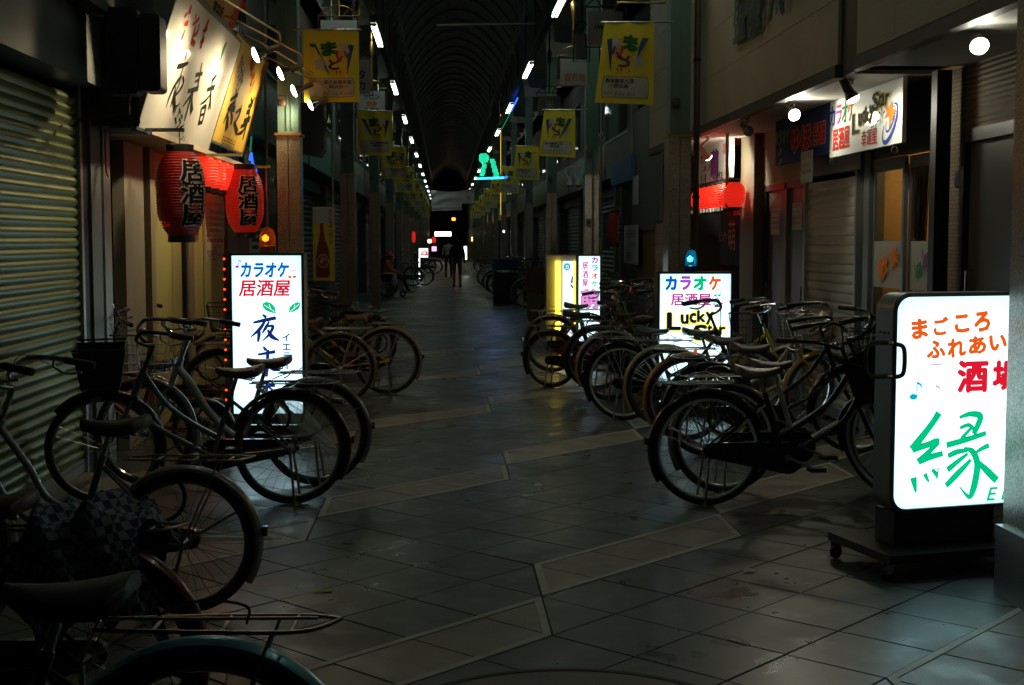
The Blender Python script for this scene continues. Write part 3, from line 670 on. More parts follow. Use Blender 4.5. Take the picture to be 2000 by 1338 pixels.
# ---------- dark projecting sign box with rounded corners, switched off
dk = thing('unlit_sign_box', 'black unlit projecting sign box with rounded corners beside the white sign', 'sign', onY(258, 190, 8.55))
def rrect(w, h, r, n=6):
    out = []
    for cx, cy, a0 in ((w / 2 - r, h / 2 - r, 0), (-w / 2 + r, h / 2 - r, PI / 2), (-w / 2 + r, -h / 2 + r, PI), (w / 2 - r, -h / 2 + r, 1.5 * PI)):
        for i in range(n + 1): out.append((cx + r * math.cos(a0 + PI / 2 * i / n), cy + r * math.sin(a0 + PI / 2 * i / n)))
    return out
fy = M(((1, 0, 0, 0), (0, 0, -1, 0), (0, 1, 0, 0), (0, 0, 0, 1)))   # outline x,y -> world x,z ; depth towards -y
MB().prism(rrect(0.20, 0.54, 0.03), M.Translation((-0.06, 0, 0.29)) @ fy, -0.15, 0.0).build('case', mat('black case', (0.006, 0.006, 0.006), 0.5), dk)
MB().prism(rrect(0.13, 0.48, 0.03), M.Translation((0.115, 0.10, 0.28)) @ fy, -0.1, 0.10).build('case', mat('dull black', (0.009, 0.008, 0.007), 0.5), dk)
MB().tube([(-0.02, 0, 0.02), (-0.02, 0, -0.1), (-0.35, 0.02, -0.14)], 0.01, 6).build('bracket', darksteel, dk)
wr = MB()
for i in range(5):
    a = onY(232 + i * 8, 195 + (i % 2) * 12, 8.7); b = onY(245 + i * 6, 250 - (i % 3) * 9, 8.75); mid = (a + b) / 2 + V((0.02 * (-1) ** i, 0, -0.06))
    wr.tube(smooth_path([a, mid, b], 5), 0.004, 5)
wr.tube(smooth_path([onY(205, 252, 8.9), onY(207, 330, 8.9), onY(212, 345, 8.9)], 4), 0.005, 5)
tag(wr.build('cable_bundle', blackplastic), 'tangle of black cables hanging below the unlit sign box', 'cables')

# ---------- siding building (lantern-less side): jettied upper wall on a soffit, shop fronts below
XF, ZS = 2.68, 2.70
siding = ribbed('beige ribbed siding', (0.42, 0.35, 0.27), 'Z', 19.0, 0.22)
soffit_m = mat('white soffit', (0.55, 0.54, 0.48), 0.55, var=0.05, vscale=2)
trim_dk = mat('dark fascia trim', (0.05, 0.042, 0.036), 0.5)
def jetty(name, label, y0, y1):
    t = thing(name, label, 'building', (XF, y0, 0))
    L = y1 - y0
    bx('soffit', (0.06, 0, ZS), (XR - XF + 0.1, L, ZS + 0.03), soffit_m, t)
    bx('fascia_trim', (-0.02, 0, ZS - 0.03), (0.055, L, ZS + 0.05), trim_dk, t)
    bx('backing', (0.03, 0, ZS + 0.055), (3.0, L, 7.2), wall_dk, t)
    z = ZS + 0.06; row = 0
    while z < 5.6:
        y = -0.9 * (row % 2)
        while y < L:
            a, b = max(0, y), min(L, y + 1.8)
            if b - a > 0.05:
                o = bx('siding_panel', (0, 0, 0.003), (0.024, b - a - 0.006, 0.447), siding, t); o.location = (0, a + 0.003, z)
            y += 1.8
        z += 0.45; row += 1
    return t
Yg0, Yg1 = onX(1672, 140, XF).y, onX(1636, 140, XF).y
jA = jetty('siding_building', 'beige ribbed siding building over the star shop with dark raised letters', Yg1, 17.4)
jB = jetty('siding_building', 'beige ribbed siding building over the grey door beside the nearest pillar', 2.5, Yg0)
gap = bx('gap_shade_sheet', (XF + 0.03, Yg0 + 0.003, ZS - 0.02), (XF + 0.06, Yg1 - 0.003, 7.0), mat('gap shade', (0.06, 0.055, 0.045), 0.6, var=0.2)); tag(gap, 'dark sheet standing for the shaded gap between the two siding buildings', 'dark sheet')  # dark sheet stands in for the shade between the buildings
# raised letters on the siding
lp = Panel((XF - 0.002, 13.0, 3.2), (0, -1, 0), (0, 0, 1), jA)
letter_bk = mat('black letter', (0.02, 0.035, 0.04), 0.4); letter_side = mat('letter edge', (0.45, 0.42, 0.36), 0.5)
for ch, a, b, y0, y1 in (('盛', 1440, 1465, -22, 80), ('龍', 1466, 1494, -32, 68), ('ハ', 1499, 1530, -50, 36), ('イ', 1532, 1548, -60, 26), ('ツ', 1550, 1562, -72, 12)):
    lp.text(ch, (a + 2, y0 + 1, b + 2, y1 + 1), letter_side, 0.03, lift=0.012, name='letter_edge'); lp.text(ch, (a, y0, b, y1), letter_bk, 0.03, lift=0.035, name='letter')

# ---------- ground floor fronts
def front(name, label, p0, p1):
    y0, y1 = yr(p1), yr(p0)
    return thing(name, label, 'shop front', (XR, y0, 0)), y0, y1
doorgrey = mat('grey steel door', (0.10, 0.105, 0.105), 0.42, 0.1, var=0.08, vscale=3); doorfr = mat('door frame', (0.05, 0.05, 0.048), 0.4, 0.3)
beigew = mat('beige wall', (0.34, 0.25, 0.14), 0.65, var=0.1, vscale=2)
bricks = brick_mat('small brick tile', (0.26, 0.17, 0.09), (0.20, 0.13, 0.07), (0.09, 0.07, 0.05), 9.0)
def fb(t, name, p0, p1, z0, z1, m, x0=0.0, x1=0.1):
    a, b = yr(p1), yr(p0)
    return bx(name, rel(t, (XR + x0, a + 0.003, z0)), rel(t, (XR + x1, b - 0.003, z1)), m, t)
def handle(t, px, z, x=-0.05):
    y = yr(px) - t.location.y
    MB().tube([(x + 0.05, y, z - 0.12), (x, y, z - 0.12), (x, y, z + 0.12), (x + 0.05, y, z + 0.12)], 0.009, 8).build('handle', chrome, t, True)
gd, ga, gb = front('side_door_front', 'brown brick-tiled wall with a tall plain grey steel door', 1850, 2300)
fb(gd, 'brick_wall', 1850, 1879, 0, ZS, bricks); fb(gd, 'brick_wall', 1986, 2300, 0, ZS, bricks); fb(gd, 'lintel_wall', 1879, 1986, 2.28, ZS, ribbed('brown siding', (0.22, 0.16, 0.09), 'Z', 9.0, 0.4))
fb(gd, 'door_frame', 1879, 1885, 0, 2.28, doorfr, -0.02); fb(gd, 'door_frame', 1980, 1986, 0, 2.28, doorfr, -0.02); fb(gd, 'door_frame', 1885, 1980, 2.2, 2.28, doorfr, -0.02)
fb(gd, 'door', 1885, 1980, 0.01, 2.2, doorgrey, 0.02); handle(gd, 1894, 1.25, -0.02)
bx('number_plate', rel(gd, (XR - 0.012, yr(1877), 1.92)), rel(gd, (XR - 0.002, yr(1864), 2.02)), mat('navy plate', (0.02, 0.03, 0.08), 0.4), gd)
dp = MB().box((-0.05, -0.05, 0), (0.05, 0.05, ZS - 0.02)).build('corner_post', mat('near black post', (0.012, 0.012, 0.013), 0.5)); dp.location = (XR - 0.12, yr(1838, XR - 0.1), 0); tag(dp, 'near black square post between the glass doors and the brick wall', 'post')
# star shop: sliding glass doors and shutter
st, sa, sb = front('star_shop_front', 'karaoke shop front with sliding glass doors beside a half-lit shutter', 1578, 1828)
fb(st, 'side_wall', 1815, 1828, 0, ZS, doorfr)
curt = mat('brown curtain', (0.22, 0.16, 0.10), 0.8, var=0.2, vscale=12, stretch=(1, 6, 0.3)); inner = mat('warm inner wall', (0.62, 0.42, 0.20), 0.7, var=0.1)
fb(st, 'transom', 1703, 1815, 2.2, ZS, mat('transom dark', (0.05, 0.055, 0.05), 0.5), 0.0, 0.06)
glass = mat('clear glass', (0.95, 0.97, 0.96), 0.02, trans=1.0); glass.node_tree.nodes['Principled BSDF'].inputs['IOR'].default_value = 1.12
alud = mat('grey aluminium frame', (0.20, 0.22, 0.22), 0.4, 0.5)
for a, b, xo in ((1703, 1764, 0.0), (1764, 1815, 0.035)):
    sd_ = bpy.data.objects.new('sliding_door', None); C.objects.link(sd_); sd_.parent = st
    y0, y1 = yr(b) - st.location.y, yr(a) - st.location.y; sd_.location = (xo, y0, 0)
    Ld = y1 - y0
    for z0, z1 in ((0.02, 0.10), (0.62, 0.82), (2.1, 2.19)): bx('rail', (0, 0.045, z0), (0.03, Ld - 0.045, z1), alud, sd_)
    for yy in (0, Ld - 0.045): bx('stile', (0, yy, 0.02), (0.03, yy + 0.045, 2.19), alud, sd_)
    bx('kick_panel', (0.008, 0.045, 0.10), (0.02, Ld - 0.045, 0.62), mat('kick panel', (0.20, 0.20, 0.15), 0.5), sd_)
    bx('pane', (0.012, 0.045, 0.82), (0.017, Ld - 0.045, 2.1), glass, sd_)
    bx('frosted_band', (0.004, 0.046, 1.20), (0.010, Ld - 0.046, 1.56), mat('frosted film', (0.42, 0.40, 0.33), 0.7, alpha=0.75), sd_)
    p = Panel(st.location + V((xo - 0.002, y1 if False else y0 + Ld, 0)), (0, -1, 0), (0, 0, 1), st)
    p.text('Lucky' if a == 1764 else '歌', (0.18, 1.27, Ld * 0.6, 1.44), inkgreen if a == 1764 else inkor, 0.03, px=False, lift=0.006, rot=0.35)
    p.text('Star' if a == 1764 else '楽', (Ld * 0.62, 1.36, Ld - 0.08, 1.52), inkpur if a == 1764 else inkor, 0.03, px=False, lift=0.006, rot=0.35)
# room behind the glass
ry0, ry1 = yr(1815) - st.location.y, yr(1703) - st.location.y
bx('inner_wall', (0.95, ry0 - 0.2, 0), (1.0, ry1 + 0.2, ZS - 0.02), inner, st); bx('inner_floor', (0.1, ry0 - 0.2, 0.0), (0.95, ry1 + 0.2, 0.02), inner, st)
bx('inner_side', (0.1, ry1 + 0.2, 0), (1.0, ry1 + 0.24, ZS - 0.02), inner, st); bx('inner_side', (0.1, ry0 - 0.24, 0), (1.0, ry0 - 0.2, ZS - 0.02), inner, st)
def drape(y0, y1, ytie, parent):
    mb = MB(); n = 30; rows = 14; vs = []; fs = []
    for j in range(rows + 1):
        v = j / rows; z = 2.15 - v * 1.30
        a = y0 + (ytie - 0.05 - y0) * min(1, v / 0.55) ** 0.8; b = y1 + (ytie + 0.05 - y1) * min(1, v / 0.55) ** 0.8
        for i in range(n + 1):
            u = i / n; vs.append((0.16 + 0.02 * math.sin(u * 40), a + (b - a) * u, z))
    for j in range(rows):
        for i in range(n): q = j * (n + 1) + i; fs.append((q, q + 1, q + n + 2, q + n + 1))
    mb.add(vs, fs).build('curtain', curt, parent, True)
drape(ry0 + 0.45, ry1 - 0.25, (ry0 + ry1) / 2 - 0.03, st); drape(ry0 - 0.1, ry0 + 0.32, ry0 + 0.1, st)
light('POINT', 'room_light', V((XR + 0.7, (sa + yr(1703)) / 2 + 0.2, 2.3)), 9.0, (1.0, 0.66, 0.28), st, size=0.08)
fb(st, 'jamb', 1692, 1703, 0, ZS, alud, -0.03); fb(st, 'jamb', 1684, 1692, 0, 2.3, mat('dark jamb', (0.06, 0.06, 0.055), 0.5), 0.0)
roller_shutter(st, XR - 0.02, yr(1684) + 0.05, yr(1582), 0.03, 2.14, -1, pitch=0.082, d=0.008, sm=mat('beige slat', (0.44, 0.38, 0.28), 0.48, 0.3, var=0.16, vscale=4, stretch=(1, 0.25, 4), obvar=0.08))
fb(st, 'shutter_head', 1578, 1692, 2.14, ZS, mat('shutter head', (0.20, 0.20, 0.17), 0.5, 0.4), -0.06)
# twin grey doors
td, ta, tbb = front('twin_door_front', 'beige wall with two narrow grey doors side by side', 1466, 1577)
fb(td, 'wall', 1493, 1577, 2.14, ZS, beigew, -0.02); fb(td, 'wall', 1466, 1493, 0, ZS, mat('brown column', (0.17, 0.13, 0.08), 0.6), -0.12)
fb(td, 'door_frame', 1493, 1498, 0, 2.14, doorfr, -0.02); fb(td, 'door_frame', 1534, 1539, 0, 2.14, mat('pale frame', (0.2, 0.19, 0.17), 0.5, 0.3), -0.02); fb(td, 'door_frame', 1574, 1577, 0, 2.14, doorfr, -0.02)
fb(td, 'door_head', 1498, 1574, 2.08, 2.14, doorfr, -0.02)
fb(td, 'door', 1498, 1534, 0.01, 2.08, mat('brown grey door', (0.12, 0.095, 0.08), 0.45), 0.015); fb(td, 'door', 1539, 1574, 0.01, 2.08, doorgrey, 0.015)
handle(td, 1501, 1.0, -0.02); handle(td, 1570, 1.0, -0.02)
nl = [('', .1, .82, .9, .95, inkred), ('', .1, .62, .7, .7, ink), ('', .1, .4, .95, .52, ink), ('', .1, .2, .8, .3, ink)]
notice('white notice with red heading on the farther narrow grey door', XR + 0.011, 1506, 1522, 408, 458, nl, paperw, -1)
notice('white notice with red heading on the nearer narrow grey door', XR + 0.011, 1547, 1566, 396, 449, nl, paperw, -1)
notice('white paper with red heading hanging under the blue sign', 3.14, 1564, 1587, 295, 357, [('', .1, .75, .9, .93, inkred), ('', .2, .5, .8, .6, ink), ('', .1, .3, .9, .4, ink)], paperw, -1)
# noren entrance
ne, na, nb = front('noren_entrance', 'dark recessed tavern entrance with timber sliding doors and hanging curtain', 1340, 1465)
timber = mat('timber door', (0.24, 0.13, 0.05), 0.5, var=0.2, vscale=4, stretch=(1, 1, 0.2))
fb(ne, 'side_post', 1457, 1465, 0, ZS, timber, -0.05); fb(ne, 'door_panel', 1418, 1457, 0.6, 2.14, timber, 0.35, 0.4); fb(ne, 'door_panel', 1418, 1457, 0.0, 0.59, mat('grey dado', (0.12, 0.12, 0.11), 0.5), 0.34, 0.4)
fb(ne, 'door_stile', 1436, 1440, 0, 2.14, alud, 0.3, 0.34); fb(ne, 'back_wall', 1340, 1418, 0, ZS, wall_dk, 0.6, 0.7); fb(ne, 'transom', 1418, 1457, 2.141, ZS, beigew, 0.33, 0.4); fb(ne, 'door_stile', 1417, 1421, 0, 2.1, white, 0.28, 0.34)
nr = thing('noren_curtain', 'dark navy door curtain with pale red writing inside the entrance', 'curtain', (XR - 0.05, yr(1458, XR - 0.05), 1.25))
navy = mat('navy cloth', (0.012, 0.010, 0.022), 0.85)
Ln = yr(1405, XR - 0.05) - nr.location.y
MB().tube([(0, -0.02, 0.90), (0, Ln + 0.02, 0.90)], 0.012, 8).build('rod', timber, nr)
for i in range(4):
    mb = MB(); L4 = Ln / 4 - 0.008; n = 10; vs = []
    for j in range(9):
        for k in range(n + 1): vs.append((0.012 * math.sin(k * 1.1 + i) * (j / 8), i * Ln / 4 + L4 * k / n, 0.89 - 0.86 * j / 8))
    mb.add(vs, [(j * (n + 1) + k, j * (n + 1) + k + 1, (j + 1) * (n + 1) + k + 1, (j + 1) * (n + 1) + k) for j in range(8) for k in range(n)]).build('cloth_flap', navy, nr, True)
npn = Panel(nr.location + V((-0.02, Ln, 0)), (0, -1, 0), (0, 0, 1), nr)
pr_ = mat('pale red print', (0.55, 0.20, 0.18), 0.7)
npn.text('萌', (Ln * .42, 0.20, Ln * .68, 0.55), pr_, 0.0, px=False); npn.text('カラオケ', (Ln * .05, 0.30, Ln * .38, 0.42), pr_, 0.0, px=False); npn.text('居酒屋', (Ln * .60, 0.60, Ln * .97, 0.76), pr_, 0.02, px=False)

# ---------- signs hung under the soffit
XS = 3.17
def sideboard(name, label, pl, pr2, zt_px, zb_px, face, x=XS, thick=0.03, px_ref=None):
    a = onX(pl, VPY, x).y; b = onX(pr2, VPY, x).y; q = px_ref or pr2
    z1 = onX(q, zt_px, x).z; z0 = onX(q, zb_px, x).z
    return board(name, label, (x, a, z0), (x, b, z0), (x, a, z1), thick, face, frame=False)
gw = mat('gloss white board', (0.80, 0.79, 0.74), 0.5, coat=0.4, var=0.03, vscale=2)
stn, sp_ = sideboard('star_sign', 'white glossy hanging sign with coloured characters and an orange star', 1617, 1757, 152, 279, gw)
for ch, x0, x1, y0, y1, m in (('カ', 1621, 1632, 209, 247, inkblue), ('ラ', 1634, 1644, 205, 243, mat('pink ink', (0.6, 0.03, 0.22), 0.75, spec=0.08)), ('オ', 1645, 1656, 199, 239, inkgreen), ('ケ', 1656, 1668, 191, 237, inkor)):
    sp_.text(ch, (x0, y0, x1, y1), m, 0.025)
sp_.text('居酒屋', (1627, 248, 1660, 292), inkred, 0.03, rot=0.0); sp_.text('幸運星', (1683, 252, 1714, 284), inkred, 0.02)
ylw = mat('yellow ink', (0.85, 0.72, 0.05), 0.75, spec=0.08)
for ch, x0, x1, y0, y1 in (('L', 1665, 1678, 222, 262), ('u', 1677, 1684, 222, 246), ('c', 1685, 1690, 216, 240), ('k', 1690, 1698, 208, 238), ('y', 1698, 1706, 206, 240), ('S', 1704, 1718, 180, 216), ('t', 1717, 1722, 182, 210), ('a', 1722, 1729, 182, 207), ('r', 1730, 1737, 182, 205)):
    sp_.text(ch, (x0 - 1, y0 - 2, x1 + 3, y1 + 2), ylw, 0.05, lift=0.002); sp_.text(ch, (x0, y0, x1, y1), ink, 0.03, lift=0.004)
sp_.text('ラッキースター', (1702, 218, 1730, 254), ink, 0.0, rot=0.35, lift=0.0045)
def star(cx, cy, R, r0=0.42, rot=0.3, sx=1.0):
    return [(cx + sx * (R if i % 2 == 0 else R * r0) * math.sin(rot + i * PI / 5), cy - (R if i % 2 == 0 else R * r0) * math.cos(rot + i * PI / 5)) for i in range(10)]
def ring_seg(P, cx, cy, rx, ry, a0, a1, w0, w1, m, rot=0.0, lift=0.003):
    st_ = []
    for i in range(15):
        t_ = a0 + (a1 - a0) * i / 14; u, v = rx * math.cos(t_), ry * math.sin(t_)
        st_.append((cx + u * math.cos(rot) - v * math.sin(rot), cy + u * math.sin(rot) + v * math.cos(rot), w0 + (w1 - w0) * math.sin(PI * i / 14)))
    P.brush([st_], m, lift=lift, name='mark')
ring_seg(sp_, 1739, 240, 10, 40, 2.9, -1.8, 1.5, 6, inkblue, 0.28)
ring_seg(sp_, 1740, 232, 6, 26, 2.9, -1.8, 1, 3, inkblue, 0.28, 0.0032)
sp_.poly(star(1740, 218, 22, 0.42, 0.25, 0.66), inkor, lift=0.005)
sp_.poly([(1738, 228), (1744, 226), (1737, 258)], inkor, lift=0.0052)
for y_ in (0.1, 1.6):
    MB().tube([(0, -y_, -0.02), (0, -y_, 0.0)], 0.006, 6).torus(0.022, 0.006, 16, 6, (0, -y_, -0.04), 'Y').build('ring', chrome, stn)
bs, bp_ = sideboard('blue_sign', 'dark blue hanging sign with red and white characters beside the star sign', 1512, 1616, 195, 301, mat('blue board', (0.02, 0.04, 0.15), 0.6, spec=0.15, var=0.1))
bp_.text('ゆほ', (1545, 243, 1586, 298), outline_m, 0.10, lift=0.002); bp_.text('ゆほ', (1546, 245, 1585, 296), inkred, 0.05, lift=0.004)
bp_.text('居酒屋', (1588, 236, 1614, 284), outline_m, 0.09, lift=0.002); bp_.text('居酒屋', (1589, 238, 1613, 282), inkred, 0.04, lift=0.004)
bp_.text('カラオケ', (1514, 252, 1543, 282), mat('teal ink', (0.1, 0.3, 0.3), 0.5), 0.06, lift=0.002); bp_.text('♪\n♪', (1520, 288, 1528, 322), mat('lilac ink', (0.35, 0.25, 0.4), 0.5), 0.02, lift=0.002)
ms, mp_ = sideboard('moe_sign', 'white glossy sign with a purple character above the red lantern row', 1352, 1427, 269, 346, gw)
mp_.text('カラオケ', (1369, 300, 1386, 318), inkred, 0.03); mp_.text('居\n酒\n屋', (1412, 279, 1422, 300), inkred, 0.02)
mp_.text('萌', (1388, 291, 1404, 352), ink, 0.09, lift=0.002); mp_.text('萌', (1389, 293, 1403, 350), inkpur, 0.05, lift=0.004); mp_.text('MOE', (1402, 336, 1412, 350), ink, 0.02); mp_.text('♪♪\n♪', (1374, 322, 1388, 352), inkred, 0.02)
mp_.brush([[(1418, 330, 5), (1419, 344, 7)], [(1423, 329, 5), (1423, 343, 7)]], ylw)
# lantern shelf frame and the row of red lanterns below the moe sign
lf = thing('lantern_rack', 'white slatted rack holding the row of red lanterns', 'rack', (3.08, onX(1434, 400, 3.08).y, 2.0))
za = onX(1433, 409, 3.08).z - 2.0; Lr = 2.2
bx('shelf', (-0.10, 0, za), (0.10, Lr, za + 0.015), white, lf); bx('end_bar', (-0.10, -0.02, za), (-0.07, 0.0, 0.70), white, lf)
for i in range(12): bx('slat', (-0.115, 0.02 + i * 0.18, za - 0.012), (-0.101, 0.12 + i * 0.18, za + 0.03), white, lf)
red_on = glow('bright red lantern', (1.0, 0.03, 0.012), 0.55)
for i in range(8):
    yy = lf.location.y + 0.02 + i * 0.26; lantern('rack_lantern', 'glowing red lantern under the moe sign, %s in its row' % ORD[i], V((3.08, yy, 2.0 + za + 0.155)), 0.235, 0.27, red_on, txt=False, group='red lanterns in the rack')
light('POINT', 'lantern_glow', V((3.0, lf.location.y + 0.7, 2.0)), 0.35, (1.0, 0.12, 0.05), lf, size=0.2)

# ---------- reflector lamps under the soffit
flood_e = emit('cool bulb', (1.0, 1.0, 0.84), 14.0); cream_m = mat('cream lamp body', (0.55, 0.52, 0.42), 0.45); blackbody = mat('dark lamp body', (0.06, 0.05, 0.04), 0.4)
def flood(label, px, py, x, aim, lit=True, body=cream_m, energy=13, r=0.050):
    b = onX(px, py, x); t = thing('soffit_lamp', label, 'lamp', (b.x, b.y + 0.09, ZS), 0, 'reflector lamps under the siding soffit'); o0 = t.location.copy()
    aim = V(aim).normalized(); base = b - aim * 0.17
    MB().tube(smooth_path([V((0, 0, 0)), V((0.01, 0.0, -0.03)), (base - o0) * 0.6 + V((0.0, 0, -0.01)), base - o0], 4), 0.012, 8).lathe([(0.03, 0), (0.03, -0.012), (0.012, -0.02)], 12).build('bracket', body, t, True)
    q = aim.to_track_quat('Z', 'Y').to_matrix().to_4x4()
    def sh_(prof, nm, m):
        mb = MB().lathe(prof, 18); mb.v = [tuple(q @ V(p) + (base - o0)) for p in mb.v]; return mb.build(nm, m, t, True)
    sh_([(0.0, -0.035), (0.026, -0.035), (0.03, 0.0), (0.034, 0.06), (r * 0.72, 0.10), (r, 0.145), (r, 0.152)], 'socket', body)
    sh_([(r, 0.152), (r * 0.86, 0.168), (r * 0.5, 0.178), (0, 0.182)], 'bulb_face', flood_e if lit else mat('unlit bulb', (0.35, 0.36, 0.36), 0.12, 0.3))
    if lit: light('SPOT', 'lamp_light', b + aim * 0.04, energy, (1.0, 0.97, 0.76), t, b + aim, 0.06, 178, 0.35)
    return t
flood('lit reflector lamp nearest the viewer under the siding soffit', 1914, 93, 2.88, (-0.15, -0.8, -0.55), energy=6)
flood('lit reflector lamp between the blue sign and the star sign', 1553, 226, 2.86, (0.10, -0.85, -0.35))
flood('dark bodied reflector lamp at the corner above the star sign', 1668, 197, 2.86, (0.45, -0.15, -0.88), True, blackbody, 9)
flood('lit reflector lamp in front of the moe sign', 1384, 308, 2.86, (0.55, 0.45, -0.5), energy=34)
flood('unlit grey reflector lamp between the moe sign and blue sign', 1463, 258, 2.80, (0.1, -0.8, -0.4), False, mat('grey lamp', (0.3, 0.3, 0.28), 0.4))
# thick rain pipe behind the second pillar
pp = MB().tube([(0, 0, 0), (0, 0, 7)], 0.033, 14).build('rain_pipe', mat('rain pipe', (0.20, 0.16, 0.12), 0.3, 0.5, var=0.15)); p = onX(1358, 500, 2.60); pp.location = (p.x, p.y, 0); tag(pp, 'thick brown rain pipe standing behind the second siding-side pillar', 'pipe')
for z in (0.5, 2.0, 3.4, 4.9): MB().lathe([(0.04, 0), (0.04, 0.03), (0.033, 0.031)], 14, (0, 0, z)).build('pipe_clip', darksteel, pp)

# ---------- further shop houses on both sides
rng = random.Random(3)
farslat = mat('far shutter', (0.13, 0.13, 0.125), 0.45, 0.5, var=0.2, vscale=2)
wallcols = [(0.10, 0.10, 0.09), (0.07, 0.075, 0.08), (0.13, 0.11, 0.09), (0.06, 0.055, 0.05), (0.11, 0.12, 0.115)]
signcols = [(0.20, 0.21, 0.21), (0.06, 0.10, 0.17), (0.17, 0.05, 0.04), (0.12, 0.13, 0.10), (0.05, 0.12, 0.10)]
TRD = ['brown', 'blue grey', 'tan', 'sooty', 'grey green']; TRS = ['pale', 'blue', 'red', 'olive', 'teal']
def far_shop(sd, y0, y1, idx):
    x = XL if sd < 0 else XR; wc = rng.randrange(5); sc = rng.randrange(5); L = y1 - y0; side = 'lantern' if sd < 0 else 'siding'
    t = thing('shop_house', '%s shop house with closed shutter and %s fascia, number %s along the %s side beyond the taverns' % (TRD[wc], TRS[sc], ORD[idx] if idx else 'one', side), 'shop house', (x, y0, 0), 0, 'shop houses along the %s side' % side)
    t['label'] = '%s shop house with %s fascia, %s beyond the taverns on the %s side' % (TRD[wc], TRS[sc], ORD[idx].replace('nearest', 'first'), side)
    wm = mat('far wall %d' % wc, wallcols[wc], 0.7, var=0.25, vscale=1.3); s = sd
    bx('wall', (0.10 * s, 0.01, 2.7), (3.0 * s, L - 0.01, 7.2), wm, t)
    bx('pier', (0, 0.01, 0), (0.6 * s, 0.35, 2.7), wm, t); bx('pier', (0, L - 0.35, 0), (0.6 * s, L - 0.01, 2.7), wm, t)
    n = int(2.5 / 0.1); mb = MB(); vs = []; fs = []
    for i in range(n * 2 + 1): vs += [((0.22 + (0.02 if i % 2 else 0)) * s, 0.36, i * 0.05), ((0.22 + (0.02 if i % 2 else 0)) * s, L - 0.36, i * 0.05)]
    for i in range(n * 2): fs.append((2 * i, 2 * i + 1, 2 * i + 3, 2 * i + 2))
    mb.add(vs, fs).build('shutter', farslat, t)
    bx('shutter_box', (0.1 * s, 0.36, 2.5), (0.5 * s, L - 0.36, 2.69), farslat, t)
    bx('fascia', (-0.28 * s, 0.1, 2.75), (0.09 * s, L - 0.1, 3.45), mat('fascia %d' % sc, signcols[sc], 0.35, var=0.15, vscale=2), t)
    k = max(1, int(L / 2.2))
    for i in range(k):
        yc = L * (i + 0.5) / k
        wn = bx('window_frame', (0.06 * s, yc - 0.6, 3.9), (0.095 * s, yc + 0.6, 5.1), alud, t)
        bx('pane', (0.045 * s, yc - 0.55, 3.95), (0.055 * s, yc - 0.02, 5.05), glassdk, wn); bx('pane', (0.045 * s, yc + 0.02, 3.95), (0.055 * s, yc + 0.55, 5.05), glassdk, wn)
    if idx % 2: MB().tube([(-0.05 * s, 0.2, 0), (-0.05 * s, 0.2, 6.5)], 0.03, 8).build('drain_pipe', alu, t)
y = 14.65; i = 0
while y < 132:
    L = rng.choice([5.2, 6.4, 7.6, 8.1]); far_shop(-1, y, y + L, i % 17); y += L; i += 1
    if i >= 17: break
far_last_l = y
y = 17.75; i = 0
while y < 132:
    L = rng.choice([5.2, 6.4, 7.6, 8.1]); far_shop(1, y, y + L, i % 17); y += L; i += 1
    if i >= 17: break
endw = bx('end_building', (-6, YEND + 6, 0), (8, YEND + 7, 8), mat('end wall', (0.20, 0.13, 0.08), 0.7, var=0.5, vscale=0.7)); tag(endw, 'dim building across the street at the far end of the arcade', 'building')

# mid-distance clutter on the siding side
XM = 3.32
def onside(name, label, cat, x, p0, p1, y0, y1, m, depth=0.04, face=-1):
    a, b = onX(p0, VPY, x).y, onX(p1, VPY, x).y; pm = (p0 + p1) / 2; z1, z0 = onX(pm, y0, x).z, onX(pm, y1, x).z
    ya, yb = sorted((a, b)); o = bx(name, (0, 0, 0), (depth * (1 if face < 0 else -1), yb - ya, z1 - z0), m); o.location = (x, ya, z0); tag(o, label, cat)
    return o, Panel((x, yb if face < 0 else ya, z0), (0, -1 if face < 0 else 1, 0), (0, 0, 1), o), yb - ya, z1 - z0
o_, _, _, _ = onside('corrugated_sheet', 'grey corrugated wall sheet behind the second siding-side pillar', 'wall sheet', 3.08, 1234, 1288, 205, 450, ribbed('corrugated grey', (0.12, 0.12, 0.11), 'Y', 6.0, 0.6))
onside('awning_sheet', 'bright blue tarpaulin hung over a shop awning', 'tarpaulin', 3.02, 1192, 1231, 312, 358, mat('blue tarp', (0.01, 0.10, 0.32), 0.45, var=0.2, vscale=5, bump=0.3, bscale=9), 0.25)
o_, p_, w_, h_ = onside('pale_wall', 'dirty pale upper wall below a window on the siding side', 'wall', 3.12, 1181, 1233, 180, 318, mat('dirty pale', (0.26, 0.23, 0.21), 0.7, var=0.2, vscale=2), 0.1)
bx('window_frame', (-0.02, 0.3, h_ * .35), (-0.001, w_ - .1, h_ * .97), alud, o_); bx('pane', (-0.028, 0.4, h_ * .39), (-0.021, w_ - .2, h_ * .93), glassdk, o_)
o_, p_, w_, h_ = onside('poster_board', 'white festival poster board leaning beside the timber door', 'poster', 3.0, 1219, 1244, 440, 515, mat('poster paper', (0.42, 0.46, 0.46), 0.5), 0.02)
scrawl(p_, .1 * w_, .66 * h_, .9 * w_, .88 * h_, inkred); scrawl(p_, .55 * w_, .42 * h_, .92 * w_, .58 * h_, inkred); scrawl(p_, .1 * w_, .10 * h_, .7 * w_, .30 * h_, ink)
onside('timber_door', 'ochre timber door behind the poster board', 'door', 3.10, 1245, 1280, 415, 560, timber, 0.05)
tw = thing('tiled_wall', 'pale square-tiled wall strip beside the ochre timber door', 'wall', (3.05, onX(1296, 500, 3.05).y, 0))
wt = onX(1278, 500, 3.05).y - tw.location.y; tl_me = MB().box((0, 0, 0), (0.012, 0.142, 0.142)).mesh('tile', mat('pink tile', (0.5, 0.38, 0.30), 0.25, var=0.06))
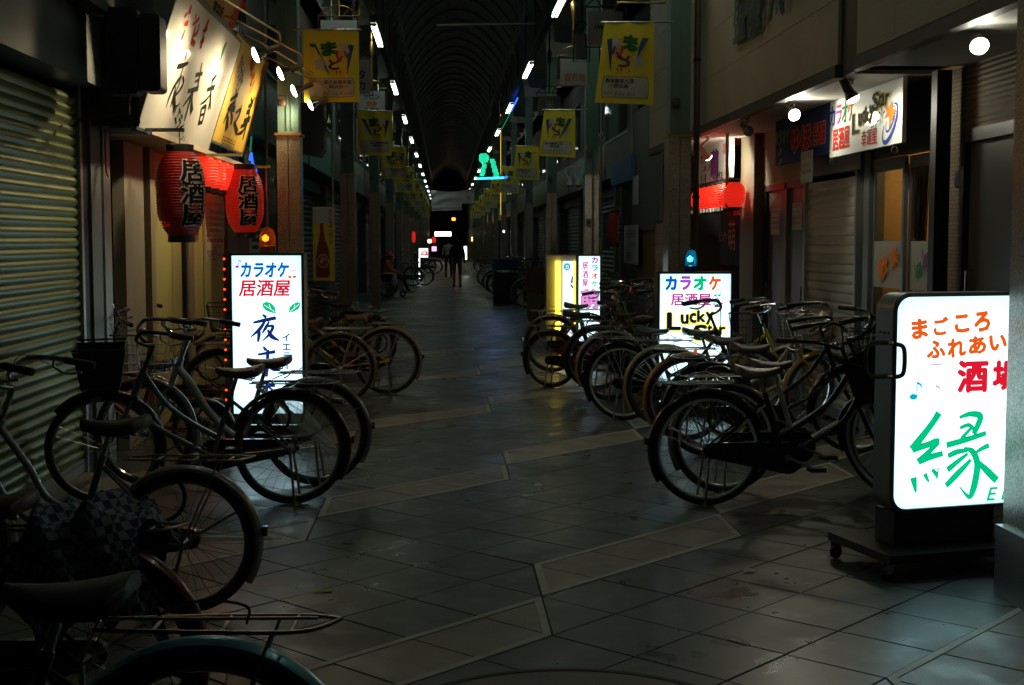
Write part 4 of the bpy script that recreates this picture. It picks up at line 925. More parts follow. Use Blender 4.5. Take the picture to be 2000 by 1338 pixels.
for r_ in range(12):
    for c_ in range(max(1, int(wt / 0.15))): ob('tile', tl_me, tw, (0, c_ * 0.15, 0.02 + r_ * 0.15))
bx('backing', (0.013, 0, 0), (0.08, wt, 1.85), grout, tw)
lantern('paper_lantern', 'dark unlit red lantern hanging beside the poster board', onX(1200, 447, 2.75), 0.26, 0.52, mat('unlit lantern red', (0.30, 0.02, 0.02), 0.6), txt=True, facing=0.9)
onside('blue_curtain', 'narrow navy shop banner behind the unlit lantern', 'banner', 2.95, 1178, 1190, 415, 485, navy, 0.01)
onside('notice_strip', 'long white price notice on the corrugated sheet', 'notice', 3.06, 1235, 1246, 344, 400, paperw, 0.005)
# two unlit swan-neck lamps clipped to the third pillar
for i, (a, b, lb) in enumerate(((1104, 1113, 'farther unlit swan-neck lamp by the second siding-side pillar'), (1121, 1129, 'nearer unlit swan-neck lamp by the second siding-side pillar'))):
    e = onY(1137, 326 + i * -4, 21.65); n_ = onY(a, 335, 21.65); h_ = onY(b, 355, 21.6); t = thing('swan_neck_lamp', lb, 'lamp', e)
    MB().tube(smooth_path([V((0, 0, 0)), n_ - e + V((0.04, 0, 0.06)), n_ - e, h_ - e + V((-0.03, 0, 0.06))], 5), 0.012, 8).build('arm', cream_m, t, True)
    MB().lathe([(0.0, 0.09), (0.022, 0.09), (0.03, 0.02), (0.055, -0.05)], 12, tuple(h_ - e)).build('socket', cream_m, t, True); MB().lathe([(0.055, -0.05), (0.04, -0.075), (0.0, -0.085)], 12, tuple(h_ - e)).build('bulb_face', mat('unlit bulb', (0.35, 0.36, 0.36), 0.12), t, True)

# mid-distance clutter on the lantern side
o_, p_, w_, h_ = onside('glass_showcase', 'dark glass showcase window reflecting blue light past the snack sign', 'window', -2.3, 480, 540, 250, 440, glassdk, 0.04, 1)
nb_ = emit('blue neon', (0.03, 0.10, 1.0), 2.2)
t = thing('blue_neon', 'blue neon squiggle in the dark window behind the yellow sign', 'neon', onX(488, 312, -2.2)); MB().tube(smooth_path([V((0, 0, 0)), V((0, 0.12, 0.08)), V((0, 0.2, -0.02)), V((0, 0.36, -0.05)), V((0, 0.5, -0.1))], 5), 0.014, 6).build('tube', nb_, t); MB().tube([(0, 0.05, 0.1), (0, 0.2, 0.35)], 0.012, 6).build('tube', emit('green neon', (0.05, 0.6, 0.25), 0.25), t)
tvb = thing('glossy_sign_box', 'curved glossy dark sign box beyond the first lantern-side pillar', 'sign', onY(610, 300, 17.5))
MB().prism([(-0.17, 0.0), (0.10, -0.04), (0.16, 0.05), (0.16, 0.62), (-0.17, 0.66)], fy, -0.3, 0.05).build('case', mat('gloss dark', (0.05, 0.05, 0.05), 0.08, coat=1.0), tvb); MB().tube([(-0.17, 0, 0.3), (-0.6, 0, 0.3)], 0.02, 6).build('bracket', darksteel, tvb)
# thin steel conduits
for px, yy, z0, z1, lb in ((523, 14.2, 0, 6, 'thin steel conduit just before the first lantern-side pillar'), (651, 17.6, 0.0, 6, 'thin steel conduit carrying the beer bottle plaque'), (1173, 21.0, 0, 6, 'thin steel conduit by the second siding-side pillar')):
    q = onY(px, 480, yy); o = MB().tube([(0, 0, z0), (0, 0, z1)], 0.014, 8).build('conduit', dullchrome); o.location = (q.x, q.y, 0); tag(o, lb, 'conduit')
# beer plaque
a = onY(612, 548, 17.5); b = onY(653, 404, 17.5)
bt, bpn = board('bottle_plaque', 'tall narrow plaque picturing a brown beer bottle on yellow ground', a, V((b.x, a.y, a.z)), V((a.x, a.y, b.z)), 0.02, mat('plaque yellow', (0.85, 0.64, 0.08), 0.45), frame=False)
bpn.poly([(613, 405), (652, 405), (652, 437), (613, 437)], mat('plaque white', (0.55, 0.53, 0.46), 0.5), lift=0.002)
brown = mat('bottle brown', (0.22, 0.05, 0.012), 0.35); blab = mat('bottle label', (0.55, 0.42, 0.25), 0.5)
bpn.poly([(625.5, 436), (631.5, 436), (632.5, 452), (635, 468), (642, 486), (644, 505), (644, 538), (641, 542), (620, 542), (617.5, 538), (617.5, 505), (619, 486), (623, 468), (625, 452)], brown, lift=0.004)
bpn.poly([(631 + 11.5 * math.cos(t_ * PI / 9), 510 + 14 * math.sin(t_ * PI / 9)) for t_ in range(18)], blab, lift=0.005)
bpn.poly([(631 + 9.5 * math.cos(t_ * PI / 9), 510 + 11.5 * math.sin(t_ * PI / 9)) for t_ in range(18)], mat('label red', (0.38, 0.06, 0.03), 0.5), lift=0.006)
bpn.poly([(624, 512), (628, 503), (636, 504), (639, 509), (633, 508), (630, 515)], blab, lift=0.007)
bpn.text('キ\nリ\nン\nラ\nガ\nー\nビ\nー\nル', (641.5, 408, 650, 476), inkred, 0.03, lift=0.004)

# ================================================================== BANNERS
ban_y = mat('yellow banner cloth', (0.88, 0.70, 0.05), 0.8, var=0.1, vscale=4); ban_y.node_tree.nodes['Principled BSDF'].inputs['Emission Strength'].default_value = 0
bw = mat('banner white', (0.55, 0.52, 0.46), 0.8); bgreen = mat('banner green', (0.02, 0.16, 0.05), 0.8); bred = mat('banner red', (0.48, 0.03, 0.02), 0.8); bblue = mat('banner blue', (0.02, 0.08, 0.22), 0.8); bpur = mat('banner purple', (0.13, 0.03, 0.17), 0.8); bkl = mat('banner line', (0.02, 0.02, 0.02), 0.8)
ban_mesh = {}
def banner(sd, i, y, top=3.66, h=0.715):
    wdt = 0.55 if sd < 0 else 0.50; mir = sd > 0
    x0 = PLI + 0.07 if sd < 0 else PRI - 0.06 - wdt - 0.12; side = 'lantern' if sd < 0 else 'siding'
    t = thing('street_banner', '%s yellow street banner on the %s side pillars' % (ORD[i], side), 'banner', (x0, y - 0.06, top - h), 0, 'yellow street banners on the %s side' % side)
    t.rotation_euler = (0, random.uniform(-0.02, 0.02), random.uniform(-0.10, 0.10))
    ph = (i % 3) * 1.7 + sd; slant = 0.10 if sd > 0 else 0.0
    def wob(u, v): return 0.012 * (1 - v) * math.sin(u * 7 + ph) + 0.010 * math.sin(u * 13 + v * 4 + ph)
    def xsh(u, v): return -(1 - v) * slant * (1 - u)
    mb = MB(); n = 14; vs = []
    for j in range(n + 1):
        for k in range(n + 1):
            u, v = k / n, j / n; vs.append((u * wdt + xsh(u, v), wob(u, v), v * h - (0.03 * u * (1 - v) if sd > 0 else 0)))
    mb.add(vs, [(j * (n + 1) + k, j * (n + 1) + k + 1, (j + 1) * (n + 1) + k + 1, (j + 1) * (n + 1) + k) for j in range(n) for k in range(n)]).build('cloth', ban_y, t, True)
    MB().tube([(-0.10 if sd < 0 else -0.03, 0, h), (wdt + (0.03 if sd < 0 else 0.20), 0, h)], 0.010, 8).build('rod', dullchrome, t)
    def lay(vs2, fs, m, lift, nm='lettering', per=10 ** 9):
        out = []
        for i_, (u, v) in enumerate(vs2):
            if mir: u = 1 - u
            out.append((u * wdt + xsh(u, v), wob(u, v) - lift - 0.00012 * (i_ // per), v * h - (0.03 * u * (1 - v) if sd > 0 else 0)))
        me = bpy.data.meshes.new(nm); me.from_pydata(out, [], fs); me.update(); me.materials.append(m); ob(nm, me, t)
    def tx(body, box, m, bold=0.0, lift=0.004, rot=0.0):
        vs_, fs_, per_ = glyphs(body, bold); xs = [p[0] for p in vs_]; ys_ = [p[1] for p in vs_]; mx, my = (max(xs) + min(xs)) / 2, (max(ys_) + min(ys_)) / 2
        sx = (box[2] - box[0]) / (max(xs) - min(xs)); sy = (box[3] - box[1]) / (max(ys_) - min(ys_)); c_, s_ = math.cos(rot), math.sin(rot); out = []
        for x, y_ in vs_:
            a_, b_ = (x - mx) * sx, (y_ - my) * sy * 1.3; a_, b_ = a_ * c_ - b_ * s_, a_ * s_ + b_ * c_
            out.append(((box[0] + box[2]) / 2 + a_, (box[1] + box[3]) / 2 + b_ / 1.3))
        lay(out, fs_, m, lift, per=per_)
    def sub(poly, m, lift, nm='mark'): lay(poly, [tuple(range(len(poly)))], m, lift, nm)
    # printed field: lay fine-grained quads so that they follow the folds
    bxp = rrect(0.80, 0.27, 0.04, 3); g = []
    for a_, b_, m_, l_ in ((0.0, 0.0, bkl, 0.003), (0.008, 0.006, bw, 0.0045)):
        vs3 = []; fs3 = []; N = 12
        x0_, x1_, y0_, y1_ = 0.09 + a_, 0.91 - a_, 0.07 + b_, 0.335 - b_
        for j in range(5):
            for k in range(N + 1):
                u = x0_ + (x1_ - x0_) * k / N; v = y0_ + (y1_ - y0_) * j / 4
                if k in (0, N) and j in (0, 4): u += 0.02 * (1 if k == 0 else -1)
                vs3.append((u, v))
        for j in range(4):
            for k in range(N): q = j * (N + 1) + k; fs3.append((q, q + 1, q + N + 2, q + N + 1))
        lay(vs3, fs3, m_, l_, 'mark')
    near_ = i < 4
    tx('萩之茶屋本通', (0.36, 0.25, 0.86, 0.305), bkl, 0.02, 0.006); tx('商店街へ', (0.45, 0.19, 0.80, 0.24), bkl, 0.02, 0.006); tx('いらっしゃーい!', (0.34, 0.095, 0.87, 0.15), bkl, 0.01, 0.006)
    sub(star(0.73, 0.72, 0.13, 0.6, 0.2), bw, 0.003); sub(star(0.29, 0.53, 0.12, 0.6, 0.5), bw, 0.003)
    tx('ま', (0.31, 0.64, 0.62, 0.84), bgreen, 0.06, 0.005, 0.1); tx('い', (0.58, 0.58, 0.81, 0.71), bred, 0.05, 0.006); tx('ど', (0.44, 0.45, 0.70, 0.60), bpur, 0.05, 0.006)
    tx('!!', (0.58, 0.37, 0.68, 0.44), bred, 0.0, 0.004)
    for q in ([(0.10, 0.805), (0.22, 0.81), (0.47, 0.39), (0.455, 0.385)], [(0.81, 0.80), (0.915, 0.785), (0.79, 0.385), (0.78, 0.385)]): sub(q, bblue, 0.0035)
for i in range(9):
    banner(-1, i, PY[i + 1]); banner(1, i, PY[i + 1], 3.76 if i == 0 else 3.68, 0.80 if i == 0 else 0.74)

# ================================================================== HANGING SHOP SIGNS in gold arched frames
hs_face = mat('hanging sign white', (0.50, 0.52, 0.52), 0.18, coat=0.5, var=0.05); hs_dark = mat('hanging sign grey', (0.16, 0.16, 0.15), 0.3)
def hang_sign(label, x0, x1, z0, z1, y, lines, face=hs_face, fr=gold):
    w_, h_ = x1 - x0, z1 - z0; t = thing('hanging_sign', label, 'sign', (x0, y, z0)); r = 0.012
    bx('face', (0.03, 0.0, 0.03), (w_ - 0.03, 0.06, h_ - 0.05), face, t)
    MB().tube([(0, 0, 0), (w_, 0, 0), (w_, 0, h_), (0, 0, h_)], r, 6, closed=True).build('frame', fr, t)
    MB().tube(smooth_path([V((0, 0, h_)), V((w_ * .25, 0, h_ + .10)), V((w_ * .5, 0, h_ + .13)), V((w_ * .75, 0, h_ + .10)), V((w_, 0, h_))], 5), r * .8, 6).tube([(w_ * .4, 0, h_), (w_ * .25, 0, h_ + .1)], r * .7, 6).tube([(w_ * .6, 0, h_), (w_ * .75, 0, h_ + .1)], r * .7, 6).build('arch', fr, t)
    MB().tube([(w_ * .5, 0, h_), (w_ * .5, 0, 6.2 - z0)], 0.014, 8).lathe([(0.014, 0.5), (0.035, 0.62), (0.04, 0.75), (0.014, 0.8)], 12, (w_ * .5, 0, h_)).build('hanger', fr, t, True)
    p = Panel((x0 + 0.03, y - 0.001, z0 + 0.03), (1, 0, 0), (0, 0, 1), t); pw, ph_ = w_ - 0.06, h_ - 0.08
    for body, u0, v0, u1, v1, m in lines: p.text(body, (u0 * pw, v0 * ph_, u1 * pw, v1 * ph_), m, 0.02, px=False)
    return t
def hpx(label, p0, p1, y0, y1, dist, lines, face=hs_face, fr=gold):
    a = onY(p0, y1, dist); b = onY(p1, y0, dist); return hang_sign(label, a.x, b.x, a.z, b.z, dist, lines, face, fr)
hpx('gold framed hanging sign behind the first lantern-side banner', 622, 702, 32, 112, 17.0, [('酒処', .25, .55, .75, .8, inkred)])
hpx('gold framed hanging sign with a blue and orange name above the second lantern-side banner', 697, 755, 172, 232, 23.5, [('サロン', .2, .68, .8, .88, inkblue), ('喫茶', .3, .42, .7, .6, inkor), ('ありた', .2, .12, .85, .36, ink)])
hpx('tall gold framed hanging sign between the first two lantern-side banners', 672, 727, 110, 186, 19.6, [('タ\nカ', .5, .1, .8, .7, ink)])
hpx('gold framed hanging sign with blue and orange characters', 1090, 1150, 108, 170, 19.8, [('百万元', .15, .15, .95, .42, inkor)])
hpx('dark framed hanging sign with a red rice emblem', 1048, 1098, 182, 228, 25.0, [('米', .3, .25, .72, .8, outline_m)], hs_dark, darksteel)
hpx('large dark framed hanging sign behind the nearest siding-side banner', 1143, 1222, 14, 92, 15.8, [('(株)', .2, .45, .5, .6, ink)], hs_dark, darksteel)
hpx('gold framed hanging sign high over the nearest siding-side banner', 1205, 1300, -70, 5, 12.9, [])
hpx('smaller grey framed hanging sign past the rice emblem sign', 1120, 1152, 60, 120, 18.6, [], hs_dark, darksteel)

# ================================================================== LIT SIGNS
lit_w = emit('lit acrylic', (0.86, 0.96, 1.0), 1.15)
def opal_mat():
    m = emit('opal acrylic', (0.58, 0.90, 1.0), 0.85); n_ = m.node_tree.nodes; l = m.node_tree.links
    e = [x for x in n_ if x.type == 'EMISSION'][0]; t_ = n_.new('ShaderNodeBsdfTranslucent'); t_.inputs[0].default_value = (0.82, 0.88, 0.90, 1)
    a_ = n_.new('ShaderNodeAddShader'); l.new(e.outputs[0], a_.inputs[0]); l.new(t_.outputs[0], a_.inputs[1]); l.new(a_.outputs[0], n_['Material Output'].inputs[0]); return m
opal = opal_mat(); inner_tube = emit('inner fluorescent tube', (0.66, 0.95, 1.0), 4.6); lining_m = mat('white lining', (0.80, 0.80, 0.78), 0.6)
def lit(name, col, s=1.0): return emit('lit ' + name, col, s)
L_blue = lit('blue', (0.0, 0.10, 0.62), 1.1); L_red = lit('red', (0.75, 0.01, 0.03), 1.0); L_green = lit('green', (0.0, 0.55, 0.22), 1.0); L_or = lit('orange', (0.85, 0.11, 0.005), 1.0)
L_mag = lit('magenta', (0.62, 0.01, 0.30), 1.0); L_pur = lit('purple', (0.42, 0.06, 0.60), 1.0); L_cy = lit('cyan', (0.0, 0.42, 0.62), 1.0); L_ink = lit('ink', (0.004, 0.006, 0.02), 1.0); L_yel = lit('yellow', (0.9, 0.85, 0.06), 1.3); L_pk = lit('pink', (0.85, 0.30, 0.75), 1.0); L_pale = lit('pale lilac', (0.62, 0.36, 0.62), 1.0); L_nv = lit('navy', (0.01, 0.02, 0.16), 1.0)
case_dk = mat('dark sign case', (0.05, 0.055, 0.06), 0.4, 0.4, var=0.1); case_nv = mat('navy sign case', (0.02, 0.03, 0.09), 0.4, 0.2)
def note(P, x, y, s, m, double=False, hollow=False):
    """a musical note: x, y = head centre, s = height, all in photo pixels"""
    def head(cx, cy):
        if hollow: P.brush([[(cx + .26 * s * math.cos(a_ * PI / 8), cy + .2 * s * math.sin(a_ * PI / 8), s * .03) for a_ in range(17)]], m, name='mark', lift=0.004)
        else: P.poly([(cx + .26 * s * math.cos(a_ * PI / 8), cy + .2 * s * math.sin(a_ * PI / 8)) for a_ in range(16)], m, lift=0.004)
    head(x, y); wd = s * (.04 if hollow else .08)
    P.brush([[(x + .23 * s, y, wd), (x + .25 * s, y - s, wd)]], m, name='mark', lift=0.0045)
    if double:
        head(x + .7 * s, y - .02 * s); P.brush([[(x + .93 * s, y, wd), (x + .95 * s, y - s, wd)]], m, name='mark', lift=0.0045); P.brush([[(x + .25 * s, y - s, s * .1), (x + .95 * s, y - s, s * .1)]], m, name='mark', lift=0.005)
    else: P.brush([[(x + .25 * s, y - .95 * s, s * .14), (x + .5 * s, y - .8 * s, s * .14), (x + .52 * s, y - .55 * s, s * .04)]], m, name='mark', lift=0.005)
def lightbox(name, label, dist, p0, p1, py0, py1, depth, z_bot, border=0.02, case=case_dk, face=None):
    a = onY(p0, py0, dist); b = onY(p1, py1, dist); w_ = b.x - a.x; zt = a.z
    t = thing(name, label, 'sign', (a.x, dist, 0))
    z0 = z_bot
    th = 0.008
    MB().box((0, 0.02, z0), (th, depth, zt)).box((w_ - th, 0.02, z0), (w_, depth, zt)).box((th, 0.02, zt - th), (w_ - th, depth, zt)).box((th, 0.02, z0), (w_ - th, depth, z0 + th)).box((th, depth - th, z0 + th), (w_ - th, depth, zt - th)).build('case', case, t)
    a0, a1, b0, b1, dd = th + .001, w_ - th - .001, z0 + th + .001, zt - th - .001, depth - th - .001
    MB().add([(a0, 0.02, b0), (a1, 0.02, b0), (a1, 0.02, b1), (a0, 0.02, b1), (a0, dd, b0), (a1, dd, b0), (a1, dd, b1), (a0, dd, b1)], [(4, 5, 6, 7), (0, 1, 5, 4), (1, 2, 6, 5), (2, 3, 7, 6), (3, 0, 4, 7)]).build('lining', lining_m, t)
    if face is None:
        for q in (0.27, 0.73): MB().tube([(w_ * q, depth * .6, z0 + .10 * (zt - z0)), (w_ * q, depth * .6, zt - .12 * (zt - z0))], 0.013, 8).build('inner_tube', inner_tube, t)
    for q in (((0, -0.015, z0), (border, 0.019, zt)), ((w_ - border, -0.015, z0), (w_, 0.019, zt)), ((border, -0.015, zt - border), (w_ - border, 0.019, zt)), ((border, -0.015, z0), (w_ - border, 0.019, z0 + border))): bx('frame_bar', q[0], q[1], case, t)
    if face: bx('back_face', (border, 0.0, z0 + border), (w_ - border, 0.018, zt - border), face, t)
    else: MB().add([(border, 0.0, z0 + border), (w_ - border, 0.0, z0 + border), (w_ - border, 0.0, zt - border), (border, 0.0, zt - border)], [(0, 1, 2, 3)]).build('lit_face', opal, t)
    bx('foot', (0.04, 0.0, 0.0), (w_ - 0.04, depth + 0.12, z0 - 0.001), case_dk, t)
    p = Panel((a.x, dist - 0.001, 0), (1, 0, 0), (0, 0, 1), t); p.w = w_
    return t, p
# --- karaoke box on the lantern side
kb, kp = lightbox('karaoke_lightbox', 'tall white lightbox with blue, red and black characters beside the beacon', 10.2, 447, 597, 494, 806, 0.24, 0.22)
kp.text('カラオケ', (469, 512, 565, 542), L_blue, 0.045, shear=0.15); kp.text('居酒屋', (466, 546, 567, 579), L_red, 0.03, shear=0.12)
note(kp, 463, 521, 14, L_pur); note(kp, 566, 541, 13, L_or, True)
z7 = lambda x, y: (400 + x / 3.822, 470 + y / 3.822)
for pts in ([(430, 470), (460, 455), (500, 468), (525, 500), (532, 542), (495, 538), (455, 520), (433, 495)], [(714, 465), (690, 458), (655, 475), (632, 500), (626, 538), (665, 530), (700, 510), (712, 488)]): kp.poly([z7(*q) for q in pts], L_green, name='leaf')
for a_, b_ in (((445, 480), (520, 530)), ((705, 475), (638, 528)), ((480, 475), (495, 512)), ((672, 480), (668, 512))): kp.brush([[(*z7(*a_), 1.2), (*z7(*b_), 1.2)]], lit_w, lift=0.004, name='mark')
for a_ in (555, 580, 605): kp.brush([[(*z7(a_ + 15, 478), 0.8), (*z7(a_ - 5 if a_ < 580 else a_ + 5, 532), 0.8)]], L_pale, name='mark')
kp.brush([[(435, 555, 10), (455, 570, 14)], [(365, 612, 10), (440, 595, 16), (525, 578, 16)], [(450, 600, 10), (410, 660, 16), (345, 718, 5)], [(405, 665, 12), (405, 700, 16), (398, 752, 10)], [(480, 605, 8), (455, 650, 14), (430, 690, 6)], [(465, 640, 10), (510, 640, 14), (480, 700, 12), (430, 750, 4)], [(470, 665, 8), (500, 715, 20), (555, 745, 6)]], L_nv, f=z7, k=1.7)
kp.brush([[(440, 795, 10), (455, 815, 14)], [(400, 850, 10), (520, 830, 16)], [(470, 820, 14), (468, 930, 16), (460, 1010, 14)], [(520, 875, 8), (490, 910, 14)], [(420, 925, 10), (540, 900, 14)], [(460, 930, 8), (420, 980, 12), (395, 1010, 5)], [(470, 930, 8), (510, 960, 16), (560, 970, 6)]], L_nv, f=z7, k=1.7)
kp.brush([[(490, 1045, 12), (430, 1075, 10)], [(400, 1095, 10), (520, 1080, 14)], [(465, 1065, 12), (462, 1150, 12)], [(460, 1090, 8), (400, 1140, 6)], [(470, 1090, 8), (530, 1130, 10)], [(430, 1160, 12), (430, 1230, 12)], [(430, 1160, 10), (500, 1155, 12), (500, 1230, 12)], [(430, 1195, 8), (500, 1192, 8)], [(430, 1230, 10), (500, 1228, 10)]], L_nv, f=z7, k=1.7)
kp.text('イ\nエ\nラ\nイ\nシ\nャ\nン', (552, 651, 568, 775), L_nv, 0.03)
red_led = emit('red led', (1.0, 0.05, 0.01), 3.5)
MB().tube([(-0.035, -0.01, 0.25), (-0.035, -0.01, 1.46)], 0.004, 6).build('led_cord', blackplastic, kb)
for i in range(16):
    if i in (3, 9): continue
    MB().lathe([(0.0, -0.011), (0.011, 0.0), (0.0, 0.011)], 8, (-0.035, -0.012, 0.27 + i * 0.077)).build('led_bulb', red_led, kb)
def beacon(label, px, py, dist, zt, dome, core, r=0.055, cap=None):
    x = onY(px, py, dist).x; t = thing('beacon', label, 'beacon', (x, dist + 0.08, zt))
    MB().lathe([(r * 1.1, 0), (r * 1.1, 0.05), (r * 0.9, 0.055)], 18).build('base', cap or blackplastic, t, True)
    MB().lathe([(r, 0.055), (r * 1.02, 0.10), (r * 0.92, 0.15), (r * 0.6, 0.185), (0.0, 0.195)], 20).build('dome', dome, t, True)
    MB().lathe([(0, 0.085), (0.02, 0.095), (0.024, 0.12), (0.0, 0.14)], 10, (-0.012, -r * 0.3, 0)).build('bulb', core, t, True)
    return t
amber = mat('amber dome', (0.95, 0.32, 0.02), 0.15, trans=0.75); amber.node_tree.nodes['Principled BSDF'].inputs['IOR'].default_value = 1.2
bluedome = mat('blue dome', (0.02, 0.45, 0.75), 0.15, trans=0.75); bluedome.node_tree.nodes['Principled BSDF'].inputs['IOR'].default_value = 1.2
beacon('orange rotating beacon on top of the tall karaoke lightbox', 520, 480, 10.2, onY(520, 494, 10.2).z, amber, emit('amber bulb', (1.0, 0.32, 0.03), 6.0), 0.062, mat('amber base', (0.25, 0.07, 0.01), 0.4))

# --- star lightbox
kb, kp = lightbox('star_lightbox', 'white lightbox with rainbow characters and a blue beacon behind the bicycles', 11.6, 1285, 1428, 531, 800, 0.22, 0.12, 0.018)
for ch, a_, b_, m in (('カ', 1299, 1322, L_blue), ('ラ', 1328, 1350, L_pur), ('オ', 1354, 1380, L_green), ('ケ', 1384, 1408, L_or)): kp.text(ch, (a_, 539, b_, 567), m, 0.06)
kp.text('居酒屋', (1310, 573, 1389, 597), L_mag, 0.03); note(kp, 1397, 577, 11, L_cy, True); note(kp, 1394, 594, 11, L_pale); note(kp, 1409, 593, 11, L_or)
for ch, x0, y0, x1, y1 in (('L', 1302, 610, 1330, 645), ('u', 1329, 614, 1345, 633), ('c', 1346, 611, 1360, 631), ('k', 1361, 606, 1378, 629), ('y', 1378, 609, 1394, 634), ('S', 1354, 634, 1382, 665), ('t', 1381, 634, 1391, 655), ('a', 1391, 640, 1404, 654), ('r', 1404, 638, 1417, 654)):
    kp.text(ch, (x0 - 2, y0 - 2, x1 + 3, y1 + 3), L_yel, 0.07, lift=0.002); kp.text(ch, (x0, y0, x1, y1), L_ink, 0.04, lift=0.004)
kp.text('幸運星', (1298, 658, 1332, 668), L_pale, 0.0); kp.poly(star(1357, 693, 16, .45, .2), L_or); ring_seg(kp, 1370, 710, 30, 14, 3.3, -0.3, 1, 6, L_blue, -0.5)
bt_ = beacon('blue rotating beacon on top of the star lightbox', 1353, 520, 11.6, onY(1353, 531, 11.6).z, bluedome, emit('cyan bulb', (0.25, 1.0, 0.95), 14.0), 0.05, mat('blue base', (0.01, 0.02, 0.22), 0.3))

# --- moe lightbox and yellow tube box
kb, kp = lightbox('moe_lightbox', 'narrow white lightbox with a pink puffy character', 17.2, 1127, 1174, 497, 700, 0.2, 0.15, 0.022, mat('brown case', (0.06, 0.045, 0.04), 0.4))
for k_, (ch, m) in enumerate((('カ', L_mag), ('ラ', L_cy), ('オ', L_or), ('ケ', L_green))): kp.text(ch, (1155, 502 + k_ * 15.5, 1168, 514 + k_ * 15.5), m, 0.05)
kp.text('居\n酒\n屋', (1137, 512, 1149, 560), L_mag, 0.03); kp.text('萌', (1133, 564, 1171, 604), L_ink, 0.07, lift=0.002); kp.text('萌', (1134, 565, 1170, 603), L_pk, 0.035, lift=0.004)
kb, kp = lightbox('tube_lightbox', 'steel lightbox with a glowing yellow tube beside its white panel', 18.6, 1066, 1130, 498, 690, 0.25, 0.15, 0.012, steel, mat('box inside', (0.45, 0.44, 0.38), 0.5))
yel_e = emit('yellow tube', (1.0, 0.72, 0.05), 4.2)
for px in (1090, 1124):
    q = onY(px, 520, 18.55); MB().tube([(q.x - kb.location.x, -0.03, 0.22), (q.x - kb.location.x, -0.03, 1.28)], 0.036 if px < 1100 else 0.022, 12).build('yellow_tube', yel_e, kb, True)
q0, q1 = onY(1100, 500, 18.5).x - kb.location.x, onY(1122, 500, 18.5).x - kb.location.x
bx('white_panel', (q0, -0.03, 0.2), (q1, -0.012, 1.28), lit_w, kb); kp.poly([(1107 + 6.5 * math.cos(a_ * PI / 8), 521 + 7 * math.sin(a_ * PI / 8)) for a_ in range(16)], L_cy, lift=0.035); kp.text('カ', (1103.5, 517, 1110.5, 526), lit_w, 0.03, lift=0.037); kp.brush([[(1118, 540, 2), (1116, 552, 3)], [(1114, 556, 2), (1119, 562, 3)]], L_ink, lift=0.035)

# --- big rounded sign with its wheeled base
RZ_ = math.radians(14)
sg0 = onZ(1752, 1135)
fr_x = onY(1740, 800, 6.02)
big = thing('rounded_lightbox', 'big white rounded lightbox with orange, red and green characters on a wheeled base', 'sign', (fr_x.x, 6.02, 0), RZ_)
zt, zb = onY(1760, 573, 6.02).z, onY(1760, 1003, 6.02).z; BW = 0.72; BH = zt - zb
big_case = mat('pale grey case', (0.21, 0.22, 0.205), 0.4, 0.3, var=0.06)
fyL = M.Translation((BW / 2, 0, zb + BH / 2)) @ fy
outer = rrect(BW, BH, 0.085, 8); inner_ = rrect(BW - 0.035, BH - 0.035, 0.07, 8)
n = len(outer); mb = MB()
vs = [fyL @ V((*p, -0.14)) for p in outer] + [fyL @ V((*p, 0.0)) for p in outer] + [fyL @ V((*p, 0.012)) for p in inner_] + [fyL @ V((*p, -0.012)) for p in inner_]
fs = [tuple(range(n))[::-1]]
for i in range(n):
    j = (i + 1) % n; fs += [(i, i + n, j + n, j), (i + n, i + 2 * n, j + 2 * n, j + n), (i + 2 * n, i + 3 * n, j + 3 * n, j + 2 * n)]
mb.add(vs, fs).build('case', big_case, big, False)
MB().add([fyL @ V((p[0] * 0.999, p[1] * 0.999, 0.002)) for p in inner_], [tuple(range(n))]).build('lit_face', opal, big)
lin = [(p[0] * 0.985, p[1] * 0.985) for p in outer]
MB().add([fyL @ V((*p, -0.012)) for p in lin] + [fyL @ V((*p, -0.135)) for p in lin], [tuple(range(n, 2 * n))] + [(i, i + n, (i + 1) % n + n, (i + 1) % n) for i in range(n)]).build('lining', lining_m, big)
for q in (-0.20, 0.0, 0.20): MB().tube([fyL @ V((q, -BH * .40, -0.08)), fyL @ V((q, BH * .36, -0.08))], 0.014, 8).build('inner_tube', inner_tube, big)
for i in range(3): MB().lathe([(0.006, 0), (0.006, 0.004), (0, 0.004)], 8, (-0.003, 0.03 + i * 0.035, zb + BH * .82), 'X').build('screw', blackplastic, big)
MB().tube([(p[0] - 0.012, -0.012 + 0.0, p[1] + zb + BH * .68) for p in []] or smooth_path([V((-0.002, 0.03, zb + BH * .775)), V((-0.085, 0.035, zb + BH * .775)), V((-0.11, 0.04, zb + BH * .74)), V((-0.11, 0.04, zb + BH * .66)), V((-0.085, 0.035, zb + BH * .625)), V((-0.002, 0.03, zb + BH * .625))], 5), 0.011, 8).tube(smooth_path([V((-0.002, -0.03, zb + BH * .775)), V((0.03, -0.045, zb + BH * .76)), V((0.035, -0.05, zb + BH * .70)), V((0.03, -0.045, zb + BH * .64)), V((-0.002, -0.03, zb + BH * .625))], 5), 0.011, 8).tube([(-0.002, 0.03, zb + BH * .775), (-0.002, -0.03, zb + BH * .775)], 0.011, 8).tube([(-0.002, 0.03, zb + BH * .625), (-0.002, -0.03, zb + BH * .625)], 0.011, 8).build('handle', mat('bronze handle', (0.16, 0.12, 0.09), 0.3, 0.7), big, True)
bx('stand', (0.05, 0.03, 0.13), (BW - 0.12, 0.19, zb - 0.001), blackplastic, big)
MB().prism([(-0.08, -0.14), (BW - 0.04, -0.14), (BW - 0.04, 0.40), (-0.08, 0.40)], M(), 0.085, 0.125).build('base_plate', mat('black base', (0.018, 0.016, 0.015), 0.3, 0.3), big)
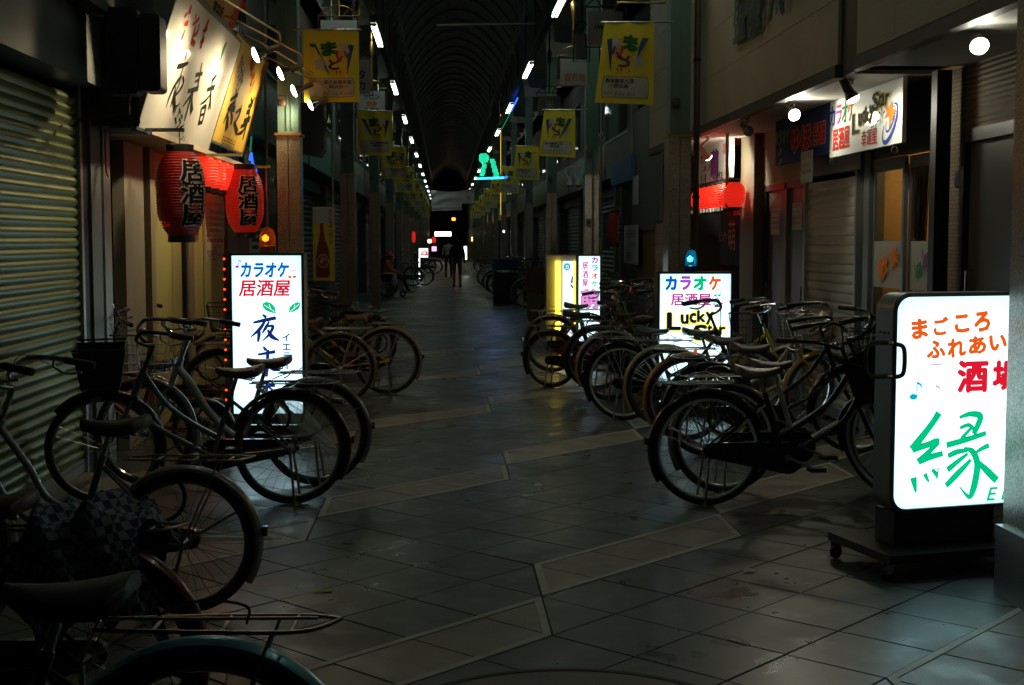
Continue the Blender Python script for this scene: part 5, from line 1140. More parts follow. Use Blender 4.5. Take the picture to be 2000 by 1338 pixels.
for x_, y_ in ((-0.06, -0.10), (-0.06, 0.36), (BW - 0.07, -0.10), (BW - 0.07, 0.36)):
    w_ = bpy.data.objects.new('caster', None); C.objects.link(w_); w_.parent = big; w_.location = (x_, y_, 0.034)
    MB().torus(0.022, 0.012, 18, 8, (0, 0, 0), 'Y').lathe([(0.0, -0.010), (0.018, -0.010), (0.018, 0.010), (0, 0.010)], 14, (0, 0, 0), 'Y').build('wheel', blackplastic, w_, True); MB().box((-0.02, -0.016, 0.0), (0.02, -0.013, 0.051)).box((-0.02, 0.013, 0.0), (0.02, 0.016, 0.051)).build('fork', steel, w_)
bigp = Panel(big.location, (math.cos(RZ_), math.sin(RZ_), 0), (0, 0, 1), big); bigp.o = V((fr_x.x, 6.02, 0)) + bigp.n * 0.0025; bigp.m.translation = bigp.o
big_rows = (('まごころ', ((1779, 622, 1812, 662), (1822, 619, 1852, 655), (1863, 614, 1893, 650), (1901, 608, 1934, 648))), ('ふれあい', ((1808, 664, 1846, 700), (1849, 660, 1886, 698), (1890, 656, 1926, 692), (1931, 653, 1966, 685))))
for body, boxes in big_rows:
    for ch, q in zip(body, boxes): bigp.text(ch, q, L_or, 0.055, rot=0.08)
bigp.text('酒', (1868, 703, 1930, 767), L_red, 0.05); bigp.text('場', (1937, 703, 1994, 765), L_red, 0.05)
note(bigp, 1812, 738, 26, L_pale, True, True); note(bigp, 1783, 775, 29, L_cy); note(bigp, 1821, 776, 24, lit('salmon', (0.85, 0.35, 0.25), 1.0), False, True)
z5 = lambda x, y: (1600 + x / 3.345, 800 + y / 3.345)
bigp.brush([[(775, 30, 45), (725, 105, 42), (612, 250, 52)], [(615, 255, 48), (690, 235, 40), (772, 205, 40), (720, 270, 36), (652, 335, 44)], [(655, 335, 44), (720, 310, 40), (798, 288, 34)], [(615, 455, 46), (628, 535, 16)], [(690, 425, 30), (712, 470, 14)], [(740, 395, 26), (760, 420, 24), (768, 450, 10)], [(775, 380, 10), (768, 448, 10)],
             [(918, 50, 20), (985, 28, 34), (1050, 42, 42), (1030, 110, 40), (1010, 150, 36)], [(922, 118, 22), (975, 100, 26), (1010, 130, 20)], [(930, 185, 26), (1000, 110, 22)], [(838, 230, 38), (960, 195, 36), (1082, 155, 30)], [(945, 250, 14), (1000, 275, 40), (1030, 350, 46), (1020, 450, 48), (1000, 530, 44), (975, 570, 26), (915, 505, 8)], [(1100, 235, 32), (1050, 260, 26), (1010, 290, 16)], [(845, 300, 32), (900, 275, 36), (960, 268, 22)], [(842, 388, 38), (900, 340, 32), (965, 290, 20)], [(832, 490, 36), (900, 420, 42), (985, 330, 24)], [(1025, 330, 22), (1090, 395, 44), (1150, 455, 46)]], L_green, f=z5)
bigp.text('E N', (1926, 950, 1985, 976), L_green, 0.02, shear=0.25)

# ================================================================== BICYCLES
saddle_br = mat('brown saddle', (0.055, 0.025, 0.015), 0.4, var=0.2); saddle_bk = mat('black saddle', (0.016, 0.015, 0.015), 0.42, var=0.2)
reflector = mat('red reflector', (0.16, 0.006, 0.006), 0.15, coat=0.5); orange_ref = mat('orange reflector', (0.5, 0.14, 0.01), 0.2)
def wheel_meshes(R):
    ty = MB().torus(R - 0.017, 0.0175, 48, 8).mesh('tyre', rubber, True)
    rm = MB().torus(R - 0.042, 0.0105, 48, 6, flat=1.15).mesh('rim', chrome, True)
    sp = MB(); n = 28
    for i in range(n):
        a = 2 * PI * i / n; s = 1 if i % 2 else -1; b = a + s * (0.45 if (i // 2) % 2 else -0.45); sd = 0.026 * (1 if i % 4 < 2 else -1)
        sp.tube([(0.024 * math.cos(b), sd, 0.024 * math.sin(b)), ((R - 0.048) * math.cos(a), 0, (R - 0.048) * math.sin(a))], 0.0013, 3, cap=False)
    hb = MB().lathe([(0.008, -0.05), (0.012, -0.045), (0.028, -0.03), (0.028, -0.026), (0.016, -0.02), (0.016, 0.02), (0.028, 0.026), (0.028, 0.03), (0.012, 0.045), (0.008, 0.05)], 14, (0, 0, 0), 'Y').mesh('hub', dullchrome, True)
    return ty, rm, sp.mesh('spoke_lacing', dullchrome), hb
def guard_mesh(R, a0, a1):
    n = 30; prof = [(-0.028, -0.012), (-0.026, 0.002), (-0.014, 0.012), (0.0, 0.015), (0.014, 0.012), (0.026, 0.002), (0.028, -0.012)]
    vs = []; k = len(prof); fs = []
    for i in range(n + 1):
        a = math.radians(a0 + (a1 - a0) * i / n)
        for y, h in prof: r = R + 0.014 + h; vs.append((math.cos(a) * r, y, math.sin(a) * r))
    for i in range(n):
        for j in range(k - 1): fs.append((i * k + j, i * k + j + 1, (i + 1) * k + j + 1, (i + 1) * k + j))
    return MB().add(vs, fs).mesh('mudguard', blackpaint, True)
def saddle_mesh():
    vs = []; fs = []; n = 12; m = 10
    for i in range(n + 1):
        u = i / n; x = -0.14 + 0.28 * u; w = 0.105 * (1 - u) ** 0.9 + 0.022 + 0.02 * math.sin(PI * u); 
        if u < 0.12: w *= 0.80 + 1.6 * u
        top = 0.0 + 0.022 * (1 - u) ** 2 - 0.012 * math.sin(PI * u); dep = 0.065 - 0.025 * u
        if i in (0, n): w *= 0.7; dep *= 0.7
        for j in range(m + 1):
            a = PI * j / m; vs.append((x, -w * math.cos(a), top - dep + dep * (math.sin(a) ** 0.6)))
    for i in range(n):
        for j in range(m): q = i * (m + 1) + j; fs.append((q, q + m + 1, q + m + 2, q + 1))
    fs.append(tuple(range(m + 1))); fs.append(tuple(n * (m + 1) + j for j in range(m + 1))[::-1])
    for i in range(n): fs.append((i * (m + 1), i * (m + 1) + m, (i + 1) * (m + 1) + m, (i + 1) * (m + 1)))
    return MB().add(vs, fs).mesh('saddle', saddle_bk, True)
SADDLE = saddle_mesh()
SPRING = MB().tube([(0.055 * 0 - 0.08 + 0.0 * i, 0.045 + 0.013 * math.cos(i), -0.035 - 0.0016 * i) for i in range(25)], 0.003, 5).tube([(-0.08, -0.045 + 0.013 * math.cos(i), -0.035 - 0.0016 * i) for i in range(25)], 0.003, 5).tube([(-0.08, 0.045, -0.075), (0.1, 0.0, -0.05), (-0.08, -0.045, -0.075)], 0.005, 6).mesh('saddle_spring', dullchrome, True)
def basket_mesh(solid=False):
    mb = MB(); h = 0.24; T = (0.145, 0.19); B = (0.105, 0.145)
    def ring(t): return [(sx * (B[0] + (T[0] - B[0]) * t), sy * (B[1] + (T[1] - B[1]) * t), h * t) for sx, sy in ((-1, -1), (1, -1), (1, 1), (-1, 1))]
    for t, r in ((0, 0.003), (0.25, 0.002), (0.5, 0.002), (0.75, 0.002), (1.0, 0.006)): mb.tube(ring(t), r, 4, closed=True)
    for a, b in ((0, 1), (1, 2), (2, 3), (3, 0)):
        for i in range(9):
            u = i / 8; p = V(ring(0)[a]).lerp(V(ring(0)[b]), u); q = V(ring(1)[a]).lerp(V(ring(1)[b]), u); mb.tube([p, q], 0.0018, 3, cap=False)
    for i in range(9):
        u = -1 + i / 4; mb.tube([(-B[0], B[1] * u, 0), (B[0], B[1] * u, 0)], 0.0018, 3, cap=False)
    if solid:
        for a, b in ((0, 1), (1, 2), (2, 3), (3, 0)):
            P0 = [V(p) * 0.985 for p in (ring(0.02)[a], ring(0.02)[b], ring(0.95)[b], ring(0.95)[a])]; mb.add(P0, [(0, 1, 2, 3)])
        mb.add([V(p) + V((0, 0, 0.004)) for p in ring(0)], [(0, 1, 2, 3)])
    return mb.mesh('basket', darksteel)
BASKET = basket_mesh(); BASKET_S = basket_mesh(True)
KITS = {}
def kit(R, style):
    key = (R, style)
    if key in KITS: return KITS[key]
    k = {}; k['w'] = wheel_meshes(R); wb = 1.10 if R > 0.3 else (1.03 if R > 0.25 else 0.95)
    bbz = 0.285 if R > 0.25 else 0.27; BBx = 0.46
    ax0 = V((wb - 0.055, 0, R)); d = V((-0.375, 0, 0.927))
    def on_ax(z): return ax0 + d * ((z - R) / d.z)
    zlow, ztop = max(0.62, 2 * R - 0.03), 0.80
    if R < 0.25: zlow, ztop = 0.52, 0.70
    hl, ht = on_ax(zlow), on_ax(ztop); k['axis'] = (ax0, d)
    sd = V((-0.30, 0, 0.954)); bb = V((BBx, 0, bbz)); st = bb + sd * (0.40 if R > .25 else 0.34)
    fr = MB(); tr = 0.0155
    fr.tube([bb, st], 0.0155, 10).tube([hl - d * 0.03, ht + d * 0.02], 0.020, 10)
    if style == 'curve':
        fr.tube(smooth_path([hl + d * 0.02, hl + V((-0.10, 0, -0.15)), bb + V((0.14, 0, 0.07)), bb + V((0.0, 0, 0.0))], 6), tr, 10)
        fr.tube(smooth_path([ht - d * 0.01, ht + V((-0.12, 0, -0.19)), bb + V((0.12, 0, 0.20)), bb + sd * 0.12], 6), tr, 10)
    elif style == 'loop':   # one thick swooping tube
        fr.tube(smooth_path([ht - d * 0.05, ht + V((-0.06, 0, -0.14)), ht + V((-0.17, 0, -0.32)), bb + V((0.10, 0, 0.06)), bb], 6), 0.026, 12)
    elif style == 'straight':
        fr.tube([hl, bb], tr, 10).tube([ht - d * 0.02, bb + sd * 0.14], tr, 10)
    else:                   # diamond
        fr.tube([hl, bb], 0.017, 10).tube([ht - d * 0.02, st - sd * 0.02], 0.016, 10)
    for s in (-1, 1):
        fr.tube([bb + V((-0.03, 0.02 * s, 0)), V((0.0, 0.058 * s, R))], 0.009, 8).tube([st + V((0, 0.012 * s, -0.05)), V((0.0, 0.058 * s, R))], 0.007, 8)
    k['frame'] = fr.mesh('frame', blackpaint, True)
    sp = MB().tube([st, st + sd * 0.12], 0.0125, 10); k['post'] = sp.mesh('seat_post', chrome, True); k['sad'] = st + sd * (0.16 if R > .25 else 0.14)
    if R < .25: k['post'] = MB().tube([st, st + sd * 0.10], 0.0125, 10).mesh('seat_post', chrome, True)
    fk = MB()
    hub_f = V((wb, 0, R)); crown = hl - d * 0.03
    for s in (-1, 1): fk.tube(smooth_path([crown + V((0, 0.045 * s, 0)), crown + (hub_f - crown) * 0.55 + V((-0.012, 0.05 * s, 0)), hub_f + V((0, 0.052 * s, 0))], 5), [0.012] * 6 + [0.009] * 5, 8)
    fk.tube([crown + V((0, -0.05, 0)), crown + V((0, 0.05, 0))], 0.012, 8); k['fork'] = fk.mesh('fork', blackpaint, True)
    sm = ht + d * 0.16 if R > .25 else ht + d * 0.34
    k['stem_top'] = sm
    hbm = MB().tube([ht, sm], 0.0125, 10)
    for s in (-1, 1):
        if style == 'flat': hbm.tube(smooth_path([sm, sm + V((0.02, 0.1 * s, 0.02)), sm + V((-0.02, 0.20 * s, 0.02)), sm + V((-0.06, 0.28 * s, 0.01))], 5), 0.011, 8)
        else: hbm.tube(smooth_path([sm, sm + V((0.05, 0.06 * s, 0.015)), sm + V((0.09, 0.15 * s, 0.06)), sm + V((0.05, 0.235 * s, 0.115)), sm + V((-0.08, 0.27 * s, 0.11)), sm + V((-0.22, 0.285 * s, 0.085))], 5), 0.011, 8)
    k['bar'] = hbm.mesh('handlebar', chrome, True)
    k['grip'] = []; k['lever'] = []
    for s in (-1, 1):
        if style == 'flat': a, b = sm + V((-0.02, 0.20 * s, 0.02)), sm + V((-0.06, 0.285 * s, 0.01))
        else: a, b = sm + V((-0.10, 0.272 * s, 0.107)), sm + V((-0.23, 0.286 * s, 0.083))
        k['grip'].append(MB().tube([a, b], 0.0165, 10).mesh('grip', blackplastic, True))
        c0 = a + V((0.05, 0, 0)); k['lever'].append(MB().tube(smooth_path([c0, c0 + V((0.0, 0.0, -0.03)), c0 + V((-0.05, 0.01 * s, -0.06)), c0 + V((-0.12, 0.01 * s, -0.055))], 4), 0.006, 6).tube(smooth_path([c0 + V((0.02, 0, -0.02)), c0 + V((0.12, -0.08 * s, 0.02)), c0 + V((0.14, -0.18 * s, -0.15)), ht + V((0.02, 0, 0))], 5), 0.0032, 5).mesh('brake_lever', dullchrome, True))
    k['bell'] = MB().lathe([(0.028, 0), (0.026, 0.012), (0.015, 0.022), (0, 0.026)], 12, tuple(sm + V((0.06, -0.12, 0.06)))).mesh('bell', chrome, True)
    k['rg'] = guard_mesh(R, 18, 212); k['fg'] = guard_mesh(R, 42, 200)
    k['stay'] = MB().tube([(0, 0.055, 0), ((R + 0.02) * math.cos(2.6), 0.027, (R + 0.02) * math.sin(2.6))], 0.0028, 5).tube([(0, -0.055, 0), ((R + 0.02) * math.cos(2.6), -0.027, (R + 0.02) * math.sin(2.6))], 0.0028, 5).mesh('mudguard_stay', dullchrome)
    a, b = V((0, 0, R)), bb; dx = (b - a); L = dx.length; ang = math.atan2(dx.z, dx.x); pl = []
    for i in range(13): t = PI / 2 + PI * i / 12; pl.append((0.045 * math.cos(t), 0.045 * math.sin(t)))
    for i in range(13): t = -PI / 2 + PI * i / 12; pl.append((L + 0.095 * math.cos(t), 0.095 * math.sin(t)))
    fm = M.Translation((0, -0.075, R)) @ M.Rotation(-ang, 4, 'Y') @ M(((1, 0, 0, 0), (0, 0, -1, 0), (0, 1, 0, 0), (0, 0, 0, 1)))
    k['chain'] = MB().prism(pl, fm, -0.02, 0.012).mesh('chain_case', blackpaint)
    k['crank'] = MB().lathe([(0.0, -0.095), (0.022, -0.095), (0.022, 0.06), (0, 0.06)], 12, tuple(bb), 'Y').tube([bb + V((0, -0.1, 0)), bb + V((0.15, -0.105, -0.06))], 0.009, 8).tube([bb + V((0, 0.065, 0)), bb + V((-0.15, 0.07, 0.06))], 0.009, 8).mesh('crank', dullchrome, True)
    k['pedal'] = [MB().box(tuple(bb + V((0.15 * s - 0.045, -0.20 if s > 0 else 0.075, -0.06 * s - 0.012))), tuple(bb + V((0.15 * s + 0.045, -0.11 if s > 0 else 0.165, -0.06 * s + 0.012)))).mesh('pedal', blackplastic) for s in (1, -1)]
    zr = 2 * R + 0.055; rk = MB()
    for s in (-1, 1): rk.tube(smooth_path([V((0.23, 0.04 * s, zr)), V((0.0, 0.06 * s, zr)), V((-0.22, 0.06 * s, zr)), V((-0.30, 0.0, zr + 0.01))], 5), 0.005, 6)
    for xx in (-0.2, -0.05, 0.1): rk.tube([(xx, -0.06, zr), (xx, 0.06, zr)], 0.004, 6)
    rk.tube([(-0.25, 0.0, zr + 0.012), (0.15, 0.0, zr + 0.012)], 0.004, 6)
    for s in (-1, 1): rk.tube([(-0.16, 0.06 * s, zr), (0.0, 0.065 * s, R)], 0.004, 6)
    rk.tube(smooth_path([V((-0.1, 0.035, zr + 0.01)), V((-0.1, 0.035, zr + 0.05)), V((0.0, 0.03, zr + 0.06)), V((0.1, 0, zr + 0.02))], 4), 0.0035, 5)
    k['rack'] = rk.mesh('rack', dullchrome, True)
    k['stand'] = MB().tube([(-0.005, 0.062, R), (-0.04, 0.115, 0.012)], 0.008, 8).tube([(-0.005, -0.062, R), (-0.04, -0.115, 0.012)], 0.008, 8).tube([(-0.04, -0.125, 0.012), (-0.04, 0.125, 0.012)], 0.008, 8).tube([(-0.04, 0.1, 0.012), (-0.12, 0.1, 0.012)], 0.006, 6).mesh('stand', dullchrome, True)
    k['single_stand'] = MB().tube([(-0.005, 0.062, R), (0.05, 0.17, 0.01), (0.09, 0.18, 0.01)], 0.008, 8).mesh('stand', dullchrome, True)
    k['lamp'] = MB().lathe([(0.0, -0.05), (0.02, -0.04), (0.032, 0.0), (0.034, 0.02), (0.0, 0.024)], 12, tuple(V((wb + 0.045, 0, zlow + 0.01))), 'X').mesh('headlamp', dullchrome, True)
    k['refl'] = MB().box((-R - 0.046, -0.016, R + 0.03), (-R - 0.028, 0.016, R + 0.07)).mesh('reflector', reflector)
    k['wb'] = wb; k['bb'] = bb; k['bk'] = on_ax(zlow + 0.06) + V((0.20, 0, 0.02)); k['lock'] = MB().torus(0.10, 0.009, 24, 6, (0.10, 0, R + 0.19), 'Y').mesh('lock', blackplastic, True)
    KITS[key] = k; return k
def paint(c, r=0.28): return mat('bike paint %.2f %.2f %.2f' % c, c, r, 0.2, var=0.12, vscale=9, coat=0.4)
nbike = 0
LEANS = random.Random(11)
def bicycle(label, at, head, R=0.335, style='curve', frame=(0.012, 0.013, 0.016), guard=None, rim=None, saddle=saddle_bk, basket='wire', steer=0.0, lean=0.0, rack=True, bar=None, group=None, stand='stand', case=True, lamp=True):
    """at: ground point under the rear axle; head: direction of travel in degrees"""
    k = kit(R, style); t = thing('bicycle', label, 'bicycle', (at[0], at[1], 0), 0, group)
    lean = lean or LEANS.uniform(-3.5, 3.5); t.rotation_euler = (math.radians(lean), 0, math.radians(head))
    fm = paint(frame); gm = paint(guard) if guard else fm; rm = rim or chrome
    def part(nm, me, m=None, parent=t, mtx=None):
        o = ob(nm, me, parent, None, m)
        if mtx is not None: o.matrix_basis = mtx
        return o
    ax, d = k['axis']; S_ = M.Translation(ax) @ M.Rotation(math.radians(steer), 4, d) @ M.Translation(-ax)
    part('frame', k['frame'], fm); part('seat_post', k['post'])
    s = part('saddle', SADDLE, saddle, t, M.Translation(k['sad'])); part('saddle_spring', SPRING, None, s)
    for nm, mtx in (('rear', M.Translation((0, 0, R))), ('front', S_ @ M.Translation((k['wb'], 0, R)))):
        w_ = part('wheel', k['w'][0], None, t, mtx @ M.Rotation(random.uniform(0, 6), 4, 'Y')); w_.name = 'wheel'
        part('rim', k['w'][1], rm, w_); part('spoke_lacing', k['w'][2], None, w_); part('hub', k['w'][3], None, w_)
    part('mudguard', k['rg'], gm, t, M.Translation((0, 0, R))); part('mudguard', k['fg'], gm, t, S_ @ M.Translation((k['wb'], 0, R)))
    part('mudguard_stay', k['stay'], None, t, M.Translation((0, 0, R)))
    part('fork', k['fork'], fm, t, S_); h_ = part('handlebar', k['bar'], bar or chrome, t, S_)
    for i in (0, 1): part('grip', k['grip'][i], None, h_); part('brake_lever', k['lever'][i], None, h_)
    part('bell', k['bell'], None, h_)
    if case: part('chain_case', k['chain'], gm if guard and case == 'g' else blackpaint)
    c_ = part('crank', k['crank']); part('pedal', k['pedal'][0], None, c_); part('pedal', k['pedal'][1], None, c_)
    if rack: part('rack', k['rack'])
    part('stand', k[stand]); part('reflector', k['refl']); part('lock', k['lock'])
    if lamp: part('headlamp', k['lamp'], None, t, S_)
    if basket: part('basket', BASKET_S if basket == 'solid' else BASKET, {'wire': darksteel, 'solid': blackplastic, 'chrome': dullchrome}[basket], t, S_ @ M.Translation(k['bk']))
    return t
def hub(px, py, R=0.335): p = onZ(px, py, R); return (p.x, p.y)
bluerim = mat('pale blue rim', (0.66, 0.80, 0.84), 0.3, 0.15); greyrim = mat('grey rim', (0.4, 0.4, 0.4), 0.35, 0.7)
BK = (0.010, 0.011, 0.013)
blackbar = mat('black bar', (0.02, 0.02, 0.02), 0.35, 0.3)
G1, G2, G3, G4 = 'bicycles parked by the shutter and tavern', 'bicycles parked beyond the tall lightbox', 'bicycles parked along the siding shops', 'bicycles parked far down the arcade'
# ---- lantern side, near
bicycle('bicycle with a cyan rear mudguard at the bottom edge of the view', (-0.53, 2.88), 178, frame=(0.03, 0.09, 0.11), guard=(0.22, 0.56, 0.66), steer=10, saddle=saddle_bk, group=G1)
b_l2 = bicycle('small-wheeled bicycle with silver mudguard in front of the shutter', hub(362, 1059, 0.30), 176, 0.30, frame=(0.30, 0.31, 0.30), guard=(0.38, 0.36, 0.32), rim=greyrim, saddle=saddle_bk, steer=-6, basket='wire', group=G1, stand='single_stand')
b_l1 = bicycle('dark red bicycle carrying a checked cloth on its rack', hub(165, 1292), 179, frame=(0.12, 0.01, 0.012), guard=(0.13, 0.01, 0.012), rim=greyrim, saddle=saddle_br, steer=12, basket='wire', group=G1)
bicycle('black bicycle with two slender grey-blue frame tubes before the shutter', hub(567, 875), 178, frame=(0.16, 0.20, 0.22), guard=BK, rim=greyrim, saddle=saddle_br, steer=14, basket='solid', bar=blackbar, group=G1)
bicycle('bicycle with a thick swooping silver frame tube and an umbrella at its rear', hub(616, 846), 177, style='loop', frame=(0.42, 0.44, 0.44), guard=(0.20, 0.21, 0.20), rim=chrome, saddle=saddle_br, steer=-10, basket='chrome', group=G1)
bicycle('small red folding bicycle with a raised black stem in front of the cream wall', (onZ(455, 850).x, 9.35), 172, 0.22, style='flat', frame=(0.30, 0.015, 0.02), guard=(0.02, 0.02, 0.02), saddle=saddle_bk, basket=None, bar=blackbar, rack=False, group=G1, steer=25, case=False, lamp=False)
bicycle('dark bicycle with a red lock and wire basket half hidden by the tall lightbox', (onZ(480, 815).x - 0.05, 10.95), 182, frame=(0.06, 0.012, 0.015), guard=(0.03, 0.03, 0.03), basket='wire', steer=-12, group=G1)
# ---- lantern side, beyond the tall lightbox
bicycle('bicycle with a rear wheel just past the edge of the tall lightbox', hub(663, 721), 180, frame=(0.20, 0.18, 0.08), guard=(0.25, 0.22, 0.16), rim=greyrim, steer=8, group=G2)
bicycle('bicycle with yellow light in its frame colour, whose rear wheel stands farthest into the aisle', hub(756, 706), 176, style='straight', frame=(0.45, 0.38, 0.10), guard=(0.42, 0.38, 0.24), rim=greyrim, saddle=mat('olive saddle', (0.08, 0.07, 0.03), 0.5), steer=-8, basket='wire', group=G2)  # yellow light falling on the frame is put into its paint
bicycle('dark bicycle with black mudguards behind the yellow-lit one', hub(716, 671), 180, frame=(0.02, 0.05, 0.05), guard=BK, rim=chrome, steer=15, group=G2)
bicycle('teal bicycle squeezed between the yellow-lit one and the pillar', hub(690, 660), 184, frame=(0.03, 0.10, 0.10), guard=(0.03, 0.03, 0.03), steer=-15, group=G2)
# ---- siding side, near row
bicycle('black bicycle with pale blue rims nearest the rounded lightbox', hub(1383, 877), 2, frame=BK, guard=BK, rim=bluerim, saddle=mat('dark maroon saddle', (0.05, 0.022, 0.018), 0.35), steer=-62, basket='solid', bar=blackbar, style='curve', group=G3)
bicycle('bicycle with white frame tubes and grey mudguard, second from the rounded lightbox', hub(1417, 858), 4, frame=(0.55, 0.53, 0.50), guard=(0.30, 0.30, 0.28), rim=bluerim, saddle=saddle_br, steer=12, basket='wire', bar=blackbar, group=G3)
bicycle('black bicycle third from the rounded lightbox, with a low saddle', hub(1385, 802), 3, frame=BK, guard=BK, rim=greyrim, steer=-18, basket='wire', bar=blackbar, group=G3)
bicycle('bicycle with a rust-orange rear mudguard and tan frame', hub(1342, 778), 5, frame=(0.40, 0.28, 0.10), guard=(0.40, 0.24, 0.07), rim=greyrim, steer=10, basket='chrome', group=G3)
bicycle('bicycle with a cream rear mudguard and a yellow seat tube', hub(1300, 756), 0, frame=(0.50, 0.46, 0.05), guard=(0.42, 0.38, 0.26), rim=chrome, steer=-10, basket='chrome', group=G3, style='straight')
bicycle('bicycle with bright pale rims standing at an angle in the row', hub(1216, 746), -28, frame=(0.02, 0.03, 0.03), guard=BK, rim=bluerim, steer=18, basket='wire', group=G3, bar=blackbar)
bicycle('bicycle with a pale silver rear mudguard beyond the bright-rimmed one', hub(1192, 716), 6, frame=(0.05, 0.05, 0.06), guard=(0.45, 0.43, 0.40), rim=chrome, steer=-12, basket='wire', group=G3)
bicycle('dark bicycle squeezed beside the silver-mudguard one', hub(1165, 700), 8, frame=(0.03, 0.03, 0.035), guard=(0.04, 0.04, 0.04), rim=greyrim, steer=20, basket='wire', group=G3, bar=blackbar)
bicycle('small-wheeled dark red bicycle standing farthest into the aisle', hub(1077, 702, 0.30), -25, 0.30, frame=(0.20, 0.02, 0.02), guard=(0.05, 0.045, 0.04), rim=chrome, steer=-10, basket=None, group=G3)
bicycle('green-framed bicycle directly behind the small dark red one', hub(1078, 672), -18, frame=(0.06, 0.16, 0.03), guard=(0.20, 0.20, 0.18), rim=chrome, steer=12, basket='wire', group=G3)
bicycle('bicycle with a deep blue rear mudguard before the yellow tube', hub(1088, 629), -20, frame=(0.03, 0.03, 0.12), guard=(0.03, 0.03, 0.20), rim=chrome, steer=-10, basket=None, group=G3)
bicycle('dark bicycle deep in the row in front of the narrow lightbox', hub(1145, 668), 10, frame=(0.03, 0.03, 0.04), guard=BK, steer=-15, basket='wire', group=G3, bar=blackbar)
bicycle('dark bicycle in front of the timber door with raised handlebar', hub(1178, 650), 12, frame=(0.03, 0.03, 0.03), guard=BK, steer=18, basket='solid', group=G3, bar=blackbar)
# ---- far rows
ORDF = ['first', 'second', 'third', 'fourth', 'fifth', 'sixth', 'seventh', 'eighth']
for i, (px, py, a) in enumerate(((1050, 573, -8), (1026, 573, -14), (1001, 558, 4), (985, 556, 2), (974, 555, -5), (964, 550, 0), (951, 541, 6), (938, 519, -8))):
    bicycle('%s dark bicycle in the far row before the blue crate' % ORDF[i], hub(px, py), a, frame=rng.choice([BK, (0.05, 0.06, 0.06), (0.10, 0.10, 0.10)]), guard=rng.choice([BK, (0.35, 0.35, 0.33), (0.2, 0.2, 0.2)]), rim=rng.choice([chrome, greyrim]), steer=rng.uniform(-20, 20), group=G4)
for i, (px, py, a) in enumerate(((828, 539, 178), (806, 540, 174), (850, 521, 186), (838, 520, 178))):
    bicycle('%s bicycle parked past the wheelchair on the lantern side' % ORDF[i], hub(px, py), a, frame=rng.choice([BK, (0.04, 0.08, 0.10), (0.10, 0.10, 0.10)]), guard=BK, rim=greyrim, steer=rng.uniform(-20, 20), group=G4, basket='solid')

# ================================================================== THINGS ON AND AROUND THE BICYCLES
plast = mat('clear umbrella plastic', (0.75, 0.78, 0.80), 0.25, alpha=0.35); 
def umbrella(label, a, b, r=0.055):
    a, b = V(a), V(b); t = thing('umbrella', label, 'umbrella', a); d = (b - a); L = d.length; q = d.to_track_quat('Z', 'Y').to_matrix().to_4x4()
    def sh2(mb, nm, m): mb.v = [tuple(q @ V(p)) for p in mb.v]; return mb.build(nm, m, t, True)
    mb = MB(); vs = []; fs = []; n = 24; rows = 12
    for j in range(rows + 1):
        u = j / rows; rr = r * (math.sin(min(1, u / 0.35) * PI / 2) if u < .35 else 1 - (u - .35) / .65 * 0.86)
        for i in range(n): a_ = 2 * PI * i / n; k_ = rr * (1 + 0.28 * math.sin(a_ * 6 + u * 2)); vs.append((k_ * math.cos(a_), k_ * math.sin(a_), 0.12 + (L - 0.17) * u))
    for j in range(rows):
        for i in range(n): fs.append((j * n + i, j * n + (i + 1) % n, (j + 1) * n + (i + 1) % n, (j + 1) * n + i))
    sh2(mb.add(vs, fs), 'canopy', plast)
    sh2(MB().tube([(0, 0, 0.0), (0, 0, L)], 0.005, 6), 'shaft', white)
    sh2(MB().tube(smooth_path([V((0, 0, 0.10)), V((0, 0, 0.0)), V((0.03, 0, -0.035)), V((0.065, 0, -0.02)), V((0.07, 0, 0.02))], 5), 0.009, 8), 'handle', white)
    return t
umbrella('folded clear plastic umbrella hooked on the swoop-framed bicycle', onY(505, 760, 8.30), onY(664, 882, 8.05), 0.075)
umbrella('folded white umbrella lying across the ground behind the silver wheel', onZ(200, 1040, 0.24), onZ(548, 1052, 0.03), 0.035)
# checked cloth draped over the saddle of the small-wheeled bicycle
cl = checks('checked cloth', (0.24, 0.26, 0.26), (0.02, 0.03, 0.10), 38.0)
n = 26; vs = []; fs = []
for j in range(n + 1):
    for i in range(n + 1):
        u, v = i / n - 0.5, j / n - 0.5; x = u * 0.36; y_ = v * 0.60
        dn = max(0, abs(v) - 0.16) * 1.0 + max(0, abs(u) - 0.30) * 0.5
        z = 0.02 - dn * 0.85 + 0.022 * math.sin(u * 17 + v * 5) + 0.016 * math.sin(v * 23 - u * 9) + 0.010 * math.sin(u * 31 + v * 19)
        vs.append((x + 0.04 * math.sin(v * 9), (min(abs(y_), 0.12) + max(0, abs(y_) - 0.12) * 0.35) * (1 if y_ > 0 else -1), z))
for j in range(n):
    for i in range(n): q = j * (n + 1) + i; fs.append((q, q + 1, q + n + 2, q + n + 1))
clo = MB().add(vs, fs).build('checked_cloth', cl, None, True); p = b_l1.location; clo.location = (p.x + 0.02, p.y, 0.77); clo.rotation_euler = (0.05, -0.06, 0.12); tag(clo, 'blue and white checked cloth draped over the rack of the dark red bicycle', 'cloth')
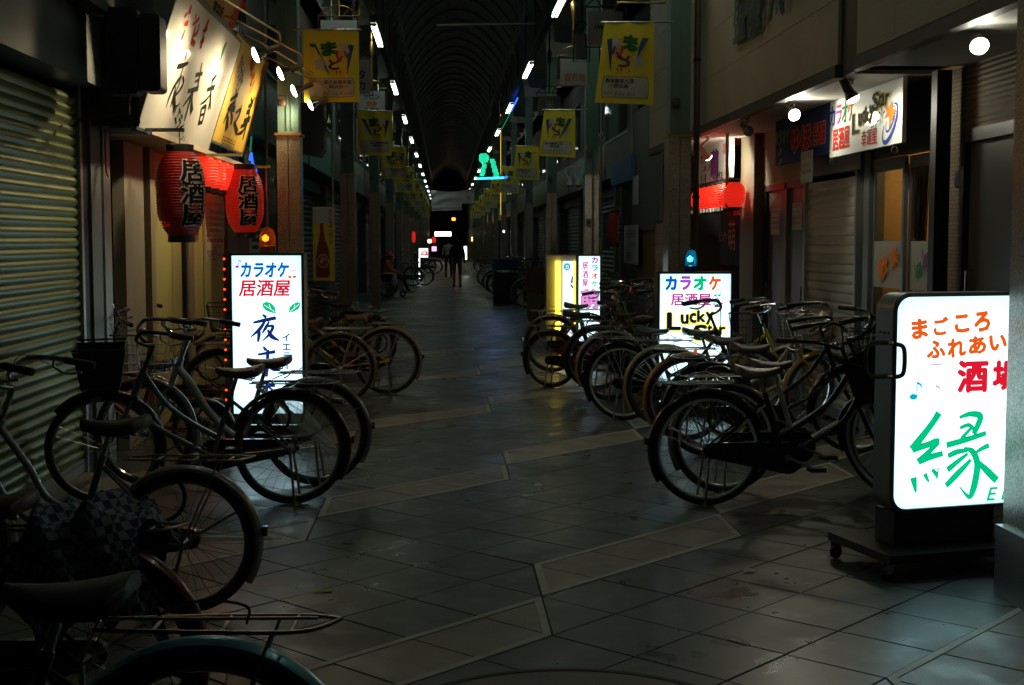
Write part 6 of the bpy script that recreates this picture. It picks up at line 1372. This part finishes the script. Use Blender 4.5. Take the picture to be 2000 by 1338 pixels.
# crates in the far row
def crate(label, p0, p1, y0, y1, dist, z0, col, dep=0.4):
    a = onY(p0, y1, dist); b = onY(p1, y0, dist); w_ = b.x - a.x; h_ = max(0.2, b.z - z0); t = thing('crate', label, 'crate', (a.x, dist, z0)); m = mat('crate ' + label[:8], col, 0.5)
    bx('base', (0, 0, 0), (w_, dep, 0.02), m, t)
    for q in (((0, 0, 0.021), (w_, 0.015, h_ - .03)), ((0, dep - 0.015, 0.021), (w_, dep, h_ - .03)), ((0, 0.016, 0.021), (0.015, dep - 0.016, h_ - .03)), ((w_ - 0.015, 0.016, 0.021), (w_, dep - 0.016, h_ - .03))): bx('side', q[0], q[1], m, t)
    MB().tube([(0, 0, h_ - .015), (w_, 0, h_ - .015), (w_, dep, h_ - .015), (0, dep, h_ - .015)], 0.016, 6, closed=True).build('rim', m, t)
    for i in range(7): bx('rib', (w_ * (i + .5) / 7 - .008, -0.012, 0.02), (w_ * (i + .5) / 7 + .008, -0.001, h_ - .04), m, t)
    return t
crate('blue plastic crate standing on a dark box in the far bicycle row', 962, 1011, 506, 531, 33.0, 0.83, (0.01, 0.06, 0.16))
crate('dark box under the blue plastic crate', 964, 1010, 533, 560, 33.02, 0.0, (0.02, 0.02, 0.02))
crate('brown box stacked behind the yellow tube lightbox', 1028, 1062, 522, 545, 26.0, 0.55, (0.10, 0.035, 0.012))
crate('ochre box under the brown box behind the yellow tube lightbox', 1032, 1066, 545, 585, 26.02, 0.0, (0.14, 0.10, 0.03))

# ================================================================== PEOPLE
def person(label, pts, edges, radii, colors, loc, rz, extra=()):
    """pts: joint -> position (metres); radii per joint; the body is one skinned mesh coloured by height/limb in its material"""
    names = list(pts); me = bpy.data.meshes.new('body'); me.from_pydata([pts[k] for k in names], [(names.index(a), names.index(b)) for a, b in edges], []); me.update()
    t = thing('person', label, 'person', loc, rz); o = ob('body', me, t)
    sk = o.modifiers.new('skin', 'SKIN'); sk.use_smooth_shade = True; ss = o.modifiers.new('sub', 'SUBSURF'); ss.levels = 2; ss.render_levels = 2
    for i, k in enumerate(names):
        r = radii[k]; r = r if isinstance(r, tuple) else (r, r); v = me.skin_vertices[0].data[i]; v.radius = r; v.use_root = (k == 'pelvis')
    me.materials.append(colors); return t
def banded(name, stops, axis=2):
    """clothing: hard colour bands along one object axis, from low to high"""
    m = mat(name, (0.1, 0.1, 0.1), 0.8); n_ = m.node_tree.nodes; l = m.node_tree.links; tc = n_.new('ShaderNodeTexCoord'); sp = n_.new('ShaderNodeSeparateXYZ'); mr = n_.new('ShaderNodeMath'); mr.operation = 'DIVIDE'; mr.inputs[1].default_value = 2.0
    cr = n_.new('ShaderNodeValToRGB'); cr.color_ramp.interpolation = 'CONSTANT'; el = cr.color_ramp.elements
    el[0].position = 0; el[0].color = (*stops[0][1], 1); el.remove(el[1])
    for z, c_ in stops[1:]: e = el.new(z / 2.0); e.color = (*c_, 1)
    l.new(tc.outputs['Object'], sp.inputs[0]); l.new(sp.outputs[axis], mr.inputs[0]); l.new(mr.outputs[0], cr.inputs[0]); l.new(cr.outputs[0], n_['Principled BSDF'].inputs['Base Color']); return m
SKIN = (0.32, 0.19, 0.12); HAIR = (0.012, 0.010, 0.009)
def walker(label, loc, rz, stride, mtl, hairl=0.0):
    s = stride
    P = {'pelvis': (0, 0, 0.93), 'waist': (0, 0, 1.05), 'chest': (0, 0.01, 1.26), 'neck0': (0, 0.01, 1.40), 'neck': (0, 0.015, 1.46), 'head': (0, 0.03, 1.55), 'crown': (0, 0.02, 1.63),
         'hl': (-0.09, 0, 0.88), 'kl': (-0.10, 0.10 * s + 0.03, 0.49), 'al': (-0.10, 0.14 * s - 0.05, 0.09), 'tl': (-0.11, 0.14 * s + 0.09, 0.035), 'hr': (0.09, 0, 0.88), 'kr': (0.10, -0.10 * s + 0.03, 0.49), 'ar': (0.10, -0.22 * s - 0.02, 0.09), 'tr': (0.11, -0.22 * s + 0.12, 0.035),
         'sl': (-0.18, 0, 1.35), 'el': (-0.25, -0.06 * s, 1.09), 'wl': (-0.26, 0.04, 0.86), 'fl': (-0.26, 0.06, 0.77), 'sr': (0.18, 0, 1.35), 'er': (0.25, 0.08 * s, 1.09), 'wr': (0.26, 0.12 * s, 0.87), 'fr': (0.26, 0.15 * s, 0.78)}
    R_ = {'pelvis': (0.155, 0.11), 'waist': (0.145, 0.10), 'chest': (0.165, 0.11), 'neck0': (0.09, 0.07), 'neck': 0.055, 'head': (0.078, 0.095), 'crown': (0.06, 0.07), 'hl': 0.085, 'kl': 0.062, 'al': 0.042, 'tl': (0.04, 0.03), 'hr': 0.085, 'kr': 0.062, 'ar': 0.042, 'tr': (0.04, 0.03), 'sl': 0.062, 'el': 0.045, 'wl': 0.03, 'fl': (0.02, 0.035), 'sr': 0.062, 'er': 0.045, 'wr': 0.03, 'fr': (0.02, 0.035)}
    E_ = [('pelvis', 'waist'), ('waist', 'chest'), ('chest', 'neck0'), ('neck0', 'neck'), ('neck', 'head'), ('head', 'crown'), ('pelvis', 'hl'), ('hl', 'kl'), ('kl', 'al'), ('al', 'tl'), ('pelvis', 'hr'), ('hr', 'kr'), ('kr', 'ar'), ('ar', 'tr'), ('chest', 'sl'), ('sl', 'el'), ('el', 'wl'), ('wl', 'fl'), ('chest', 'sr'), ('sr', 'er'), ('er', 'wr'), ('wr', 'fr')]
    t = person(label, P, E_, R_, mtl, loc, rz)
    MB().lathe([(0.0, 0.115), (0.06, 0.10), (0.092, 0.05), (0.098, 0.0), (0.085, -0.06 - hairl), (0.04, -0.09 - hairl)], 18, (0, -0.005, 1.575)).build('hair', mat('black hair', HAIR, 0.5), t, True)
    for sx in (-1, 1):   # each hand's fingers, slightly curled
        for f in range(4): MB().tube([(sx * 0.26, 0.03 + 0.02 * f, 0.78), (sx * 0.262, 0.035 + 0.02 * f, 0.745), (sx * 0.25, 0.045 + 0.02 * f, 0.72)], [0.009, 0.008, 0.006], 6).build('finger', mat('skin', SKIN, 0.5), t, True)
        MB().tube([(sx * 0.25, 0.06, 0.82), (sx * 0.235, 0.09, 0.79)], [0.010, 0.007], 6).build('thumb', mat('skin', SKIN, 0.5), t, True)
    for sx, yo in ((-0.105, 0.14 * s + 0.02), (0.105, -0.22 * s + 0.05)): MB().box((sx - 0.045, yo - 0.11, 0.0), (sx + 0.045, yo + 0.13, 0.05)).build('shoe', blackplastic, t)
    return t
pw = onZ(893, 560); walker('person seen from behind in a dark top and cropped blue jeans walking away', (pw.x, pw.y, 0), 0.05, 0.9, banded('dark top jeans', [(0, SKIN), (0.42, (0.05, 0.09, 0.14)), (0.98, (0.012, 0.012, 0.014)), (1.43, SKIN)]), 0.03)
pw = onZ(876, 541); walker('person in a white shirt and dark trousers walking farther away', (pw.x, pw.y, 0), -0.1, -0.8, banded('white shirt', [(0, (0.02, 0.02, 0.025)), (0.95, (0.55, 0.55, 0.52)), (1.43, SKIN)]))
# ---- wheelchair and its sitter
wcp = onZ(759, 580); wc = thing('wheelchair', 'wheelchair standing behind a lantern-side pillar with a seated person', 'wheelchair', (wcp.x, wcp.y, 0), 0.0)
for s in (-1, 1):
    w_ = MB().torus(0.285, 0.018, 40, 8, (-0.04, 0.27 * s, 0.305)).build('wheel', rubber, wc, True); MB().torus(0.25, 0.008, 36, 6, (-0.04, 0.30 * s, 0.305)).build('push_rim', chrome, w_, True); wsp = MB()
    for i in range(16): a_ = i * PI / 8; wsp.tube([(-0.04, 0.27 * s, 0.305), (-0.04 + 0.27 * math.cos(a_), 0.27 * s, 0.305 + 0.27 * math.sin(a_))], 0.002, 3, cap=False)
    wsp.build('spoke_lacing', dullchrome, w_)
    MB().torus(0.07, 0.018, 24, 8, (0.40, 0.22 * s, 0.09)).build('caster', rubber, wc, True)
    MB().tube([(-0.2, 0.22 * s, 0.92), (-0.18, 0.22 * s, 0.30), (0.32, 0.22 * s, 0.30), (0.40, 0.22 * s, 0.09)], 0.012, 8).tube([(-0.18, 0.22 * s, 0.66), (0.22, 0.22 * s, 0.66), (0.26, 0.22 * s, 0.30)], 0.012, 8).tube([(0.32, 0.22 * s, 0.3), (0.55, 0.2 * s, 0.13)], 0.011, 8).build('frame_side', dullchrome, wc, True)
    bx('footrest', (0.5, 0.03 * s, 0.115), (0.64, 0.19 * s, 0.13), blackplastic, wc); MB().tube([(-0.2, 0.22 * s, 0.92), (-0.32, 0.22 * s, 0.90)], 0.016, 8).build('push_handle', blackplastic, wc)
bx('seat', (-0.16, -0.205, 0.44), (0.24, 0.205, 0.475), navy, wc); bx('backrest', (-0.20, -0.205, 0.48), (-0.165, 0.205, 0.88), navy, wc)
P = {'pelvis': (-0.05, 0, 0.58), 'waist': (-0.07, 0, 0.70), 'chest': (-0.04, 0, 0.90), 'neck0': (-0.02, 0, 1.02), 'neck': (0.0, 0, 1.08), 'head': (0.03, 0, 1.16), 'crown': (0.02, 0, 1.24),
     'hl': (0.0, 0.09, 0.56), 'kl': (0.40, 0.11, 0.55), 'al': (0.54, 0.11, 0.20), 'tl': (0.66, 0.11, 0.165), 'hr': (0.0, -0.09, 0.56), 'kr': (0.40, -0.11, 0.55), 'ar': (0.54, -0.11, 0.20), 'tr': (0.66, -0.11, 0.165),
     'sl': (-0.03, 0.18, 0.98), 'el': (0.06, 0.22, 0.76), 'wl': (0.26, 0.15, 0.68), 'fl': (0.34, 0.12, 0.66), 'sr': (-0.03, -0.18, 0.98), 'er': (0.06, -0.22, 0.76), 'wr': (0.26, -0.15, 0.68), 'fr': (0.34, -0.12, 0.66)}
R_ = {'pelvis': (0.14, 0.12), 'waist': (0.12, 0.14), 'chest': (0.12, 0.16), 'neck0': 0.075, 'neck': 0.055, 'head': (0.09, 0.078), 'crown': 0.06, 'hl': 0.085, 'kl': 0.066, 'al': 0.045, 'tl': (0.035, 0.04), 'hr': 0.085, 'kr': 0.066, 'ar': 0.045, 'tr': (0.035, 0.04), 'sl': 0.065, 'el': 0.05, 'wl': 0.036, 'fl': 0.03, 'sr': 0.065, 'er': 0.05, 'wr': 0.036, 'fr': 0.03}
E_ = [('pelvis', 'waist'), ('waist', 'chest'), ('chest', 'neck0'), ('neck0', 'neck'), ('neck', 'head'), ('head', 'crown'), ('pelvis', 'hl'), ('hl', 'kl'), ('kl', 'al'), ('al', 'tl'), ('pelvis', 'hr'), ('hr', 'kr'), ('kr', 'ar'), ('ar', 'tr'), ('chest', 'sl'), ('sl', 'el'), ('el', 'wl'), ('wl', 'fl'), ('chest', 'sr'), ('sr', 'er'), ('er', 'wr'), ('wr', 'fr')]
sit = person('seated person in an orange jacket and pink hat with hands on the knees', P, E_, R_, banded('orange jacket', [(0, (0.02, 0.02, 0.022)), (0.645, (0.75, 0.14, 0.03)), (1.05, SKIN)]), wc.location, 0.0)
MB().lathe([(0.0, 0.10), (0.07, 0.085), (0.098, 0.03), (0.10, -0.01), (0.14, -0.03), (0.145, -0.037)], 20, (0.02, 0, 1.20)).build('hat', mat('pink hat', (0.65, 0.16, 0.24), 0.7, var=0.4, vscale=14), sit, True)
for s in (-1, 1):
    MB().lathe([(0.0, -0.08), (0.03, -0.07), (0.042, 0.0), (0.04, 0.08), (0.0, 0.11)], 12, (0.64, 0.11 * s, 0.17), 'X').build('shoe', white, sit, True)
    for f in range(4): MB().tube([(0.34, 0.12 * s + 0.018 * (f - 1.5), 0.66), (0.385, 0.12 * s + 0.018 * (f - 1.5), 0.655), (0.41, 0.12 * s + 0.018 * (f - 1.5), 0.63)], [0.009, 0.008, 0.006], 6).build('finger', mat('skin', SKIN, 0.5), sit, True)
    MB().tube([(0.31, 0.09 * s, 0.665), (0.35, 0.075 * s, 0.65)], [0.010, 0.007], 6).build('thumb', mat('skin', SKIN, 0.5), sit, True)
bag = MB().lathe([(0.02, 0.16), (0.05, 0.12), (0.09, 0.0), (0.10, -0.1), (0.06, -0.16), (0, -0.17)], 16, (0.18, -0.33, 0.48)).build('shopping_bag', mat('white bag', (0.5, 0.52, 0.5), 0.4, bump=0.5, bscale=18), None, True); bag.location = wc.location; tag(bag, 'white plastic shopping bag hanging on the wheelchair', 'bag')

# ================================================================== FAR LIGHTS
gled = emit('green led', (0.02, 0.85, 0.42), 2.4); bled = emit('blue led', (0.02, 0.10, 1.0), 3.0); cled = emit('cyan led', (0.03, 0.55, 1.0), 3.0)
D = 36.0
lg = thing('led_figure', 'green LED figure with round head and two slanted legs over a blue strip', 'light', onY(957, 350, D))
o0 = lg.location; led_plate_glow = emit('led board dim glow', (0.0, 0.07, 0.04), 1.0)  # plates behind the dots carry an added dim green glow
def led_patch(nm, poly_px, m, step=2.2, inside=None):
    xs = [p[0] for p in poly_px]; ys = [p[1] for p in poly_px]; mb = MB(); yy = min(ys)
    while yy <= max(ys):
        xx = min(xs)
        while xx <= max(xs):
            c_ = False; j = len(poly_px) - 1
            for i in range(len(poly_px)):
                (xi, yi), (xj, yj) = poly_px[i], poly_px[j]
                if (yi > yy) != (yj > yy) and xx < (xj - xi) * (yy - yi) / (yj - yi + 1e-9) + xi: c_ = not c_
                j = i
            if c_:
                q = onY(xx, yy, D - 0.02) - o0; mb.lathe([(0.0, -0.013), (0.013, 0), (0, 0.013)], 6, tuple(q))
            xx += step
        yy += step
    mb.build(nm, m, lg)
    q = [onY(*p, D) - o0 for p in poly_px]; k_ = len(q)
    MB().add(q + [p + V((0, 0.04, 0)) for p in q], [tuple(range(k_))[::-1], tuple(range(k_, 2 * k_))] + [(i, (i + 1) % k_, (i + 1) % k_ + k_, i + k_) for i in range(k_)]).build('led_plate', led_plate_glow, lg)
led_patch('led_dots', [(945 + 10.5 * math.cos(a_ * PI / 10), 309 + 10.5 * math.sin(a_ * PI / 10)) for a_ in range(20)], gled)
led_patch('led_dots', [(942, 320), (951, 319), (946, 344), (936, 344)], gled); led_patch('led_dots', [(956, 310), (965, 309), (976, 345), (965, 345)], gled)
a_, b_ = onY(931, 349, D) - o0, onY(984, 347, D) - o0
MB().tube([a_, b_], 0.028, 8).build('led_strip', cled, lg); MB().tube([b_, b_ + V((0.10, 0, 0.02))], 0.03, 8).build('led_strip', bled, lg)
for q in (957, 975): MB().tube([onY(q, 346, D) - o0, onY(q, 300, D) - o0 + V((0, 0, 2.0))], 0.008, 6).build('hanger', darksteel, lg)
light('SPOT', 'led_light', o0 + V((0.1, -0.3, -0.15)), 10, (0.05, 0.12, 1.0), lg, (0.75, 24.5, 0.0), 0.1, 34, 1.0)
bl_ = thing('blue_rope_light', 'blue rope light along the siding-side lamp channel', 'light', (1.80, 33, LZ - 0.06)); MB().tube([(0, 0, 0), (0.02, 3.5, 0.02)], 0.02, 6).build('rope', bled, bl_); MB().tube([(0.02, 3.6, 0.02), (0, 9, 0)], 0.014, 6).build('rope', emit('green rope', (0.02, 0.6, 0.3), 0.4), bl_)
yr_ = thing('yellow_rope_light', 'vertical yellow rope light beyond the green LED figure', 'light', onY(978, 420, 44)); MB().tube([(0, 0, 0), (0, 0, 3.3)], 0.010, 6).build('rope', emit('yellow rope', (1.0, 0.6, 0.05), 1.2), yr_)
# white cloths hung across the arcade
cloth_w = mat('white sheet', (0.85, 0.86, 0.88), 0.85)
n_ = cloth_w.node_tree.nodes; l_ = cloth_w.node_tree.links; t_ = n_.new('ShaderNodeBsdfTranslucent'); t_.inputs[0].default_value = (0.85, 0.86, 0.88, 1); a_ = n_.new('ShaderNodeMixShader'); a_.inputs[0].default_value = 0.45
l_.new(n_['Principled BSDF'].outputs[0], a_.inputs[1]); l_.new(t_.outputs[0], a_.inputs[2]); l_.new(a_.outputs[0], n_['Material Output'].inputs[0])
def sheet(label, p0, p1, y0, y1, dist, sag):
    a = onY(p0, y1, dist); b = onY(p1, y0, dist); w_, h_ = b.x - a.x, b.z - a.z; n = 30; vs = []; fs = []
    for j in range(13):
        for i in range(n + 1):
            u, v = i / n, j / 12; vs.append((u * w_, 0.10 * math.sin(9 * (v + sag * 4 * (u - .5) ** 2)) + 0.03 * math.sin(u * 30), v * h_ - sag * h_ * math.sin(PI * u) * 0.35 * v + (0.12 * u * h_)))
    for j in range(12):
        for i in range(n): q = j * (n + 1) + i; fs.append((q, q + 1, q + n + 2, q + n + 1))
    o = MB().add(vs, fs).build('white_sheet', cloth_w, None, True); o.location = a; tag(o, label, 'sheet'); return o
sheet('white sheet hung across the far end of the arcade, sagging', 842, 926, 371, 400, 81.2, 0.5); sheet('second white sheet hung lower beyond the sagging one', 843, 902, 398, 412, 105.5, 0.1)
fw_ = emit('far white', (0.95, 1.0, 0.92), 4.0)
def far_lamp(name, label, cat, px, py, dist, w_, h_, m, frame=None):
    c_ = onY(px, py, dist); t = thing(name, label, cat, c_); bx('lit_face', (-w_ / 2, -0.02, -h_ / 2), (w_ / 2, 0, h_ / 2), m, t); bx('case', (-w_ / 2 - .02, 0.002, -h_ / 2 - .02), (w_ / 2 + .02, 0.12, h_ / 2 + .02), case_dk, t); return t, Panel(c_ + V((-w_ / 2, -0.021, -h_ / 2)), (1, 0, 0), (0, 0, 1), t)
far_lamp('far_lit_sign', 'long white lit sign across the end of the arcade', 'sign', 865, 457, 128, 1.6, 0.42, fw_)
t, p = far_lamp('far_lit_sign', 'small white lit sign with a red dome picture past the wheelchair', 'sign', 827, 494, 52, 0.36, 0.36, emit('far pale', (0.9, 0.95, 1.0), 1.6)); p.poly([(822 + 0, 499), (823, 493), (827, 489), (831, 489), (835, 493), (836, 499)], L_red, lift=0.01); p.text('串', (825, 490, 832, 498), lit_w, 0.02, lift=0.02)
bx('glowing_leg', (-0.18, 0, -1.0), (-0.14, 0.08, -0.2), fw_, t)  # leg shares the glowing white surface of the far signs
far_lamp('far_lit_sign', 'tiny pink lit sign below the far round red lantern', 'sign', 848, 486, 66, 0.24, 0.24, emit('far pink', (0.9, 0.55, 0.85), 1.3))
far_lamp('far_lit_sign', 'slim white lit sign standing beyond the walkers', 'sign', 909, 494, 62, 0.13, 0.62, fw_)
far_lamp('far_shop_lamp', 'little white shop lamp far along the siding side', 'lamp', 984, 452, 48, 0.06, 0.08, fw_)
far_lamp('far_shop_lamp', 'small amber shop lamp far along the siding side', 'lamp', 922, 467, 80, 0.08, 0.26, emit('far amber', (1.0, 0.6, 0.2), 3.0))
far_lamp('far_shop_lamp', 'small red and amber lamp over the end of the arcade', 'lamp', 886, 428, 120, 0.30, 0.26, emit('far red amber', (1.0, 0.16, 0.01), 8.0))[0]
light('POINT', 'street_glow', onY(886, 428, 119.0), 55, (1.0, 0.55, 0.25), bpy.data.objects['far_shop_lamp.002'], size=0.3)
lantern('far_lantern', 'tall glowing red lantern far along the lantern side', onY(808, 463, 48), 0.13, 0.40, red_on, txt=False); lantern('far_lantern', 'round glowing red lantern at the far end of the arcade', onY(847, 469, 75), 0.26, 0.34, red_on, txt=False); lantern('far_lantern', 'round glowing cream lantern beside the far red one', onY(839, 471, 72), 0.22, 0.22, emit('cream glow', (1.0, 0.8, 0.5), 2.5), txt=False)
# small plates, stickers and litter
sw = thing('switch_plate', 'small grey switch box on the third siding-side pillar', 'switch', (PRI + 0.05, PY[2] - 0.03, 1.86)); bx('box', (-0.04, -0.02, -0.07), (0.04, 0.016, 0.07), mat('switch grey', (0.3, 0.3, 0.28), 0.5), sw); bx('rocker', (-0.02, -0.026, -0.03), (0.02, -0.021, 0.03), blackplastic, sw)
q = onY(741, 556, PY[4] - 0.02); st_ = bx('paper_sticker', (-0.09, -0.002, -0.13), (0.09, 0.0, 0.13), paperw); st_.location = (PLI - PW / 2, PY[4] - 0.016, 0.75); tag(st_, 'white paper pasted low on the fourth lantern-side pillar', 'paper')
for px, py, lb in ((757, 566, 'tiny white paper scrap on the pavement near the wheelchair'), (1050, 950, 'tiny pale paper scrap in the middle of the pavement'), (1462, 1118, 'crumpled receipt lying before the rounded lightbox')):
    p = onZ(px, py); o = MB().add([(-.03, -.02, .006), (.02, -.03, .012), (.035, .02, .008), (-.01, .03, .016), (0, 0, .022)], [(0, 1, 4), (1, 2, 4), (2, 3, 4), (3, 0, 4)]).build('paper_scrap', paperw); o.location = (p.x, p.y, 0); tag(o, lb, 'litter')

def basket_bag(label, bike_label, col):
    b = [o for o in bpy.data.objects if o.get('label') == bike_label][0]; mw = M.LocRotScale(b.location, b.rotation_euler, None)
    bk = [c for c in b.children if c.name.startswith('basket')][0]; p = mw @ bk.matrix_basis @ V((0, 0, 0.03))
    vs = []; fs = []; n = 14; rg = random.Random(label); rows = 7
    for j in range(rows + 1):
        v = j / rows; r = 0.115 * (math.sin(PI * min(v * .85 + .12, 1)) ** .6) if j < rows else 0.01
        for i in range(n): a = 2 * PI * i / n; k = r * (1 + rg.uniform(-.22, .22)); vs.append((k * math.cos(a), k * math.sin(a), 0.26 * v + rg.uniform(-.01, .01)))
    for j in range(rows):
        for i in range(n): fs.append((j * n + i, j * n + (i + 1) % n, (j + 1) * n + (i + 1) % n, (j + 1) * n + i))
    o = MB().add(vs, fs).build('plastic_bag', mat('bag ' + label[:6], col, 0.35, var=0.1)); o.location = p; tag(o, label, 'bag')
basket_bag('white crumpled plastic bag in the basket of the white-framed bicycle', 'bicycle with white frame tubes and grey mudguard, second from the rounded lightbox', (0.5, 0.5, 0.48))
basket_bag('tan crumpled bag in the basket of the rust-orange mudguard bicycle', 'bicycle with a rust-orange rear mudguard and tan frame', (0.30, 0.22, 0.13))
